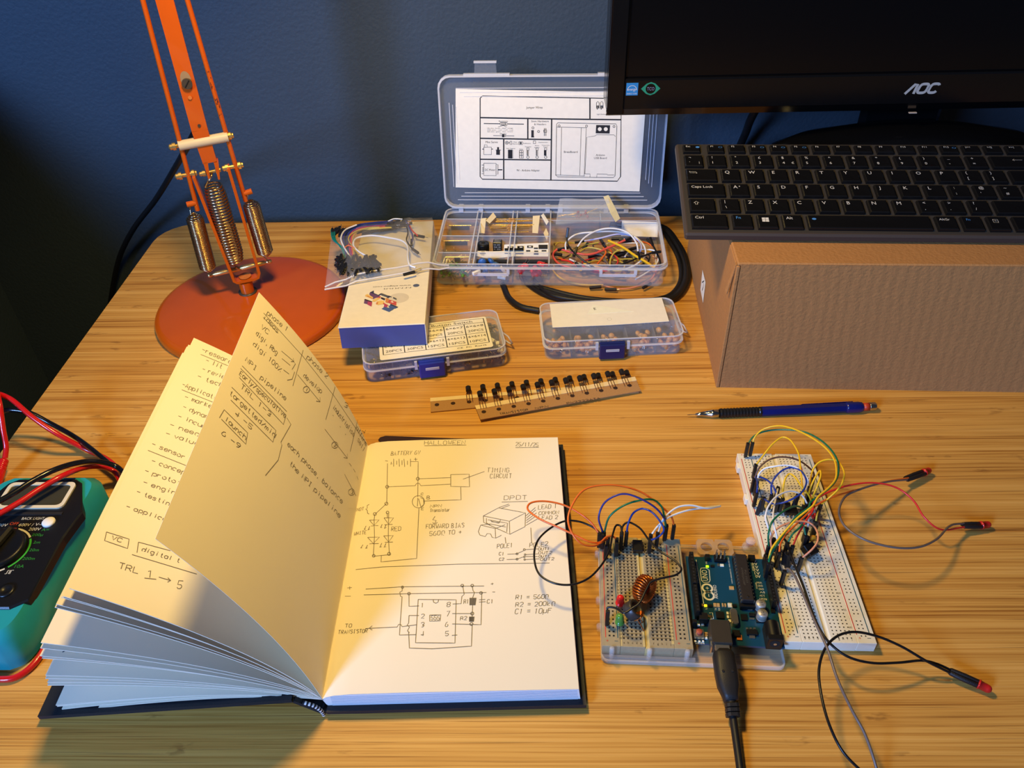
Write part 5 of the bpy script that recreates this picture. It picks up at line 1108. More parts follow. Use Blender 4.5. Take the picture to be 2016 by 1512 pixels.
def g_dot(p, F, x, y): p.poly(m_leg3, [F @ Vector((x+1.8+1.7*math.cos(-a), y-1.6+1.2*math.sin(-a), 0)) for a in [k*math.pi/6 for k in range(12)]][::-1])
def g_ring(p, F, x, y): ln(p, F, [(x+1.6+1.5*math.cos(a), y-1.2+1.0*math.sin(a)) for a in [k*math.pi/5 for k in range(11)]], .35, m_leg3)
def g_nub(p, F, x, y): p.poly(m_leg2, [F @ Vector((x+.6*math.cos(a), y+.6*math.sin(a), 0)) for a in [k*math.pi/4 for k in range(8)]])
def L1_(t): return [(t, .16, .14, 3.7)]
def L2_(a, b_): return [(a, .2, .12, 3.0), (b_, .2, .48, 3.0)]
for k, t in enumerate('QWERTYUIOP'): key(k, 0, 1, L1_(t))
for k, t in enumerate('ASDFGHJKL'): key(.25+k, -1, 1, L1_(t))
for k, t in enumerate('ZXCVBNM'): key(.75+k, -2, 1, L1_(t))
for k, (a, c) in enumerate((('{', '['), ('}', ']'))): key(10+k, 0, 1, L2_(a, c))
for k, (a, c) in enumerate(((':', ';'), ('@', "'"), ('~', '#'))): key(9.25+k, -1, 1, L2_(a, c))
for k, (a, c) in enumerate((('<', ','), ('>', '.'), ('?', '/'))): key(7.75+k, -2, 1, L2_(a, c))
key(-.25, -2, 1, L2_('|', '\\'))
for k, (a, c) in enumerate((('!', '1'), ('"', '2'), ('\u00a3', '3'), ('$', '4'), ('%', '5'), ('^', '6'), ('&', '7'), ('*', '8'), ('(', '9'), (')', '0'), ('_', '-'), ('+', '='))):
    key(-.5+k, 1, 1, L2_(a, c)+([('\u20ac', .58, .50, 2.6)] if c == '4' else []))
key(-1.5, 1, 1, [('\u00ac', .2, .14, 2.6), ('`', .2, .5, 2.6), ('|', .62, .5, 2.4)]); key(11.5, 1, 2, [(g_back, .9, .25, 0)])
key(-1.5, 0, 1.5, [(g_tab, .16, .18, 0)]); key(12, 0, 1.5, None); key(12.25, -1, 1.25, None)
key(-1.5, -1, 1.75, [('Caps Lock', .16, .16, 2.9), (g_nub, 1.4, .2, 0)]); key(-1.5, -2, 1.25, [(g_shift, .18, .2, 0)]); key(10.75, -2, 2.75, None)
key(-1.5, -3, 1.65, [('Ctrl', .16, .14, 3.0)]); key(.15, -3, 1, [('Fn', .16, .14, 3.0, m_leg3)]); key(1.15, -3, 1, [(g_win, -.12, -.05, 0)]); key(2.15, -3, 1, [('Alt', .16, .14, 3.0)])
key(3.15, -3, 5.05, [(g_dot, .18, .18, 0)]); key(8.2, -3, 1, [('AltGr', .14, .16, 2.4)]); key(9.2, -3, 1, [('Fn', .2, .16, 2.4, m_leg3)]); key(10.2, -3, 1, [(g_menu, .22, .2, 0)]); key(11.2, -3, 1.1, None); key(12.3, -3, 1.2, None)
key(-1.5, 1.75, .95, [('Esc', .14, .09, 2.1), (g_dot, .55, .12, 0)], h=.72)
for k in range(15):
    key(-.42+.915*k, 1.75, .915, [(('F%d' % (k+1)) if k < 12 else ('|<<', '>/||', '>>|')[k-12], .14, .09, 2.1)]+([(g_ring, .48, .14, 0)] if k in (0, 2, 3, 4, 11) else []), h=.72)
# ================================================================ monitor
m_bez = mat('bezel_black', (9, 9, 10), .18, noise=(500, .2)); m_scr = mat('screen_black', (4, 4, 5), .22); m_silver = mat('silver_print', (170, 166, 158), .4)
MY = 718
mbl = aty(1194, 233, MY); mx0, mz0 = mbl.x, mbl.z; MW, MH = 575, 350
mo = thing('monitor', 'large black computer monitor, switched off, standing behind the keyboard', 'monitor', (mx0+MW/2, 775, 122))
def mz(px, py, y=MY): return aty(px, py, y)
sx = mz(1236, 100).x-mx0; sz = mz(1300, 155).z-mz0; ch_z = mz(1400, 214).z-mz0
b = MB(); b.box(m_bez, (mx0, MY+6, mz0), (mx0+MW, MY+46, mz0+MH), bev=5); b.build('housing', mo)
b = MB()
def bezel_bar(x0, x1, z0, z1): b.box(m_bez, (x0, MY, z0), (x1, MY+8, z1), bev=1.4)
bezel_bar(mx0, mx0+sx, mz0+ch_z*.3, mz0+MH); bezel_bar(mx0+MW-sx, mx0+MW, mz0+ch_z*.3, mz0+MH); bezel_bar(mx0+sx-1, mx0+MW-sx+1, mz0+MH-sx, mz0+MH); bezel_bar(mx0+sx-1, mx0+MW-sx+1, mz0+ch_z, mz0+sz)
b.add([(mx0, MY+.2, mz0+ch_z+1), (mx0+MW, MY+.2, mz0+ch_z+1), (mx0+MW, MY+7, mz0), (mx0, MY+7, mz0), (mx0, MY+8, mz0+ch_z+1), (mx0+MW, MY+8, mz0+ch_z+1)], [(3, 2, 1, 0), (0, 1, 5, 4), (2, 3, 4, 5), (3, 0, 4), (1, 2, 5)], m_bez)
b.build('bezel', mo)
b = MB(); b.box(m_scr, (mx0+sx-1, MY+4, mz0+sz-1), (mx0+MW-sx+1, MY+7, mz0+MH-sx+1)); b.build('screen', mo)
def face(px, py): return mz(px, py, MY-.1)
MT = Matrix.Translation((0, MY-.12, 0)) @ Matrix.Rotation(math.pi/2, 4, 'X')
q0, q1 = face(1232, 188), face(1257, 163)
b = MB(); b.box(mat('sticker_blue', (40, 120, 180), .4), (q0.x, MY-.2, q0.z), (q1.x, MY, q1.z)); stk = b.build('energy_sticker', mo, label='small square blue energy label')
b = MB(); cx0, cz0, sw = (q0.x+q1.x)/2, (q0.z+q1.z)/2, (q1.x-q0.x)/2
b.ribbon(m_leg2, [MT @ Vector((cx0+sw*.8*math.cos(a), cz0-1+sw*.8*math.sin(a), .1)) for a in [k*math.pi/10 for k in range(11)]], .4, (0, -1, 0))
print_text(b, m_leg2, 'energy', MT @ Matrix.Translation((0, 0, .12)), cx0, cz0, 2.4, sw*1.5, shear=.3); print_text(b, m_leg2, 'ENERGY STAR', MT @ Matrix.Translation((0, 0, .12)), cx0, cz0-sw*.75, 1.1, sw*1.7)
b.build('print', stk, kind='stuff')
q0, q1 = face(1262, 175), face(1300, 175); cxt, czt, hw = (q0.x+q1.x)/2, q0.z, (q1.x-q0.x)/2
b = MB(); pts = [(-hw, 0), (-hw*.45, -hw*.52), (0, -hw*.68), (hw*.45, -hw*.52), (hw, 0), (hw*.45, hw*.52), (0, hw*.68), (-hw*.45, hw*.52)]
b.prism(mat('eye_green', (36, 130, 100), .4), pts, 0, .15, Matrix.Translation((cxt, MY, czt)) @ Matrix.Rotation(math.pi/2, 4, 'X')); eye = b.build('eye_sticker', mo, label='green eye-shaped certification sticker')
b = MB(); b.prism(m_bez, circ(0, 0, hw*.52, 20), .15, .2, Matrix.Translation((cxt, MY, czt)) @ Matrix.Rotation(math.pi/2, 4, 'X')); print_text(b, mat('eye_text', (120, 124, 150), .5), 'TCO', Matrix.Translation((0, MY-.24, 0)) @ Matrix.Rotation(math.pi/2, 4, 'X'), cxt, czt, 3.0, hw*.75); b.build('print', eye, kind='stuff')
# brand letters
b = MB(); qa, qb = face(1781, 185), face(1850, 163); hh = qb.z-qa.z; ww = (qb.x-qa.x)
LM = MT @ Matrix.Translation((qa.x, qa.z, .1)); sh_ = .28
def lg(pts): b.ribbon(m_silver, [LM @ Vector((x*ww+y*hh*sh_, y*hh, 0)) for x, y in pts], hh*.25, (0, -1, 0))
lg([(0, .0), (.17, .9), (.25, .9), (.27, 0)])
lg([(.485+.135*math.copysign(abs(math.cos(a))**.6, math.cos(a)), .5+.42*math.copysign(abs(math.sin(a))**.6, math.sin(a))) for a in [k*math.pi/12 for k in range(25)]])
lg([(.82+.13*math.copysign(abs(math.cos(a))**.6, math.cos(a)), .5+.42*math.copysign(abs(math.sin(a))**.6, math.sin(a))) for a in [R_(28+k*304/20) for k in range(21)]])
b.build('logo', mo, label='silver brand letters')
q = aty(1796, 221, MY+6); MB().box(mat('power_mark', (190, 170, 150), .5), (q.x-3.4, MY+4, q.z-.4), (q.x+3.4, MY+6, q.z+.4)).build('power_mark', mo)
scx = 352
MB().lathe(m_bez, [(128, 0), (130, 3), (127, 9), (105, 18), (60, 26), (30, 29), (.1, 30)], (0, 0, 0), seg=48).xf(Matrix.Translation((scx, 737, 122.2)) @ Matrix.Scale(.30, 4, (0, 1, 0))).build('stand_base', mo)
MB().box(m_bez, (scx-38, 764, 122.5), (scx+38, 775, mz0+90), bev=5).build('stand_neck', mo)
MB().tube(m_cable, spline([(250, 768, 235), aty(1483, 225, 835), aty(1468, 262, 868), aty(1452, 300, 885), aty(1440, 350, 893)], 8), 4.2, 10).build('cable', mo)
# ================================================================ mechanical pencil
pa, pb_ = at(1359, 816.5, 3.0), at(1724, 800, 4.6); pd = (pb_-pa).normalized(); PL = (pb_-pa).length
pt = thing('mechanical_pencil', 'dark blue mechanical pencil with a black grip lying in front of the cardboard box', 'pencil', pa)
m_chr = mat('chrome', (190, 186, 180), .12, metal=1); m_pbl = mat('pencil_blue', (14, 22, 92), .3, coat=.2); m_por = mat('pencil_orange', (190, 60, 30), .4)
MB().lathe(m_chr, [(.35, -.5), (.35, 4), (.9, 4.2), (1.9, 9), (3.2, 17), (3.4, 17.2), (3.5, 24)], pa, pd, 20).build('tip_cone', pt)
MB().lathe(m_ink2, [(.2, -2.5), (.25, -.4)], pa, pd, 6).build('lead', pt)
prof = [(3.9, 24)]
for k in range(12): prof += [(4.1, 25+k*2.6), (4.1, 26.2+k*2.6), (3.75, 26.6+k*2.6), (3.75, 27.2+k*2.6)]
prof += [(4.1, 56.5), (4.1, 58)]
MB().lathe(m_blk, prof, pa, pd, 20, smooth=False).build('grip', pt)
fpen = pd.to_track_quat('Z', 'Y').to_matrix().to_4x4(); fpen.translation = pa
MB().prism(m_pbl, circ(0, 0, 4.15, 6), 58, 128, fpen).build('barrel', pt)
MB().lathe(m_pbl, [(4.0, 127), (4.6, 129), (4.6, 138), (4.1, 140.5), (3.2, 141.5)], pa, pd, 20).build('barrel_cap', pt)
side = pd.cross(Vector((0, 0, 1))).normalized()*-1
def pq(l, s, z): return pa+pd*l+side*s+Vector((0, 0, z))
b = MB(); b.add([pq(92, 3.4, 1), pq(92, 3.4, 3.2), pq(92, 5.2, 1.2), pq(134, 3.8, 1), pq(134, 3.8, 3.4), pq(134, 6.2, 1.2)], [(0, 1, 2), (5, 4, 3), (0, 3, 4, 1), (1, 4, 5, 2), (2, 5, 3, 0)], m_pbl); b.build('clip', pt)
MB().lathe(m_por, [(3.3, 141.5), (3.3, 146.5)], pa, pd, 18).build('orange_collar', pt); MB().lathe(m_chr, [(3.2, 146.5), (3.5, 147), (3.5, PL-.8), (3.1, PL)], pa, pd, 20).build('push_cap', pt)
# ================================================================ digital multimeter and its leads
m_teal = mat('teal_holster', (34, 150, 152), .40, noise=(200, .05)); m_pan = mat('meter_black', (18, 17, 17), .38, bump=(2500, .00005)); m_lcd = mat('lcd_glass', (62, 58, 40), .25)
zf_ = 33.0; mcx = -349.5
mm = thing('multimeter', 'digital multimeter in a teal rubber holster at the left edge of the desk', 'multimeter', (mcx, 340, 0))
def zM(X, Y): return (X/3.435, 900+Y/3.435)
R1 = [at(*zM(*q), zf_) for q in ((205, 975), (440, 545), (545, 370), (552, 170))]
topy = at(0, 945, zf_).y
outl = [(mcx+dx, y) for dx, y in ((26, 273), (33.5, 277), (37, 285), (38, 300), (34.5, 322), (34, 350), (37, 378), (38.5, 396), (36, 408), (28, 414))]
outl = [(p.x, p.y) for p in spline([Vector((x, y, 0)) for x, y in outl], 4)]
outl = outl+[(2*mcx-x, y) for x, y in outl[::-1]]
b = MB(); b.prism(m_teal, outl, 1.5, 31.5, smooth=False, inset=6.5)
for _k in range(len(outl)*2): b.sm[_k] = True
b.build('holster', mm)
bmv = MB(); rp_ = [(R1[0].x-11, R1[0].y-5), (R1[0].x-2, R1[0].y+1), (R1[1].x-1.5, R1[1].y), (R1[2].x+1, R1[2].y), (R1[3].x, R1[3].y), (R1[3].x-6, R1[3].y+4)]
pan = rp_+[(2*mcx-x, y) for x, y in rp_[::-1]]
bmv.prism(m_pan, pan, 26, zf_, inset=1.0); bmv.build('front_panel', mm)
bt = at(*zM(495, 170), zf_+.8); bb_ = at(*zM(420, 345), zf_+.8); lt_ = at(*zM(450, 205), zf_+.8); lb_ = at(*zM(398, 325), zf_+.8)
hb_ = max(bt.x, bb_.x)-mcx; b = MB(); fo_ = rrect(mcx-hb_, bb_.y, mcx+hb_, bt.y, 4); wall_ring(b, mat('bezel_cream', (222, 208, 174), .45), fo_, zf_, zf_+1.2, 2.6, Matrix.Identity(4)); b.build('display_bezel', mm)
MB().prism(m_lcd, rrect(mcx-hb_+2.2, bb_.y+2, mcx+hb_-2.2, bt.y-2, 2), zf_, zf_+.5).build('display', mm)
MB().box(m_ink2, (mcx-37, bb_.y-5.5, zf_), (mcx+26, bb_.y-3.2, zf_+.5)).build('panel_ridge', mm)
c = at(*zM(327, 436), zf_+1.2); MB().lathe(m_card, [(4.3, 0), (4.3, 1.4), (3.6, 2.1), (.1, 2.3)], (c.x, c.y, zf_-.2), seg=24).build('backlight_button', mm, label='round white backlight button')
A3, B3, C3_ = [at(*zM(*q), zf_+.2) for q in ((85, 480), (213, 575), (62, 745))]
d_ = 2*(A3.x*(B3.y-C3_.y)+B3.x*(C3_.y-A3.y)+C3_.x*(A3.y-B3.y)); sq = [p.x*p.x+p.y*p.y for p in (A3, B3, C3_)]
dcx = (sq[0]*(B3.y-C3_.y)+sq[1]*(C3_.y-A3.y)+sq[2]*(A3.y-B3.y))/d_; dcy = (sq[0]*(C3_.x-B3.x)+sq[1]*(A3.x-C3_.x)+sq[2]*(B3.x-A3.x))/d_; dr = math.hypot(A3.x-dcx, A3.y-dcy)
kn = MB().lathe(m_pan, [(dr-2.2, 0), (dr-2.6, 3.5), (dr-4, 4.5), (dr-6, 3.6), (.1, 3.4)], (dcx, dcy, zf_), seg=40).build('dial', mm)
MB().box(m_pan, (-dr+5, -2.2, 3), (dr-4, 2.2, 8.5), Matrix.Translation((dcx, dcy, zf_)) @ Matrix.Rotation(R_(80), 4, 'Z'), bev=1.5).build('dial_grip', kn)
m_g = mat('scale_green', (60, 170, 50), .5); m_w = mat('scale_white', (214, 206, 180), .5); m_o = mat('scale_orange', (200, 70, 30), .5); m_gt = mat('text_green', (40, 130, 44), .6)
def arc(a0, a1, m, nm):
    P = [Vector((dcx+(dr-.6)*math.cos(R_(a)), dcy+(dr-.6)*math.sin(R_(a)), zf_+.25)) for a in [a0+(a1-a0)*k/12 for k in range(13)]]
    b = MB(); b.ribbon(m, P, 1.3); b.build(nm, mm)
angB = math.degrees(math.atan2(B3.y-dcy, B3.x-dcx))
arc(32, -48, m_g, 'green_scale'); arc(80, 36, m_w, 'white_scale'); arc(-54, -80, m_w, 'white_scale'); arc(102, 150, m_w, 'white_scale'); arc(98, 84, m_o, 'off_mark')
pr_ = MB(); T0 = Matrix.Translation((0, 0, zf_+.12))
for t, X, Y, h, w, m in (('BACK LIGHT', 225, 415, 2.3, 15.5, m_w), ('600V /', 178, 458, 2.6, 10, m_w), ('V~', 262, 455, 2.6, 4.6, m_w), ('200V', 236, 487, 2.6, 8, m_w), ('A=', 308, 491, 2.4, 5, m_gt), ('200\u00b5', 255, 525, 2.3, 7.5, m_gt), ('2m', 250, 576, 2.3, 4.5, m_gt), ('20m', 233, 628, 2.3, 6.3, m_gt), ('200m', 196, 686, 2.3, 8, m_gt), ('10A', 133, 738, 2.6, 6, m_gt), ('OFF', 97, 450, 2.6, 6, m_o), ('600V', 12, 460, 2.6, 8, m_w), ('ETL', 60, 778, 2.6, 5, m_w)):
    if t == 'ETL':
        q = at(*zM(X, Y), zf_); pr_.ribbon(m_w, [Vector((q.x+a, q.y+b_, zf_+.15)) for a, b_ in ((-2, -1.4), (-1, -1.4), (-1, 1.4), (.4, 1.4), (.4, -1.4), (1.2, -1.4), (1.2, 1.4), (2.6, 1.4))], .5); continue
    q = at(*zM(X, Y), zf_); print_text(pr_, m, t, T0, q.x, q.y, h, w)
pr_.build('print', mm, kind='stuff')
for dx in (-24, -3, 19):
    q = MB().lathe(mat('jack_red', (150, 30, 24), .4) if dx == -3 else m_blk, [(5.2, 0), (5.2, 1.0), (3.0, 1.2), (2.2, .3), (.1, .2)], (mcx+dx, R1[0].y+8, zf_-.2), seg=20).build('jack', mm)
m_lr = mat('lead_red', (206, 22, 22), .25, coat=.3); m_lbk = mat('lead_black', (16, 15, 16), .22, coat=.3)
def cable(t, nm, m, pts, r=2.0): MB().tube(m, spline([at(*p) for p in pts], 9), r, 12).build(nm, t)
t = thing('test_lead', 'red test lead looping over the desk edge and around the multimeter', 'cable', at(185, 885, 0))
cable(t, 'cable', m_lr, [(-40, 800, 42), (-12, 776, 46), (18, 784, 44), (62, 820, 34), (110, 853, 22), (170, 885, 6), (212, 905, 2.6), (240, 935, 2.4), (256, 985, 2.4), (236, 1040, 2.4), (182, 1110, 2.4), (124, 1200, 2.4), (102, 1246, 2.4), (68, 1306, 2.4), (30, 1334, 2.4), (-30, 1336, 2.4)])
t2 = thing('test_lead', 'red test lead lying across the multimeter display', 'cable', at(150, 925, 0))
cable(t2, 'cable', m_lr, [(246, 972, 12), (236, 946, 12), (222, 926, 14), (200, 919, 20), (170, 920, 30), (125, 936, 42), (82, 960, 43), (38, 989, 43), (-20, 1022, 43)])
t3 = thing('test_lead', 'black test lead running under the notebook from the desk edge', 'cable', at(150, 862, 0))
cable(t3, 'cable', m_lbk, [(-14, 822, 30), (12, 808, 30), (55, 812, 27), (100, 834, 18), (150, 862, 12.5), (196, 897, 12), (228, 926, 10.5), (250, 960, 8), (266, 1010, 7), (256, 1060, 7), (226, 1100, 7)])
t4 = thing('test_lead', 'black test lead arching across the multimeter display', 'cable', at(150, 912, 0))
cable(t4, 'cable', m_lbk, [(262, 962, 19), (248, 938, 19), (228, 918, 21), (195, 909, 29), (160, 910, 38), (110, 924, 47), (62, 948, 49), (25, 972, 49), (-30, 1002, 49)])
t5 = thing('test_lead', 'red test lead hanging at the left border with a ribbed red boot', 'cable', at(8, 930, 0))
cable(t5, 'cable', m_lr, [(-6, 770, 50), (0, 800, 44), (6, 845, 30), (12, 880, 18), (10, 902, 12)])
b = MB(); A5, B5 = at(9, 904, 12), at(-6, 945, 6); dd = (B5-A5)
b.lathe(m_lr, [(2.3, 0), (3.4, 1), (3.4, 3), (3.0, 3.4), (3.5, 4), (3.5, 6), (3.1, 6.4), (3.7, 7), (3.7, 9), (3.3, 9.4), (4, 10), (4.3, 28)], A5, dd, 16); b.build('probe_boot', t5)
# ruler-like dark strip behind the notebook
m_slat = mat('dark_slat', (58, 38, 28), .35, coat=.3)
b = MB(); A6, B6 = at(747, 864, 1.6), at(905, 868, 1.6); u6 = (B6-A6).normalized(); f6 = frame(A6, math.atan2(u6.y, u6.x), z=0)
b.prism(m_slat, [(2, -4.5), (120, -6), (120, 2.2), (60, 2.5), (4, 3.4), (0, 1.5), (-.8, -1)], .3, 2.0, f6, inset=.4); b.build('wooden_slat', None, 'thin dark wooden slat poking out behind the top edge of the notebook', 'slat', loc=A6)
# ================================================================ breadboards, controller board
m_bb = mat('breadboard_ivory', (238, 228, 202), .45, noise=(300, .03)); m_bbc = mat('breadboard_clear', (168, 152, 118), .3, noise=(420, .14)); m_chan = mat('channel_cream', (206, 184, 122), .5)
m_hole = mat('hole_black', (30, 26, 22), .9); m_rl = mat('rail_red', (204, 66, 54), .6); m_bl2 = mat('rail_blue', (30, 84, 98), .6); m_met = mat('contact_metal', (150, 138, 112), .35, metal=.7); m_gr = mat('print_grey', (60, 56, 50), .7)
HX = [13.2+2.54*k for k in range(5)]+[31.0+2.54*k for k in range(5)]; RX = [4.6, 7.14, 47.6, 50.1]
def breadboard(o, yaw, z0, z1, W, L, rows, label, clear_=False):
    F = frame((o[0], o[1], 0), yaw); body = m_bbc if clear_ else m_bb; t = thing('breadboard', label, 'breadboard', (F @ Vector((W/2, L/2, z0))))
    b = MB(); b.box(body, (0, 0, z0), (11.15, L, z1), F, bev=.3); b.build('power_rail', t); b = MB(); b.box(body, (W-11.35, 0, z0), (W, L, z1), F, bev=.3); b.build('power_rail', t)
    mb = MB(); mb.box(body, (11.2, 0, z0), (25.9, L, z1), F, bev=.2); mb.box(body, (28.6, 0, z0), (W-11.4, L, z1), F, bev=.2); mb.box(m_chan if clear_ else body, (25.8, 0, z0), (28.7, L, z1-1.1), F); mn = mb.build('terminal_strip', t)
    if clear_:
        mb = MB(); mb.box(m_chan, (11.3, .5, z1), (12.0, L-9, z1+.06), F); mb.box(m_chan, (24.6, .5, z1), (25.8, L-6, z1+.06), F); mb.box(m_chan, (41.8, 3, z1), (43.3, L-6, z1+.06), F); mb.build('cream_band', mn)
    y0 = (L-(rows-1)*2.54)/2
    h = MB(); s_ = .40 if not clear_ else .55
    for r in range(rows):
        y = y0+r*2.54
        for x in HX:
            h.add([F @ Vector((x+a*s_, y+c*s_, z1+.05)) for a, c in ((-1, -1), (1, -1), (1, 1), (-1, 1))], [(0, 1, 2, 3)], m_hole)
            if clear_: h.add([F @ Vector((x+a*1.15, y+c*.32+.98, z1+.05)) for a, c in ((-1, -1), (1, -1), (1, 1), (-1, 1))], [(0, 1, 2, 3)], m_met)
    h.build('socket_holes', mn, kind='stuff')
    h = MB(); n = 50 if rows > 40 else 25; g = 0; yy = y0+2.2
    for k in range(n):
        y = y0+(rows-1)*2.54*(k+.5+.0*g)/n if clear_ else y0+1.6+((k//5)*6+k % 5)*2.54*((rows-1)/ (n/5*6-1))
        for x in RX: h.add([F @ Vector((x+a*s_, y+c*s_, z1+.05)) for a, c in ((-1, -1), (1, -1), (1, 1), (-1, 1))], [(0, 1, 2, 3)], m_hole)
    h.build('rail_holes', t, kind='stuff')
    for x, m, nm in ((2.2, m_rl, 'red_line'), (9.6, m_bl2, 'blue_line'), (45.0, m_rl, 'red_line'), (52.9, m_bl2, 'blue_line')):
        b = MB(); b.box(m, (x-.28, 6, z1), (x+.28, L-6, z1+.06), F); b.build(nm, t)
    p = MB(); T = F @ Matrix.Translation((0, 0, z1+.08))
    for yy in (2.9, L-2.6):
        if clear_ and yy > 10: continue
        for k, ch in enumerate('abcdefghij'): print_text(p, m_gr, ch, T, HX[k], yy, 1.5)
        for x in (3.2, 46.2): print_text(p, m_rl, '+', T, x, yy+.8, 2.2)
        for x in (8.6, 51.8): p.box(m_bl2, (x-1.1, yy+.6, z1), (x+1.1, yy+.95, z1+.06), F)
    for r in range(rows):
        num = rows-r if rows < 40 else rows-r
        if clear_ or num % 5 == 0:
            y = y0+r*2.54
            for x in (12.0 if not clear_ else 11.6, 42.6): print_text(p, m_gr, str(num), T, x-(.35 if x < 20 else 0), y, 1.35)
    p.build('print', t, kind='stuff')
    return t, F
fb, FBF = breadboard((150.7, 287.3), R_(-1.57), .2, 8.5, 55.6, 164.6, 63, 'long ivory breadboard crowded with jumper wires, right of the blue board')
for yy in (118, 150): MB().box(m_bb, (-1.9, yy, 1.5), (.1, yy+6, 7), FBF, bev=.4).build('side_tab', fb)
hb2, HBF = breadboard((40.0, 282.4), R_(-2.7), 3.4, 12.0, 54.6, 85.4, 30, 'short clear breadboard on the acrylic tray, left of the blue board', True)
m_acr = clear('acrylic', (232, 222, 206), .16, .06); m_acre = clear('acrylic_edge', (244, 236, 224), .30, .1)
TF = frame((39.6, 278.4, 0), R_(-2.7)); tray = thing('acrylic_tray', 'clear acrylic tray holding the short breadboard and the blue board', 'tray', TF @ Vector((55, 45, 0)))
MB().prism(m_acr, rrect(0, 0, 110, 92, 4), .1, 3.0, TF).build('plate', tray); b = MB(); wall_ring(b, m_acre, rrect(-.2, -.2, 110.2, 92, 4), 2.2, 3.2, .8, TF); wall_ring(b, m_acre, rrect(-.2, -.2, 110.2, 92, 4), .1, .8, .8, TF); b.build('plate_edge', tray)
b = MB(); b.box(m_acr, (0, -.2, 3), (56, 1.6, 7), TF); b.build('front_lip', tray)
for x in (6, 28.5, 51): MB().lathe(m_acre, [(1.6, 0), (1.6, 9.6), (1.2, 10.4), (.1, 10.6)], TF @ Vector((x, 2.2, 2.8)), seg=12).build('clip_post', tray)
for y in (22, 42, 62, 80): MB().lathe(m_acr, [(1.8, 0), (1.8, 5), (1.2, 5.6), (.1, 5.8)], TF @ Vector((-1.0, y, 2)), seg=12).build('side_nub', tray)
m_tag = clear('tag_plastic', (214, 176, 128), .55, .3)
# loop tag with two holes behind the board, small clear knob
b = MB(); Lc = at(1407, 1079, 9); fL = frame(Lc, R_(-2)); outl_ = rrect(-12, -6.5, 12, 7, 5, 5)
n_ = 20
for sx in (-1, 1):
    ring = circ(sx*5.6, 0, 3.9, n_); out = []
    for (x, y) in ring:
        dx, dy = x-sx*5.6, y; k = 1e9
        for lim, c_ in ((6.4 if dx*sx > 0 else 5.6, abs(dx)), (6.6, abs(dy))):
            if c_ > 1e-6: k = min(k, lim/c_)
        out.append((sx*5.6+dx*k, dy*k))
    for z, fl in ((1.2, 1), (-1.2, 0)):
        vs = [fL @ Vector((x, y, z)) for x, y in ring+out]; b.add(vs, [((j, n_+j, n_+(j+1) % n_, (j+1) % n_) if fl else ((j+1) % n_, n_+(j+1) % n_, n_+j, j)) for j in range(n_)], m_tag)
    vs = [fL @ Vector((x, y, z)) for z in (-1.2, 1.2) for x, y in ring]; b.add(vs, [(n_+j, n_+(j+1) % n_, (j+1) % n_, j) for j in range(n_)], m_tag)
    vs = [fL @ Vector((x, y, z)) for z in (-1.2, 1.2) for x, y in out]; b.add(vs, [(j, (j+1) % n_, n_+(j+1) % n_, n_+j) for j in range(n_)], m_tag)
b.build('hanger_tag', tray, label='frosted tag with two round holes')
q = at(1477, 1070, 6); MB().lathe(m_acre, [(5, -6), (5, -3), (3.6, -2), (2.2, 1), (3.4, 2), (3.2, 3.5), (.1, 3.8)], q, seg=18).build('clear_knob', tray)
# controller board
AF = frame((96.6, 285.9, 0), R_(-3.7)); PZ = 9.4
m_pcb = mat('board_blue', (6, 64, 86), .38, noise=(70, .10), coat=.2); m_sk = mat('silk_white', (226, 224, 206), .6); m_hd = mat('header_black', (14, 13, 13), .4); m_sil = mat('component_silver', (200, 190, 166), .25, metal=.9); m_usb = mat('usb_shell', (62, 55, 46), .42, metal=.3)
ar = thing('controller_board', 'blue microcontroller board with a big black chip on the acrylic tray', 'circuit board', AF @ Vector((26, 34, PZ-2)))
b = MB(); b.prism(m_pcb, [(0, 0), (53.4, 0), (53.4, 64.5), (51, 67), (40, 67), (37.5, 68.6), (14, 68.6), (11.5, 66.5), (0, 66.5)], PZ-1.6, PZ, AF); b.build('board', ar)
AI = AF.inverted(); zA = Z(1340, 1080, 6.87)
def ap(X, Y, z=0): q = AI @ at(*zA(X, Y), PZ+z); return q.x, q.y
def comp(nm, m, x, y, sx, sy, sz, bev=.2, z=0, parent=None, **k): return MB().box(m, (x-sx/2, y-sy/2, PZ+z), (x+sx/2, y+sy/2, PZ+z+sz), AF, bev=bev).build(nm, parent or ar, **k)
for x, y0_, n in ((2.6, 17.2, 8), (2.6, 38.4, 10), (50.9, 27.4, 8), (50.9, 49.2, 6)):
    h = comp('pin_header', m_hd, x, y0_+n*1.27, 2.6, n*2.54, 8.4, .2)
    p = MB()
    for k in range(n): p.box(m_hole, (x-.6, y0_+1.27+k*2.54-.6, PZ+8.35), (x+.6, y0_+1.27+k*2.54+.6, PZ+8.46), AF)
    p.build('sockets', h, kind='stuff')
x, y = ap(535, 150, 2); comp('programming_header', m_hd, x, y+1.5, 7.6, 5.0, 2.5, .3); b = MB()
for i in (-1, 0, 1):
    for j in (-.5, .5): b.box(m_sil, (x+i*2.54-.3, y+1.5+j*2.54-.3, PZ+2), (x+i*2.54+.3, y+1.5+j*2.54+.3, PZ+8.5), AF)
b.build('header_pins', ar, kind='stuff')
cx1, cy1 = ap(800, 60, 7.5); cx2, cy2 = ap(930, 700, 7.5); chx = (cx1+cx2)/2; L_c = cy1-cy2
comp('chip_socket', m_hd, chx, (cy1+cy2)/2-1, 9.4, L_c+2, 3.6, .2); ch_ = comp('chip', mat('chip_dark', (40, 34, 32), .45, noise=(900, .2)), chx, (cy1+cy2)/2, 7.2, L_c-.6, 3.4, .4, z=3.8)
b = MB()
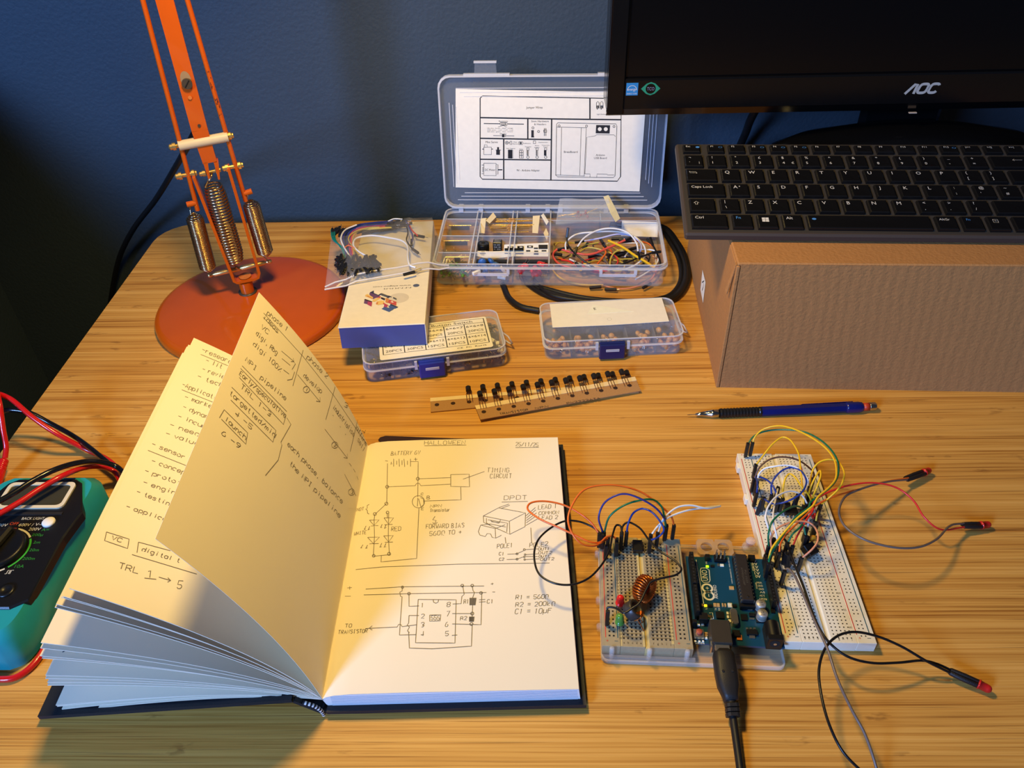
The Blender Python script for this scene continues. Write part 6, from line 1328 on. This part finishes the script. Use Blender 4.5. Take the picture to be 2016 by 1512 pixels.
for k in range(14):
    yk = cy2+1.2+k*(L_c-2.4)/13
    for s in (-1, 1): b.box(m_sil, (chx+s*4.0-.35, yk-.45, PZ+3.0), (chx+s*4.0+.35, yk+.45, PZ+6.0), AF)
b.build('chip_legs', ch_, kind='stuff')
MB().lathe(m_hole, [(.9, 0), (.9, .05)], AF @ Vector((chx, cy2+3, PZ+7.2)), seg=12).build('index_dot', ch_)
T_ = AF @ Matrix.Translation((0, 0, PZ+7.26)); p = MB(); print_text(p, mat('chip_print', (76, 70, 62), .6), 'ATMEGA328P', T_, chx-.8, (cy1+cy2)/2, 1.2, 14, rot=-math.pi/2); print_text(p, MATS['chip_print'], 'PU 1523', T_, chx+1.2, (cy1+cy2)/2, 1.2, 10, rot=-math.pi/2); p.build('print', ch_, kind='stuff')
m_can = mat('can_silver', (186, 180, 168), .5, metal=.6)
for X, Y, s in ((1090, 735, 0), (1112, 865, 1)):
    x, y = ap(X, Y, 6); c = AF @ Vector((x, y, PZ)); t = MB().lathe(m_can, [(3.3, 0), (3.3, .8), (2.9, 1.2), (3.2, 1.6), (3.2, 5.4), (2.9, 5.9), (.1, 5.9)], c, seg=22); t.box(m_hd, (x-3.5, y-3.5, PZ), (x+3.5, y+3.5, PZ+.8), AF); co_ = t.build('electrolytic_capacitor', ar)
    p = MB(); Tc = AF @ Matrix.Translation((0, 0, PZ+5.96)); print_text(p, m_ink2, '47', Tc, x, y+.4, 1.5, rot=math.pi); print_text(p, m_ink2, '25V', Tc, x, y-1.4, 1.2, rot=math.pi); print_text(p, m_ink2, 'UEZ', Tc, x, y+1.9, .9, rot=math.pi); p.build('print', co_, kind='stuff')
jx, jy = 46.2, 5.2
b = MB(); b.box(m_hd, (jx-4.5, jy-6.5, PZ), (jx+4.5, jy+7, PZ+6.5), AF, bev=.3); b.box(m_hd, (jx-4.5, jy-6.9, PZ), (jx+4.5, jy-3.4, PZ+10.8), AF, bev=.3); jk = b.build('power_jack', ar)
MB().cyl(m_hd, AF @ Vector((jx, jy-3.4, PZ+6.2)), AF @ Vector((jx, jy+7, PZ+6.2)), 4.4, 20).build('jack_barrel', jk); MB().cyl(m_hole, AF @ Vector((jx, jy-7.0, PZ+6.2)), AF @ Vector((jx, jy-6.85, PZ+6.2)), 3.1, 20).build('jack_opening', jk); MB().cyl(m_sil, AF @ Vector((jx, jy-7.4, PZ+6.2)), AF @ Vector((jx, jy-6.9, PZ+6.2)), 1.0, 10).build('jack_pin', jk)
ux0, uy0 = ap(440, 1268, 10.8); ux1, uy1 = ap(645, 965, 10.8); uxm = (ap(390, 960, 10.8)[0]+ap(705, 1262, 10.8)[0])/2
b = MB(); b.box(m_usb, (uxm-6, uy0, PZ), (uxm+6, uy1, PZ+10.8), AF, bev=.4); us = b.build('usb_socket', ar); MB().box(m_sil, (uxm-6.3, uy0-.4, PZ+.3), (uxm-5.4, uy0+3, PZ+8), AF).build('shell_tab', us)
x, y = ap(250, 1130, 3); comp('reset_button_body', m_sil, x, y-.4, 6.2, 6.2, 2.6, .3); MB().lathe(mat('button_brick', (170, 74, 52), .5), [(1.9, 0), (1.9, 1.3), (1.6, 1.6), (.1, 1.6)], AF @ Vector((x, y, PZ+2.6)), seg=16).build('reset_button', ar)
x, y = ap(725, 915, 3); MB().prism(m_sil, [(x+px_, y+py_) for px_, py_ in [(2.3*math.cos(a), 2.3*math.sin(a)+(3.6 if k < 9 else -3.6)) for k, a in enumerate([R_(180*j/8) for j in range(9)]+[R_(180+180*j/8) for j in range(9)])]], PZ, PZ+3.6, AF, smooth=False, inset=.5).build('crystal', ar)
for X, Y, sx, sy, h, m in ((535, 895, 5, 5, 1.1, m_hd), (860, 925, 4, 4.6, 1, m_hd), (965, 890, 3.4, 2.6, 1, m_hd), (970, 1125, 6.6, 3.6, 1.8, m_hd), (755, 1140, 4.6, 4.4, 2, m_hd), (310, 910, 5.2, 5.0, 5.5, m_hd), (195, 975, 2.6, 2.6, 5.5, m_hd), (365, 95, 3, 3, 4, m_hd), (962, 105, 4.4, 3, 4, m_hd)):
    x, y = ap(X, Y, h); comp('small_chip', m, x, y, sx, sy, h, .2)
m_tn = mat('part_tan', (190, 150, 92), .5); m_orp = mat('part_orange', (190, 104, 30), .45)
for k, (X, Y, sx, sy, m) in enumerate(((795, 1200, 3.2, 3.6, m_orp), (970, 1190, 3.4, 2.2, m_sil), (510, 218, 1.3, 2, m_sil), (560, 222, 2.4, 2, m_sk), (430, 235, 2.4, 1.6, m_hd), (690, 530, 3, 2.6, m_tn), (665, 765, 2.4, 3, m_sk), (570, 760, 1, 2.6, m_tn), (605, 762, 1, 2.6, m_tn), (465, 760, 1.8, 2.8, m_tn), (510, 762, 1.8, 2.8, m_tn), (400, 770, 2.8, 1.8, m_hd), (730, 770, 2.6, 2, m_hd), (290, 760, 1.4, 2, m_tn), (938, 815, 3, 1.3, m_sil), (965, 945, 3, 1.3, m_sil), (635, 870, 1.3, 2, m_sk), (640, 920, 1.3, 2, m_sk), (660, 975, 1.3, 2, m_sk), (360, 905, 2, 2, m_gold), (405, 915, 2, 2, m_gold), (345, 1140, 1.8, 1.2, m_tn), (345, 1170, 1.8, 1.2, m_tn), (345, 1205, 1.6, 1.6, m_sk), (205, 1215, 1.6, 1.2, m_hd), (290, 1215, 1.6, 1.2, m_hd), (200, 1250, 1.2, 1.2, m_sk), (255, 1252, 1.2, 1.2, m_sk), (305, 1250, 1.2, 1.2, m_sk), (245, 1030, 1.6, 1.4, m_sk), (300, 1030, 1.6, 1.4, m_sk), (900, 1078, 1.4, 1.2, m_sil), (950, 1078, 1.4, 1.2, m_sil), (1000, 1078, 1.4, 1.2, m_sil), (1010, 800, 1.2, 2, m_sil), (1250, 840, 2.5, 3, m_hd))):
    x, y = ap(X, Y, .8); comp('surface_part', m, x, y, sx, sy, .8, .1)
for X, Y, c, nm in ((362, 236, (150, 255, 20), 'green_power_light'), (338, 766, (255, 190, 20), 'yellow_status_light')):
    x, y = ap(X, Y, .8); comp(nm, mat(nm, c, .3, emit=(c, 3.0)), x, y, 1.8, 1.5, .8, .2)
p = MB(); S_ = AF @ Matrix.Translation((0, 0, PZ+.06))
def st(t, X, Y, h, w, rot=math.pi/2):
    x, y = ap(X, Y); print_text(p, m_sk, t, S_, x, y, h, w, 'c', rot=rot) if rot != math.pi/2 else print_text(p, m_sk, t, S_, x+h/2*1.0, y, h, w, 'c', rot=rot)
def fixrot(t, X, Y, h, w, rot):
    # centred text turned about its own centre
    x, y = ap(X, Y); T2 = S_ @ Matrix.Translation((x, y, 0)) @ Matrix.Rotation(rot, 4, 'Z'); print_text(p, m_sk, t, T2, 0, 0, h, w, 'c')
fixrot('UNO', 325, 362, 3.6, 8.6, math.pi/2); fixrot('ARDUINO', 470, 585, 2.2, 10.6, math.pi/2); fixrot('DIGITAL (PWM~)', 218, 350, 1.3, 13.5, math.pi/2); fixrot('WWW.ARDUINO.CC - MADE IN ITALY', 670, 290, .8, 22, math.pi/2); fixrot('RESET', 258, 1278, 1.3, 5.4, math.pi); fixrot('ON', 348, 195, 1.0, 2, math.pi/2); fixrot('TX', 475, 820, 1.2, 2, math.pi/2); fixrot('RX', 520, 820, 1.2, 2, math.pi/2); fixrot('L', 345, 812, 1.2, 1, math.pi/2)
for k, t in enumerate(('A5', 'A4', 'A3', 'A2', 'A1', 'A0')): fixrot(t, 992+k*11, 168+k*42, 2.2, 3.4, math.pi)
for k, (t, X, Y) in enumerate((('VIN', 1065, 462), ('GND', 1078, 505), ('GND', 1090, 550), ('5V', 1105, 592), ('3.3V', 1102, 637), ('RESET', 1112, 684))): fixrot(t, X, Y, 1.5, 3.2 if k != 5 else 5, math.pi)
fixrot('ANALOG IN', 968, 230, 1.0, 9, math.pi/2); fixrot('POWER', 1025, 500, 1.0, 5, math.pi/2)
def sline(pts, w=.4): p.ribbon(m_sk, [S_ @ Vector((*ap(*q), 0)) for q in pts], w)
sline([(208, 150), (312, 745)], .4); sline([(265, 300), (275, 265), (340, 262), (385, 290), (398, 430), (385, 455), (310, 458), (282, 430), (265, 300)], .45)
for X, Y in ((360, 535), (382, 637)):
    x, y = ap(X, Y); p.ribbon(m_sk, [S_ @ Vector((x+3.1*math.cos(k*math.pi/12), y+3.1*math.sin(k*math.pi/12), 0)) for k in range(25)], 1.25)
x, y = ap(360, 535); p.box(m_sk, (x-1, y-.25, PZ+.03), (x+1, y+.25, PZ+.07), AF); p.box(m_sk, (x-.25, y-1, PZ+.03), (x+.25, y+1, PZ+.07), AF); x, y = ap(380, 635); p.box(m_sk, (x-.2, y-1, PZ+.03), (x+.25, y+1, PZ+.07), AF)
sline([(385, 870), (430, 868), (445, 950), (400, 955)], .3); sline([(640, 735), (690, 738), (698, 800), (648, 800), (640, 735)], .3)
p.build('print', ar, kind='stuff')
# ---------------- USB lead
m_usbp = mat('usb_plug_black', (30, 27, 25), .5, bump=(1800, .00006))
def loft(mb, m, rings, smooth=True):
    """rings: (centre, direction, half width, half height)"""
    vs = []; n = 12
    for c, d, w, h in rings:
        c = Vector(c); d = Vector(d).normalized(); u = d.cross(Vector((0, 0, 1))).normalized(); v = u.cross(d)
        for k in range(n):
            a = 2*math.pi*(k+.5)/n; ca, sa = math.cos(a), math.sin(a); e = .55; vs.append(c + u*(math.copysign(abs(ca)**e, ca)*w) + v*(math.copysign(abs(sa)**e, sa)*h))
    N = len(rings); fs = [(k*n+j, k*n+(j+1) % n, (k+1)*n+(j+1) % n, (k+1)*n+j) for k in range(N-1) for j in range(n)]+[tuple(range(n-1, -1, -1)), tuple(range((N-1)*n, N*n))]
    return mb.add(vs, fs, m, smooth)
uc = thing('usb_cable', 'black USB cable plugged into the blue board and running off the bottom edge', 'cable', at(1430, 1350, 0))
U0 = AF @ Vector((uxm, uy0+.5, PZ+5.4)); Ua = at(1424, 1290, 14.2); Ub = at(1434, 1352, 12); Uc = at(1441, 1388, 9); Ud = at(1443, 1410, 7)
MB().box(m_sil, (uxm-4.4, uy0-7, PZ+1.4), (uxm+4.4, uy0+2, PZ+9.2), AF, bev=.5).build('metal_tip', uc)
b = MB(); dA = (Ub-Ua); loft(b, m_usbp, [(Ua+Vector((0, 2.5, 0)), dA, 5.2, 4.6), (Ua, dA, 6.2, 5.4), (Ua.lerp(Ub, .3), dA, 6.4, 5.5), (Ua.lerp(Ub, .6), dA, 6.6, 5.2), (Ub, dA, 6.2, 4.8), (Ub.lerp(Uc, .55), dA, 4.4, 4.2), (Ub.lerp(Uc, .8), dA, 4.0, 4.0)]); pl = b.build('plug', uc)
b = MB()
for k in range(2):
    q = Ua.lerp(Ub, .66)+Vector((-2.6+k*5.2, 0, 5.1)); b.cyl(m_hole, q, q+Vector((0, 0, .35)), .8, 10)
b.build('dimples', pl, kind='stuff')
b = MB(); dC = (Ud-Ub)
for k in range(3):
    q = Uc.lerp(Ud, k*.42-.1); loft(b, m_usbp, [(q, dC, 4.0, 3.8), (q+dC.normalized()*1.9, dC, 4.0, 3.8)], False)
b.tube(m_usbp, [Ub.lerp(Uc, .6), Ud], 3.0, 12); b.build('strain_relief', uc)
MB().tube(m_cable, spline([Uc.lerp(Ud, .4), Ud, at(1450, 1460, 4.6), at(1457, 1510, 3.0), at(1466, 1580, 2.6), at(1482, 1700, 2.6)], 10), 2.25, 14).build('cable', uc)
# ---------------- jumper wires of both breadboards
def arch(pts, zf, z0, z1, up, pk=.5):
    n = len(pts); L = [0]
    for k in range(1, n): L.append(L[-1]+math.hypot(pts[k][0]-pts[k-1][0], pts[k][1]-pts[k-1][1]))
    out = []
    for k, q in enumerate(pts):
        t = L[k]/L[-1]; zz = q[2] if len(q) > 2 else z0+(z1-z0)*t+up*math.sin(math.pi*t)**.8 if 0 < t < 1 else (z0 if t == 0 else z1)
        out.append(at(*zf(q[0], q[1]), zz))
    return out
z5b = Z(1020, 930, 3.78); HT = 12+14.2
def hw(pts, c, label, up, z0=HT, z1=HT, ends=('down', 'down'), r=.68, **k): return jumper(arch(pts, z5b, z0, z1, up), c, label, None, ends, r=r, **k)
hw([(630, 470), (560, 410), (450, 365), (350, 362), (220, 430), (140, 520), (120, 640), (160, 760), (270, 825), (400, 835), (520, 790), (620, 690), (680, 580), (705, 460), (735, 392), (762, 400), (772, 455)], 'black', 'black jumper wire making a big loop over the edge of the notebook', 8)
hw([(668, 1040), (665, 1008), (720, 1008), (790, 1045), (850, 1010), (900, 975), (950, 880), (990, 815), (1060, 790), (1180, 760), (1215, 720), (1170, 660), (1060, 590), (980, 510), (900, 410), (815, 372), (780, 400), (770, 470)], 'black', 'black jumper wire threaded through both coils on the short breadboard', 12, z0=HT-1)
hw([(605, 460), (540, 370), (450, 300), (330, 240), (180, 214), (90, 230), (70, 270), (150, 340), (300, 410), (430, 470), (540, 520), (610, 520), (660, 480), (700, 475), (735, 500)], 'orange', 'orange jumper wire looping furthest left over the notebook page', 14)
hw([(1160, 400), (1140, 330), (1050, 240), (900, 140), (700, 95), (500, 125), (405, 240), (372, 350), (400, 450), (470, 530), (560, 548), (640, 510), (670, 490)], 'orange', 'orange jumper wire making the tallest loop behind the short breadboard', 26)
hw([(632, 450), (600, 330), (640, 230), (720, 175), (800, 160), (920, 200), (1030, 270), (1085, 340), (1105, 400)], 'violet', 'violet jumper wire arching over the back of the short breadboard', 26)
hw([(640, 450), (680, 330), (780, 250), (900, 210), (1010, 205), (1070, 260), (1090, 350), (1100, 410)], 'green', 'dark green jumper wire arching over the back of the short breadboard', 20)
hw([(808, 450), (820, 380), (860, 300), (920, 270), (990, 292), (1060, 370), (1085, 430), (1050, 475), (985, 505)], 'blue', 'blue jumper wire making the low arch beside the eight-pin chip', 14)
hw([(988, 470), (1040, 400), (1110, 340), (1250, 285), (1400, 262), (1506, 248)], 'white', 'cream jumper wire with a free end, lower of the pair pointing right', 8, z1=24, ends=('down', None))
hw([(1040, 455), (1080, 350), (1180, 262), (1280, 244), (1400, 266), (1500, 252)], 'white', 'white jumper wire with a free end, upper of the pair pointing right', 10, z1=26, ends=('down', None))
for k, (X, Y, lab) in enumerate(((655, 560, 'bare black plug in the left rail of the short breadboard, below the orange wires'), (735, 540, 'bare black plug left of the chip on the short breadboard'))):
    q = at(*z5b(X, Y), HT-3); t = thing('wire_plug', lab, 'connector', q-Vector((0, 0, 14)))
    MB().box(m_plug, (-1.3, -1.3, -11), (1.3, 1.3, 2), Matrix.Translation(q), bev=.3).build('housing', t); MB().box(m_lead, (-.3, -.3, -14.5), (.3, .3, -11), Matrix.Translation(q)).build('pin', t)
# eight-pin chip
q = at(*z5b(890, 545), 15.5); f = frame(q, R_(-2.7), z=12.1)
t = thing('chip', 'black eight-pin chip straddling the channel of the short breadboard', 'chip', f @ Vector((0, 0, 0)))
MB().box(m_hd, (-3.3, -4.8, .6), (3.3, 4.8, 4), f, bev=.4).build('body', t)
for k in range(4):
    for s in (-1, 1): MB().box(m_lead, (s*3.6-.35, -3.8+k*2.54-.35, -.6), (s*3.6+.35, -3.8+k*2.54+.35, 2.4), f).build('pin', t)
led(at(1220.5, 1188, 14), (0, 0, 1), m_redg, 'red LED standing in the short breadboard', leads=4)
led(at(1220, 1226, 14), (-.05, .1, 1), m_grn, 'green LED standing in the short breadboard', leads=4)
# coils
m_cop = mat('copper_winding', (196, 104, 44), .28, metal=.9); m_fer = mat('ferrite_grey', (66, 62, 60), .4, metal=.3)
def toroid(c, ax, R, r, hgt, turns, a0, a1, label, rw=.75):
    c = Vector(c); ax = Vector(ax).normalized(); u = ax.orthogonal().normalized(); w = ax.cross(u); t = thing('coil', label, 'coil', c)
    b = MB(); prof = [(R-r, -hgt), (R-r+.5, -hgt-.4), (R+r-.5, -hgt-.4), (R+r, -hgt), (R+r, hgt), (R+r-.5, hgt+.4), (R-r+.5, hgt+.4), (R-r, hgt)]; vs = []; n = 32; m_ = len(prof)
    for j in range(n):
        a = 2*math.pi*j/n; d = u*math.cos(a)+w*math.sin(a); vs += [c+d*pr_+ax*h for pr_, h in prof]
    b.add(vs, [(j*m_+k, j*m_+(k+1) % m_, ((j+1) % n)*m_+(k+1) % m_, ((j+1) % n)*m_+k) for j in range(n) for k in range(m_)], m_fer, True); b.build('core', t)
    P = []
    for k in range(turns*8+1):
        a = a0+(a1-a0)*k/(turns*8); d = u*math.cos(a)+w*math.sin(a); ph = 2*math.pi*k/8; P.append(c+d*(R+(r+rw)*math.copysign(abs(math.cos(ph))**.6, math.cos(ph)))+ax*((hgt+rw+.4)*math.copysign(abs(math.sin(ph))**.6, math.sin(ph))))
    P = [P[0]+Vector((4, -4, -6)), P[0]+Vector((2, -3, -1))]+P+[P[-1]+Vector((1, -4, -3)), P[-1]+Vector((0, -2, -8))]
    MB().tube(m_cop, P, rw, 6).build('winding', t); return t
toroid(at(1269, 1159, 23), (.72, -.62, .32), 5.6, 2.0, 2.6, 26, 0, 5.9, 'toroid coil wound all round with copper wire on the short breadboard')
Rt = at(1246, 1201, 20); toroid(Rt, (.66, -.05, .75), 4.9, 1.0, 3.0, 5, 4.6, 5.6, 'bare dark ferrite ring with a few copper turns next to the LEDs', .4)
# ---------------- wires on the long breadboard
zf3 = Z(1430, 830, 7.754); zf4 = Z(1480, 970, 7.956); z8 = Z(1580, 900, 2.47)
def cv(pts): # (zone, X, Y[, z]) -> photograph pixels
    return [((zf3 if q[0] == 3 else zf4 if q[0] == 4 else z8)(q[1], q[2])+tuple(q[3:])) for q in pts]
FT = 8.5+14.2; idz = lambda x, y: (x, y)
def fw(pts, c, label, up, z0=FT, z1=FT, ends=('down', 'down'), r=.66, **k): return jumper(arch(cv(pts), idz, z0, z1, up), c, label, None, ends, r=r, **k)
fw([(3, 400, 330), (3, 440, 230), (3, 560, 120), (3, 780, 65), (3, 960, 90), (3, 1180, 180), (3, 1400, 310), (3, 1560, 450), (3, 1650, 590), (3, 1680, 730), (3, 1665, 880), (3, 1560, 1010), (3, 1400, 1150), (4, 960, 200), (4, 850, 290), (4, 700, 410), (4, 500, 630), (4, 370, 790), (4, 300, 900), (4, 262, 1060)], 'yellow', 'long yellow jumper wire of the tallest pair, ending at the blue board', 28, z1=26)
fw([(3, 330, 345), (3, 400, 240), (3, 520, 170), (3, 700, 130), (3, 950, 125), (3, 1200, 160), (3, 1420, 270), (3, 1580, 410), (3, 1680, 560), (3, 1715, 700), (3, 1690, 860), (3, 1600, 990), (3, 1450, 1110), (3, 1280, 1240), (4, 900, 220), (4, 700, 370), (4, 560, 560), (4, 430, 760), (4, 340, 900), (4, 285, 1000), (4, 262, 1120)], 'green', 'long green jumper wire of the tallest pair, ending at the blue board', 18, z1=26)
fw([(3, 450, 668), (3, 600, 470), (3, 720, 330), (3, 860, 238), (3, 960, 270), (3, 1060, 400), (3, 1110, 520), (3, 1130, 700), (3, 1150, 900), (3, 1170, 1100), (3, 1185, 1290)], 'yellow', 'yellow jumper wire with a pointed arch at the far end of the long breadboard', 16)
fw([(3, 425, 880), (3, 500, 710), (3, 620, 600), (3, 780, 545), (3, 960, 550), (3, 1120, 600), (3, 1260, 700), (3, 1330, 780), (3, 1325, 880)], 'brown', 'brown jumper wire arching across the far end of the long breadboard', 14)
fw([(3, 470, 930), (3, 500, 800), (3, 580, 720), (3, 750, 680), (3, 920, 665), (3, 1080, 705), (3, 1180, 790), (3, 1245, 900), (3, 1200, 1050), (3, 1090, 1130)], 'white', 'white jumper wire running just outside the dark blue loop', 14)
fw([(3, 440, 840), (3, 560, 860), (3, 680, 940), (3, 750, 1060), (3, 790, 1190)], 'blue', 'short blue jumper wire sloping down to the right', 6)
fw([(3, 690, 1135), (3, 690, 960), (3, 760, 830), (3, 880, 730), (3, 1000, 700), (3, 1120, 740), (3, 1210, 860), (3, 1215, 970), (3, 1130, 1100), (3, 1000, 1185), (3, 850, 1240), (3, 700, 1250), (3, 615, 1205), (3, 575, 1175)], 'blue', 'dark blue jumper wire forming a full round loop', 14)
fw([(3, 440, 830), (3, 470, 900), (3, 475, 1000), (3, 462, 1100)], 'blue', 'short blue jumper wire dropping beside the left rail', 5)
fw([(3, 860, 1180), (3, 870, 1000), (3, 910, 850), (3, 970, 798), (3, 1060, 860), (3, 1150, 1000), (3, 1250, 1110), (3, 1300, 1220)], 'yellow', 'yellow jumper wire with a small arch over the centre channel', 14)
fw([(3, 1270, 1010), (3, 1290, 850), (3, 1330, 720), (3, 1420, 620), (3, 1560, 578), (3, 1690, 600), (3, 1770, 700), (3, 1800, 800), (3, 1770, 930), (3, 1700, 1040), (3, 1560, 1170), (3, 1440, 1270)], 'yellow', 'yellow jumper wire looping out past the right edge of the long breadboard', 18)
fw([(3, 1250, 1130), (3, 1300, 970), (3, 1370, 830), (3, 1430, 748), (3, 1442, 810), (3, 1390, 980), (3, 1300, 1190)], 'yellow', 'yellow jumper wire bent in a narrow hairpin near the right rail', 14)
fw([(3, 1240, 1265), (3, 1160, 1130), (3, 1080, 1080), (3, 980, 1060), (3, 860, 1090), (3, 740, 1165), (3, 650, 1280), (4, 240, 260), (4, 215, 400), (4, 250, 520), (4, 330, 730)], 'white', 'white jumper wire bowed out over the left half of the long breadboard', 14)
fw([(3, 790, 1020), (3, 770, 1100), (3, 740, 1250), (4, 335, 350), (4, 345, 500), (4, 380, 630), (4, 430, 850)], 'white', 'white jumper wire hanging down the middle of the left columns', 12)
fw([(4, 265, 850), (4, 262, 650), (4, 310, 470), (4, 440, 335), (4, 600, 238), (4, 720, 212), (4, 800, 250)], 'green', 'dark green jumper wire arching low over the middle of the long breadboard', 14)
fw([(4, 315, 900), (4, 300, 720), (4, 370, 590), (4, 500, 505), (4, 720, 450), (4, 850, 455), (4, 960, 510), (4, 1030, 630), (4, 1030, 760), (4, 960, 870), (4, 780, 1030)], 'peach', 'salmon pink jumper wire making the broad loop at mid length', 14)
fw([(4, 430, 960), (4, 450, 800), (4, 550, 640), (4, 700, 490), (4, 850, 350), (8, 60, 240), (8, 120, 205), (8, 230, 168), (8, 300, 150), (8, 400, 120), (8, 515, 102)], 'orange', 'orange jumper wire running right to the uppermost red LED', 12, z1=9, ends=('down', None))
fw([(4, 640, 850), (4, 700, 700), (4, 780, 560), (4, 860, 420), (4, 950, 290), (8, 60, 212), (8, 180, 150), (8, 340, 125), (8, 460, 150), (8, 540, 212), (8, 590, 290), (8, 660, 348), (8, 790, 340)], 'red', 'red jumper wire running right to the middle red LED', 16, z1=7, ends=('down', None))
fw([(8, 515, 108, 8), (8, 400, 122), (8, 270, 160), (8, 205, 195), (8, 178, 270), (8, 210, 340), (8, 300, 400), (8, 440, 438), (8, 560, 438), (8, 650, 400), (8, 720, 332), (8, 790, 322)], 'grey', 'grey jumper wire looping between the two upper red LEDs', 26, z0=8, z1=7, ends=(None, None), r=.8)
fw([(4, 485, 690), (4, 560, 800), (4, 610, 980), (4, 690, 1180), (4, 790, 1420), (8, 80, 830), (8, 140, 912), (8, 220, 970), (8, 330, 1000), (8, 460, 1000), (8, 590, 990), (8, 660, 1008), (8, 730, 1040)], 'black', 'black jumper wire running down the long breadboard to the lowest red LED', 8, z1=6, ends=((-.1, .1, -1), None), r=.8)
fw([(8, 725, 1052, 6), (8, 600, 990), (8, 480, 920), (8, 360, 870), (8, 250, 850), (8, 170, 870), (8, 110, 930), (8, 80, 1030), (8, 90, 1150), (8, 130, 1300), (8, 195, 1430), (8, 290, 1530), (8, 420, 1640)], 'black', 'black jumper wire from the lowest red LED, curving off the bottom edge', 22, z0=6, z1=3, ends=(None, None), r=.8)
fw([(4, 515, 1240), (4, 560, 1190), (4, 650, 1270), (4, 740, 1440), (8, 60, 800), (8, 120, 930), (8, 170, 1080), (8, 240, 1230), (8, 300, 1340), (8, 350, 1480), (8, 390, 1640)], 'grey', 'grey-brown jumper wire running straight down off the bottom edge', 14, z1=3, ends=('down', None), r=.8)
fw([(4, 560, 790), (4, 640, 650), (4, 740, 560), (4, 800, 505), (4, 850, 690)], 'green', 'short green jumper wire beside the red one at mid length', 6)
fw([(4, 1050, 270), (4, 1020, 360), (4, 1000, 470)], 'khaki', 'short dull yellow jumper wire by the right rail at mid length', 3)
fw([(4, 860, 560), (4, 885, 480), (4, 900, 330), (4, 900, 200)], 'white', 'short white jumper wire standing over two stacked plugs', 4)
def fplug(X, Y, lab, lean=(0, 0, -1), L=13):
    q = at(*zf4(X, Y), 20); d = Vector(lean).normalized(); fr = d.to_track_quat('Z', 'Y').to_matrix().to_4x4(); fr.translation = q
    t = thing('wire_plug', lab, 'connector', q+d*L); MB().box(m_plug, (-1.3, -1.3, 0), (1.3, 1.3, L), fr, bev=.3).build('housing', t); MB().box(m_lead, (-.3, -.3, L-.2), (.3, .3, L+4), fr).build('pin', t)
for X, Y, lab, ln_ in ((165, 110, 'black plug leaning left beside the left rail, far half of the long breadboard', (-.2, -.25, -1)), (460, 110, 'black plug just left of the dark blue loop crossing', (-.3, 0, -1)), (720, 60, 'black plug tilted right under the dark blue loop', (-.3, -.3, -1)), (880, 690, 'lower of the two stacked black plugs at mid length', (0, 0, -1)), (350, 720, 'black plug between the two white wires', (0, 0, -1)), (520, 920, 'black plug in the cluster right of the salmon wire', (.1, -.1, -1)), (560, 960, 'second black plug in the cluster, touching the red wire', (.1, -.2, -1)), (1010, 510, 'black plug by the right rail at mid length', (0, 0, -1))):
    fplug(X, Y, lab, ln_)
q = at(1557, 1004, 12); f = frame(q, R_(-1.6), z=8.6); t = thing('chip', 'black chip with a shiny corner under the green wire on the long breadboard', 'chip', q)
MB().box(m_hd, (-4.6, -3.2, .6), (4.6, 3.2, 4), f, bev=.4).build('body', t); MB().box(m_hd, (-5, -.6, 4), (-1, 2.6, 9), f, bev=.4).build('raised_block', t)
for k in range(4):
    for s in (-1, 1): MB().box(m_lead, (-3.8+k*2.54-.3, s*3.5-.3, -.4), (-3.8+k*2.54+.3, s*3.5+.3, 2.2), f).build('pin', t)
q = at(1594, 1083, 14); f = frame(q, R_(28), tilt=R_(20)); t = thing('trimmer_block', 'small black square block tilted at mid length of the long breadboard', 'component', q)
MB().box(m_hd, (-4, -4, -3), (4, 4, 3.2), f, bev=.4).build('body', t); MB().tube(m_lead, [q-Vector((0, 0, 2)), q-Vector((0, 0, 7))], .35, 5).build('lead', t)
q = at(1599, 1060, 15); disc_cap(q, mat('orange_ceramic', (206, 138, 26), .35), 'orange bead capacitor standing on the long breadboard', None, 3.0, 1.5, nm='capacitor')
q = at(1602, 1018, 14); led(q, (.1, -.2, 1), m_redd, 'small red LED half hidden under the red wire', size=3, leads=4)
# LEDs on leads with heat-shrink sleeves
m_hs = mat('heat_shrink', (26, 22, 22), .55, bump=(1500, .0002))
for a, b_, c, lab in (((505, 106, 8), (592, 74, 5.5), (640, 52, 4), 'uppermost red LED with a black sleeve on the bare desk'), ((782, 332, 7), (870, 331, 4.5), (930, 324, 4), 'middle red LED with a black sleeve on the bare desk'), ((722, 1044, 6), (858, 1104, 4.5), (950, 1152, 4), 'lowest red LED with a long black sleeve near the bottom right corner')):
    A, B, Cc = [at(*z8(q[0], q[1]), q[2]) for q in (a, b_, c)]; d = (Cc-B).normalized(); t = led(B-d*.5, d, m_redd, lab, leads=1)
    for s in (-1, 1):
        sd = d.cross(Vector((0, 0, 1))).normalized()*1.3*s; MB().tube(m_hs, [A+sd*.7-d*1, A+sd*.8, A.lerp(B, .5)+sd, B+sd, B+sd+d*.4], [1.1, 1.5, 1.6, 1.5, 1.3], 8).build('sleeve', t)
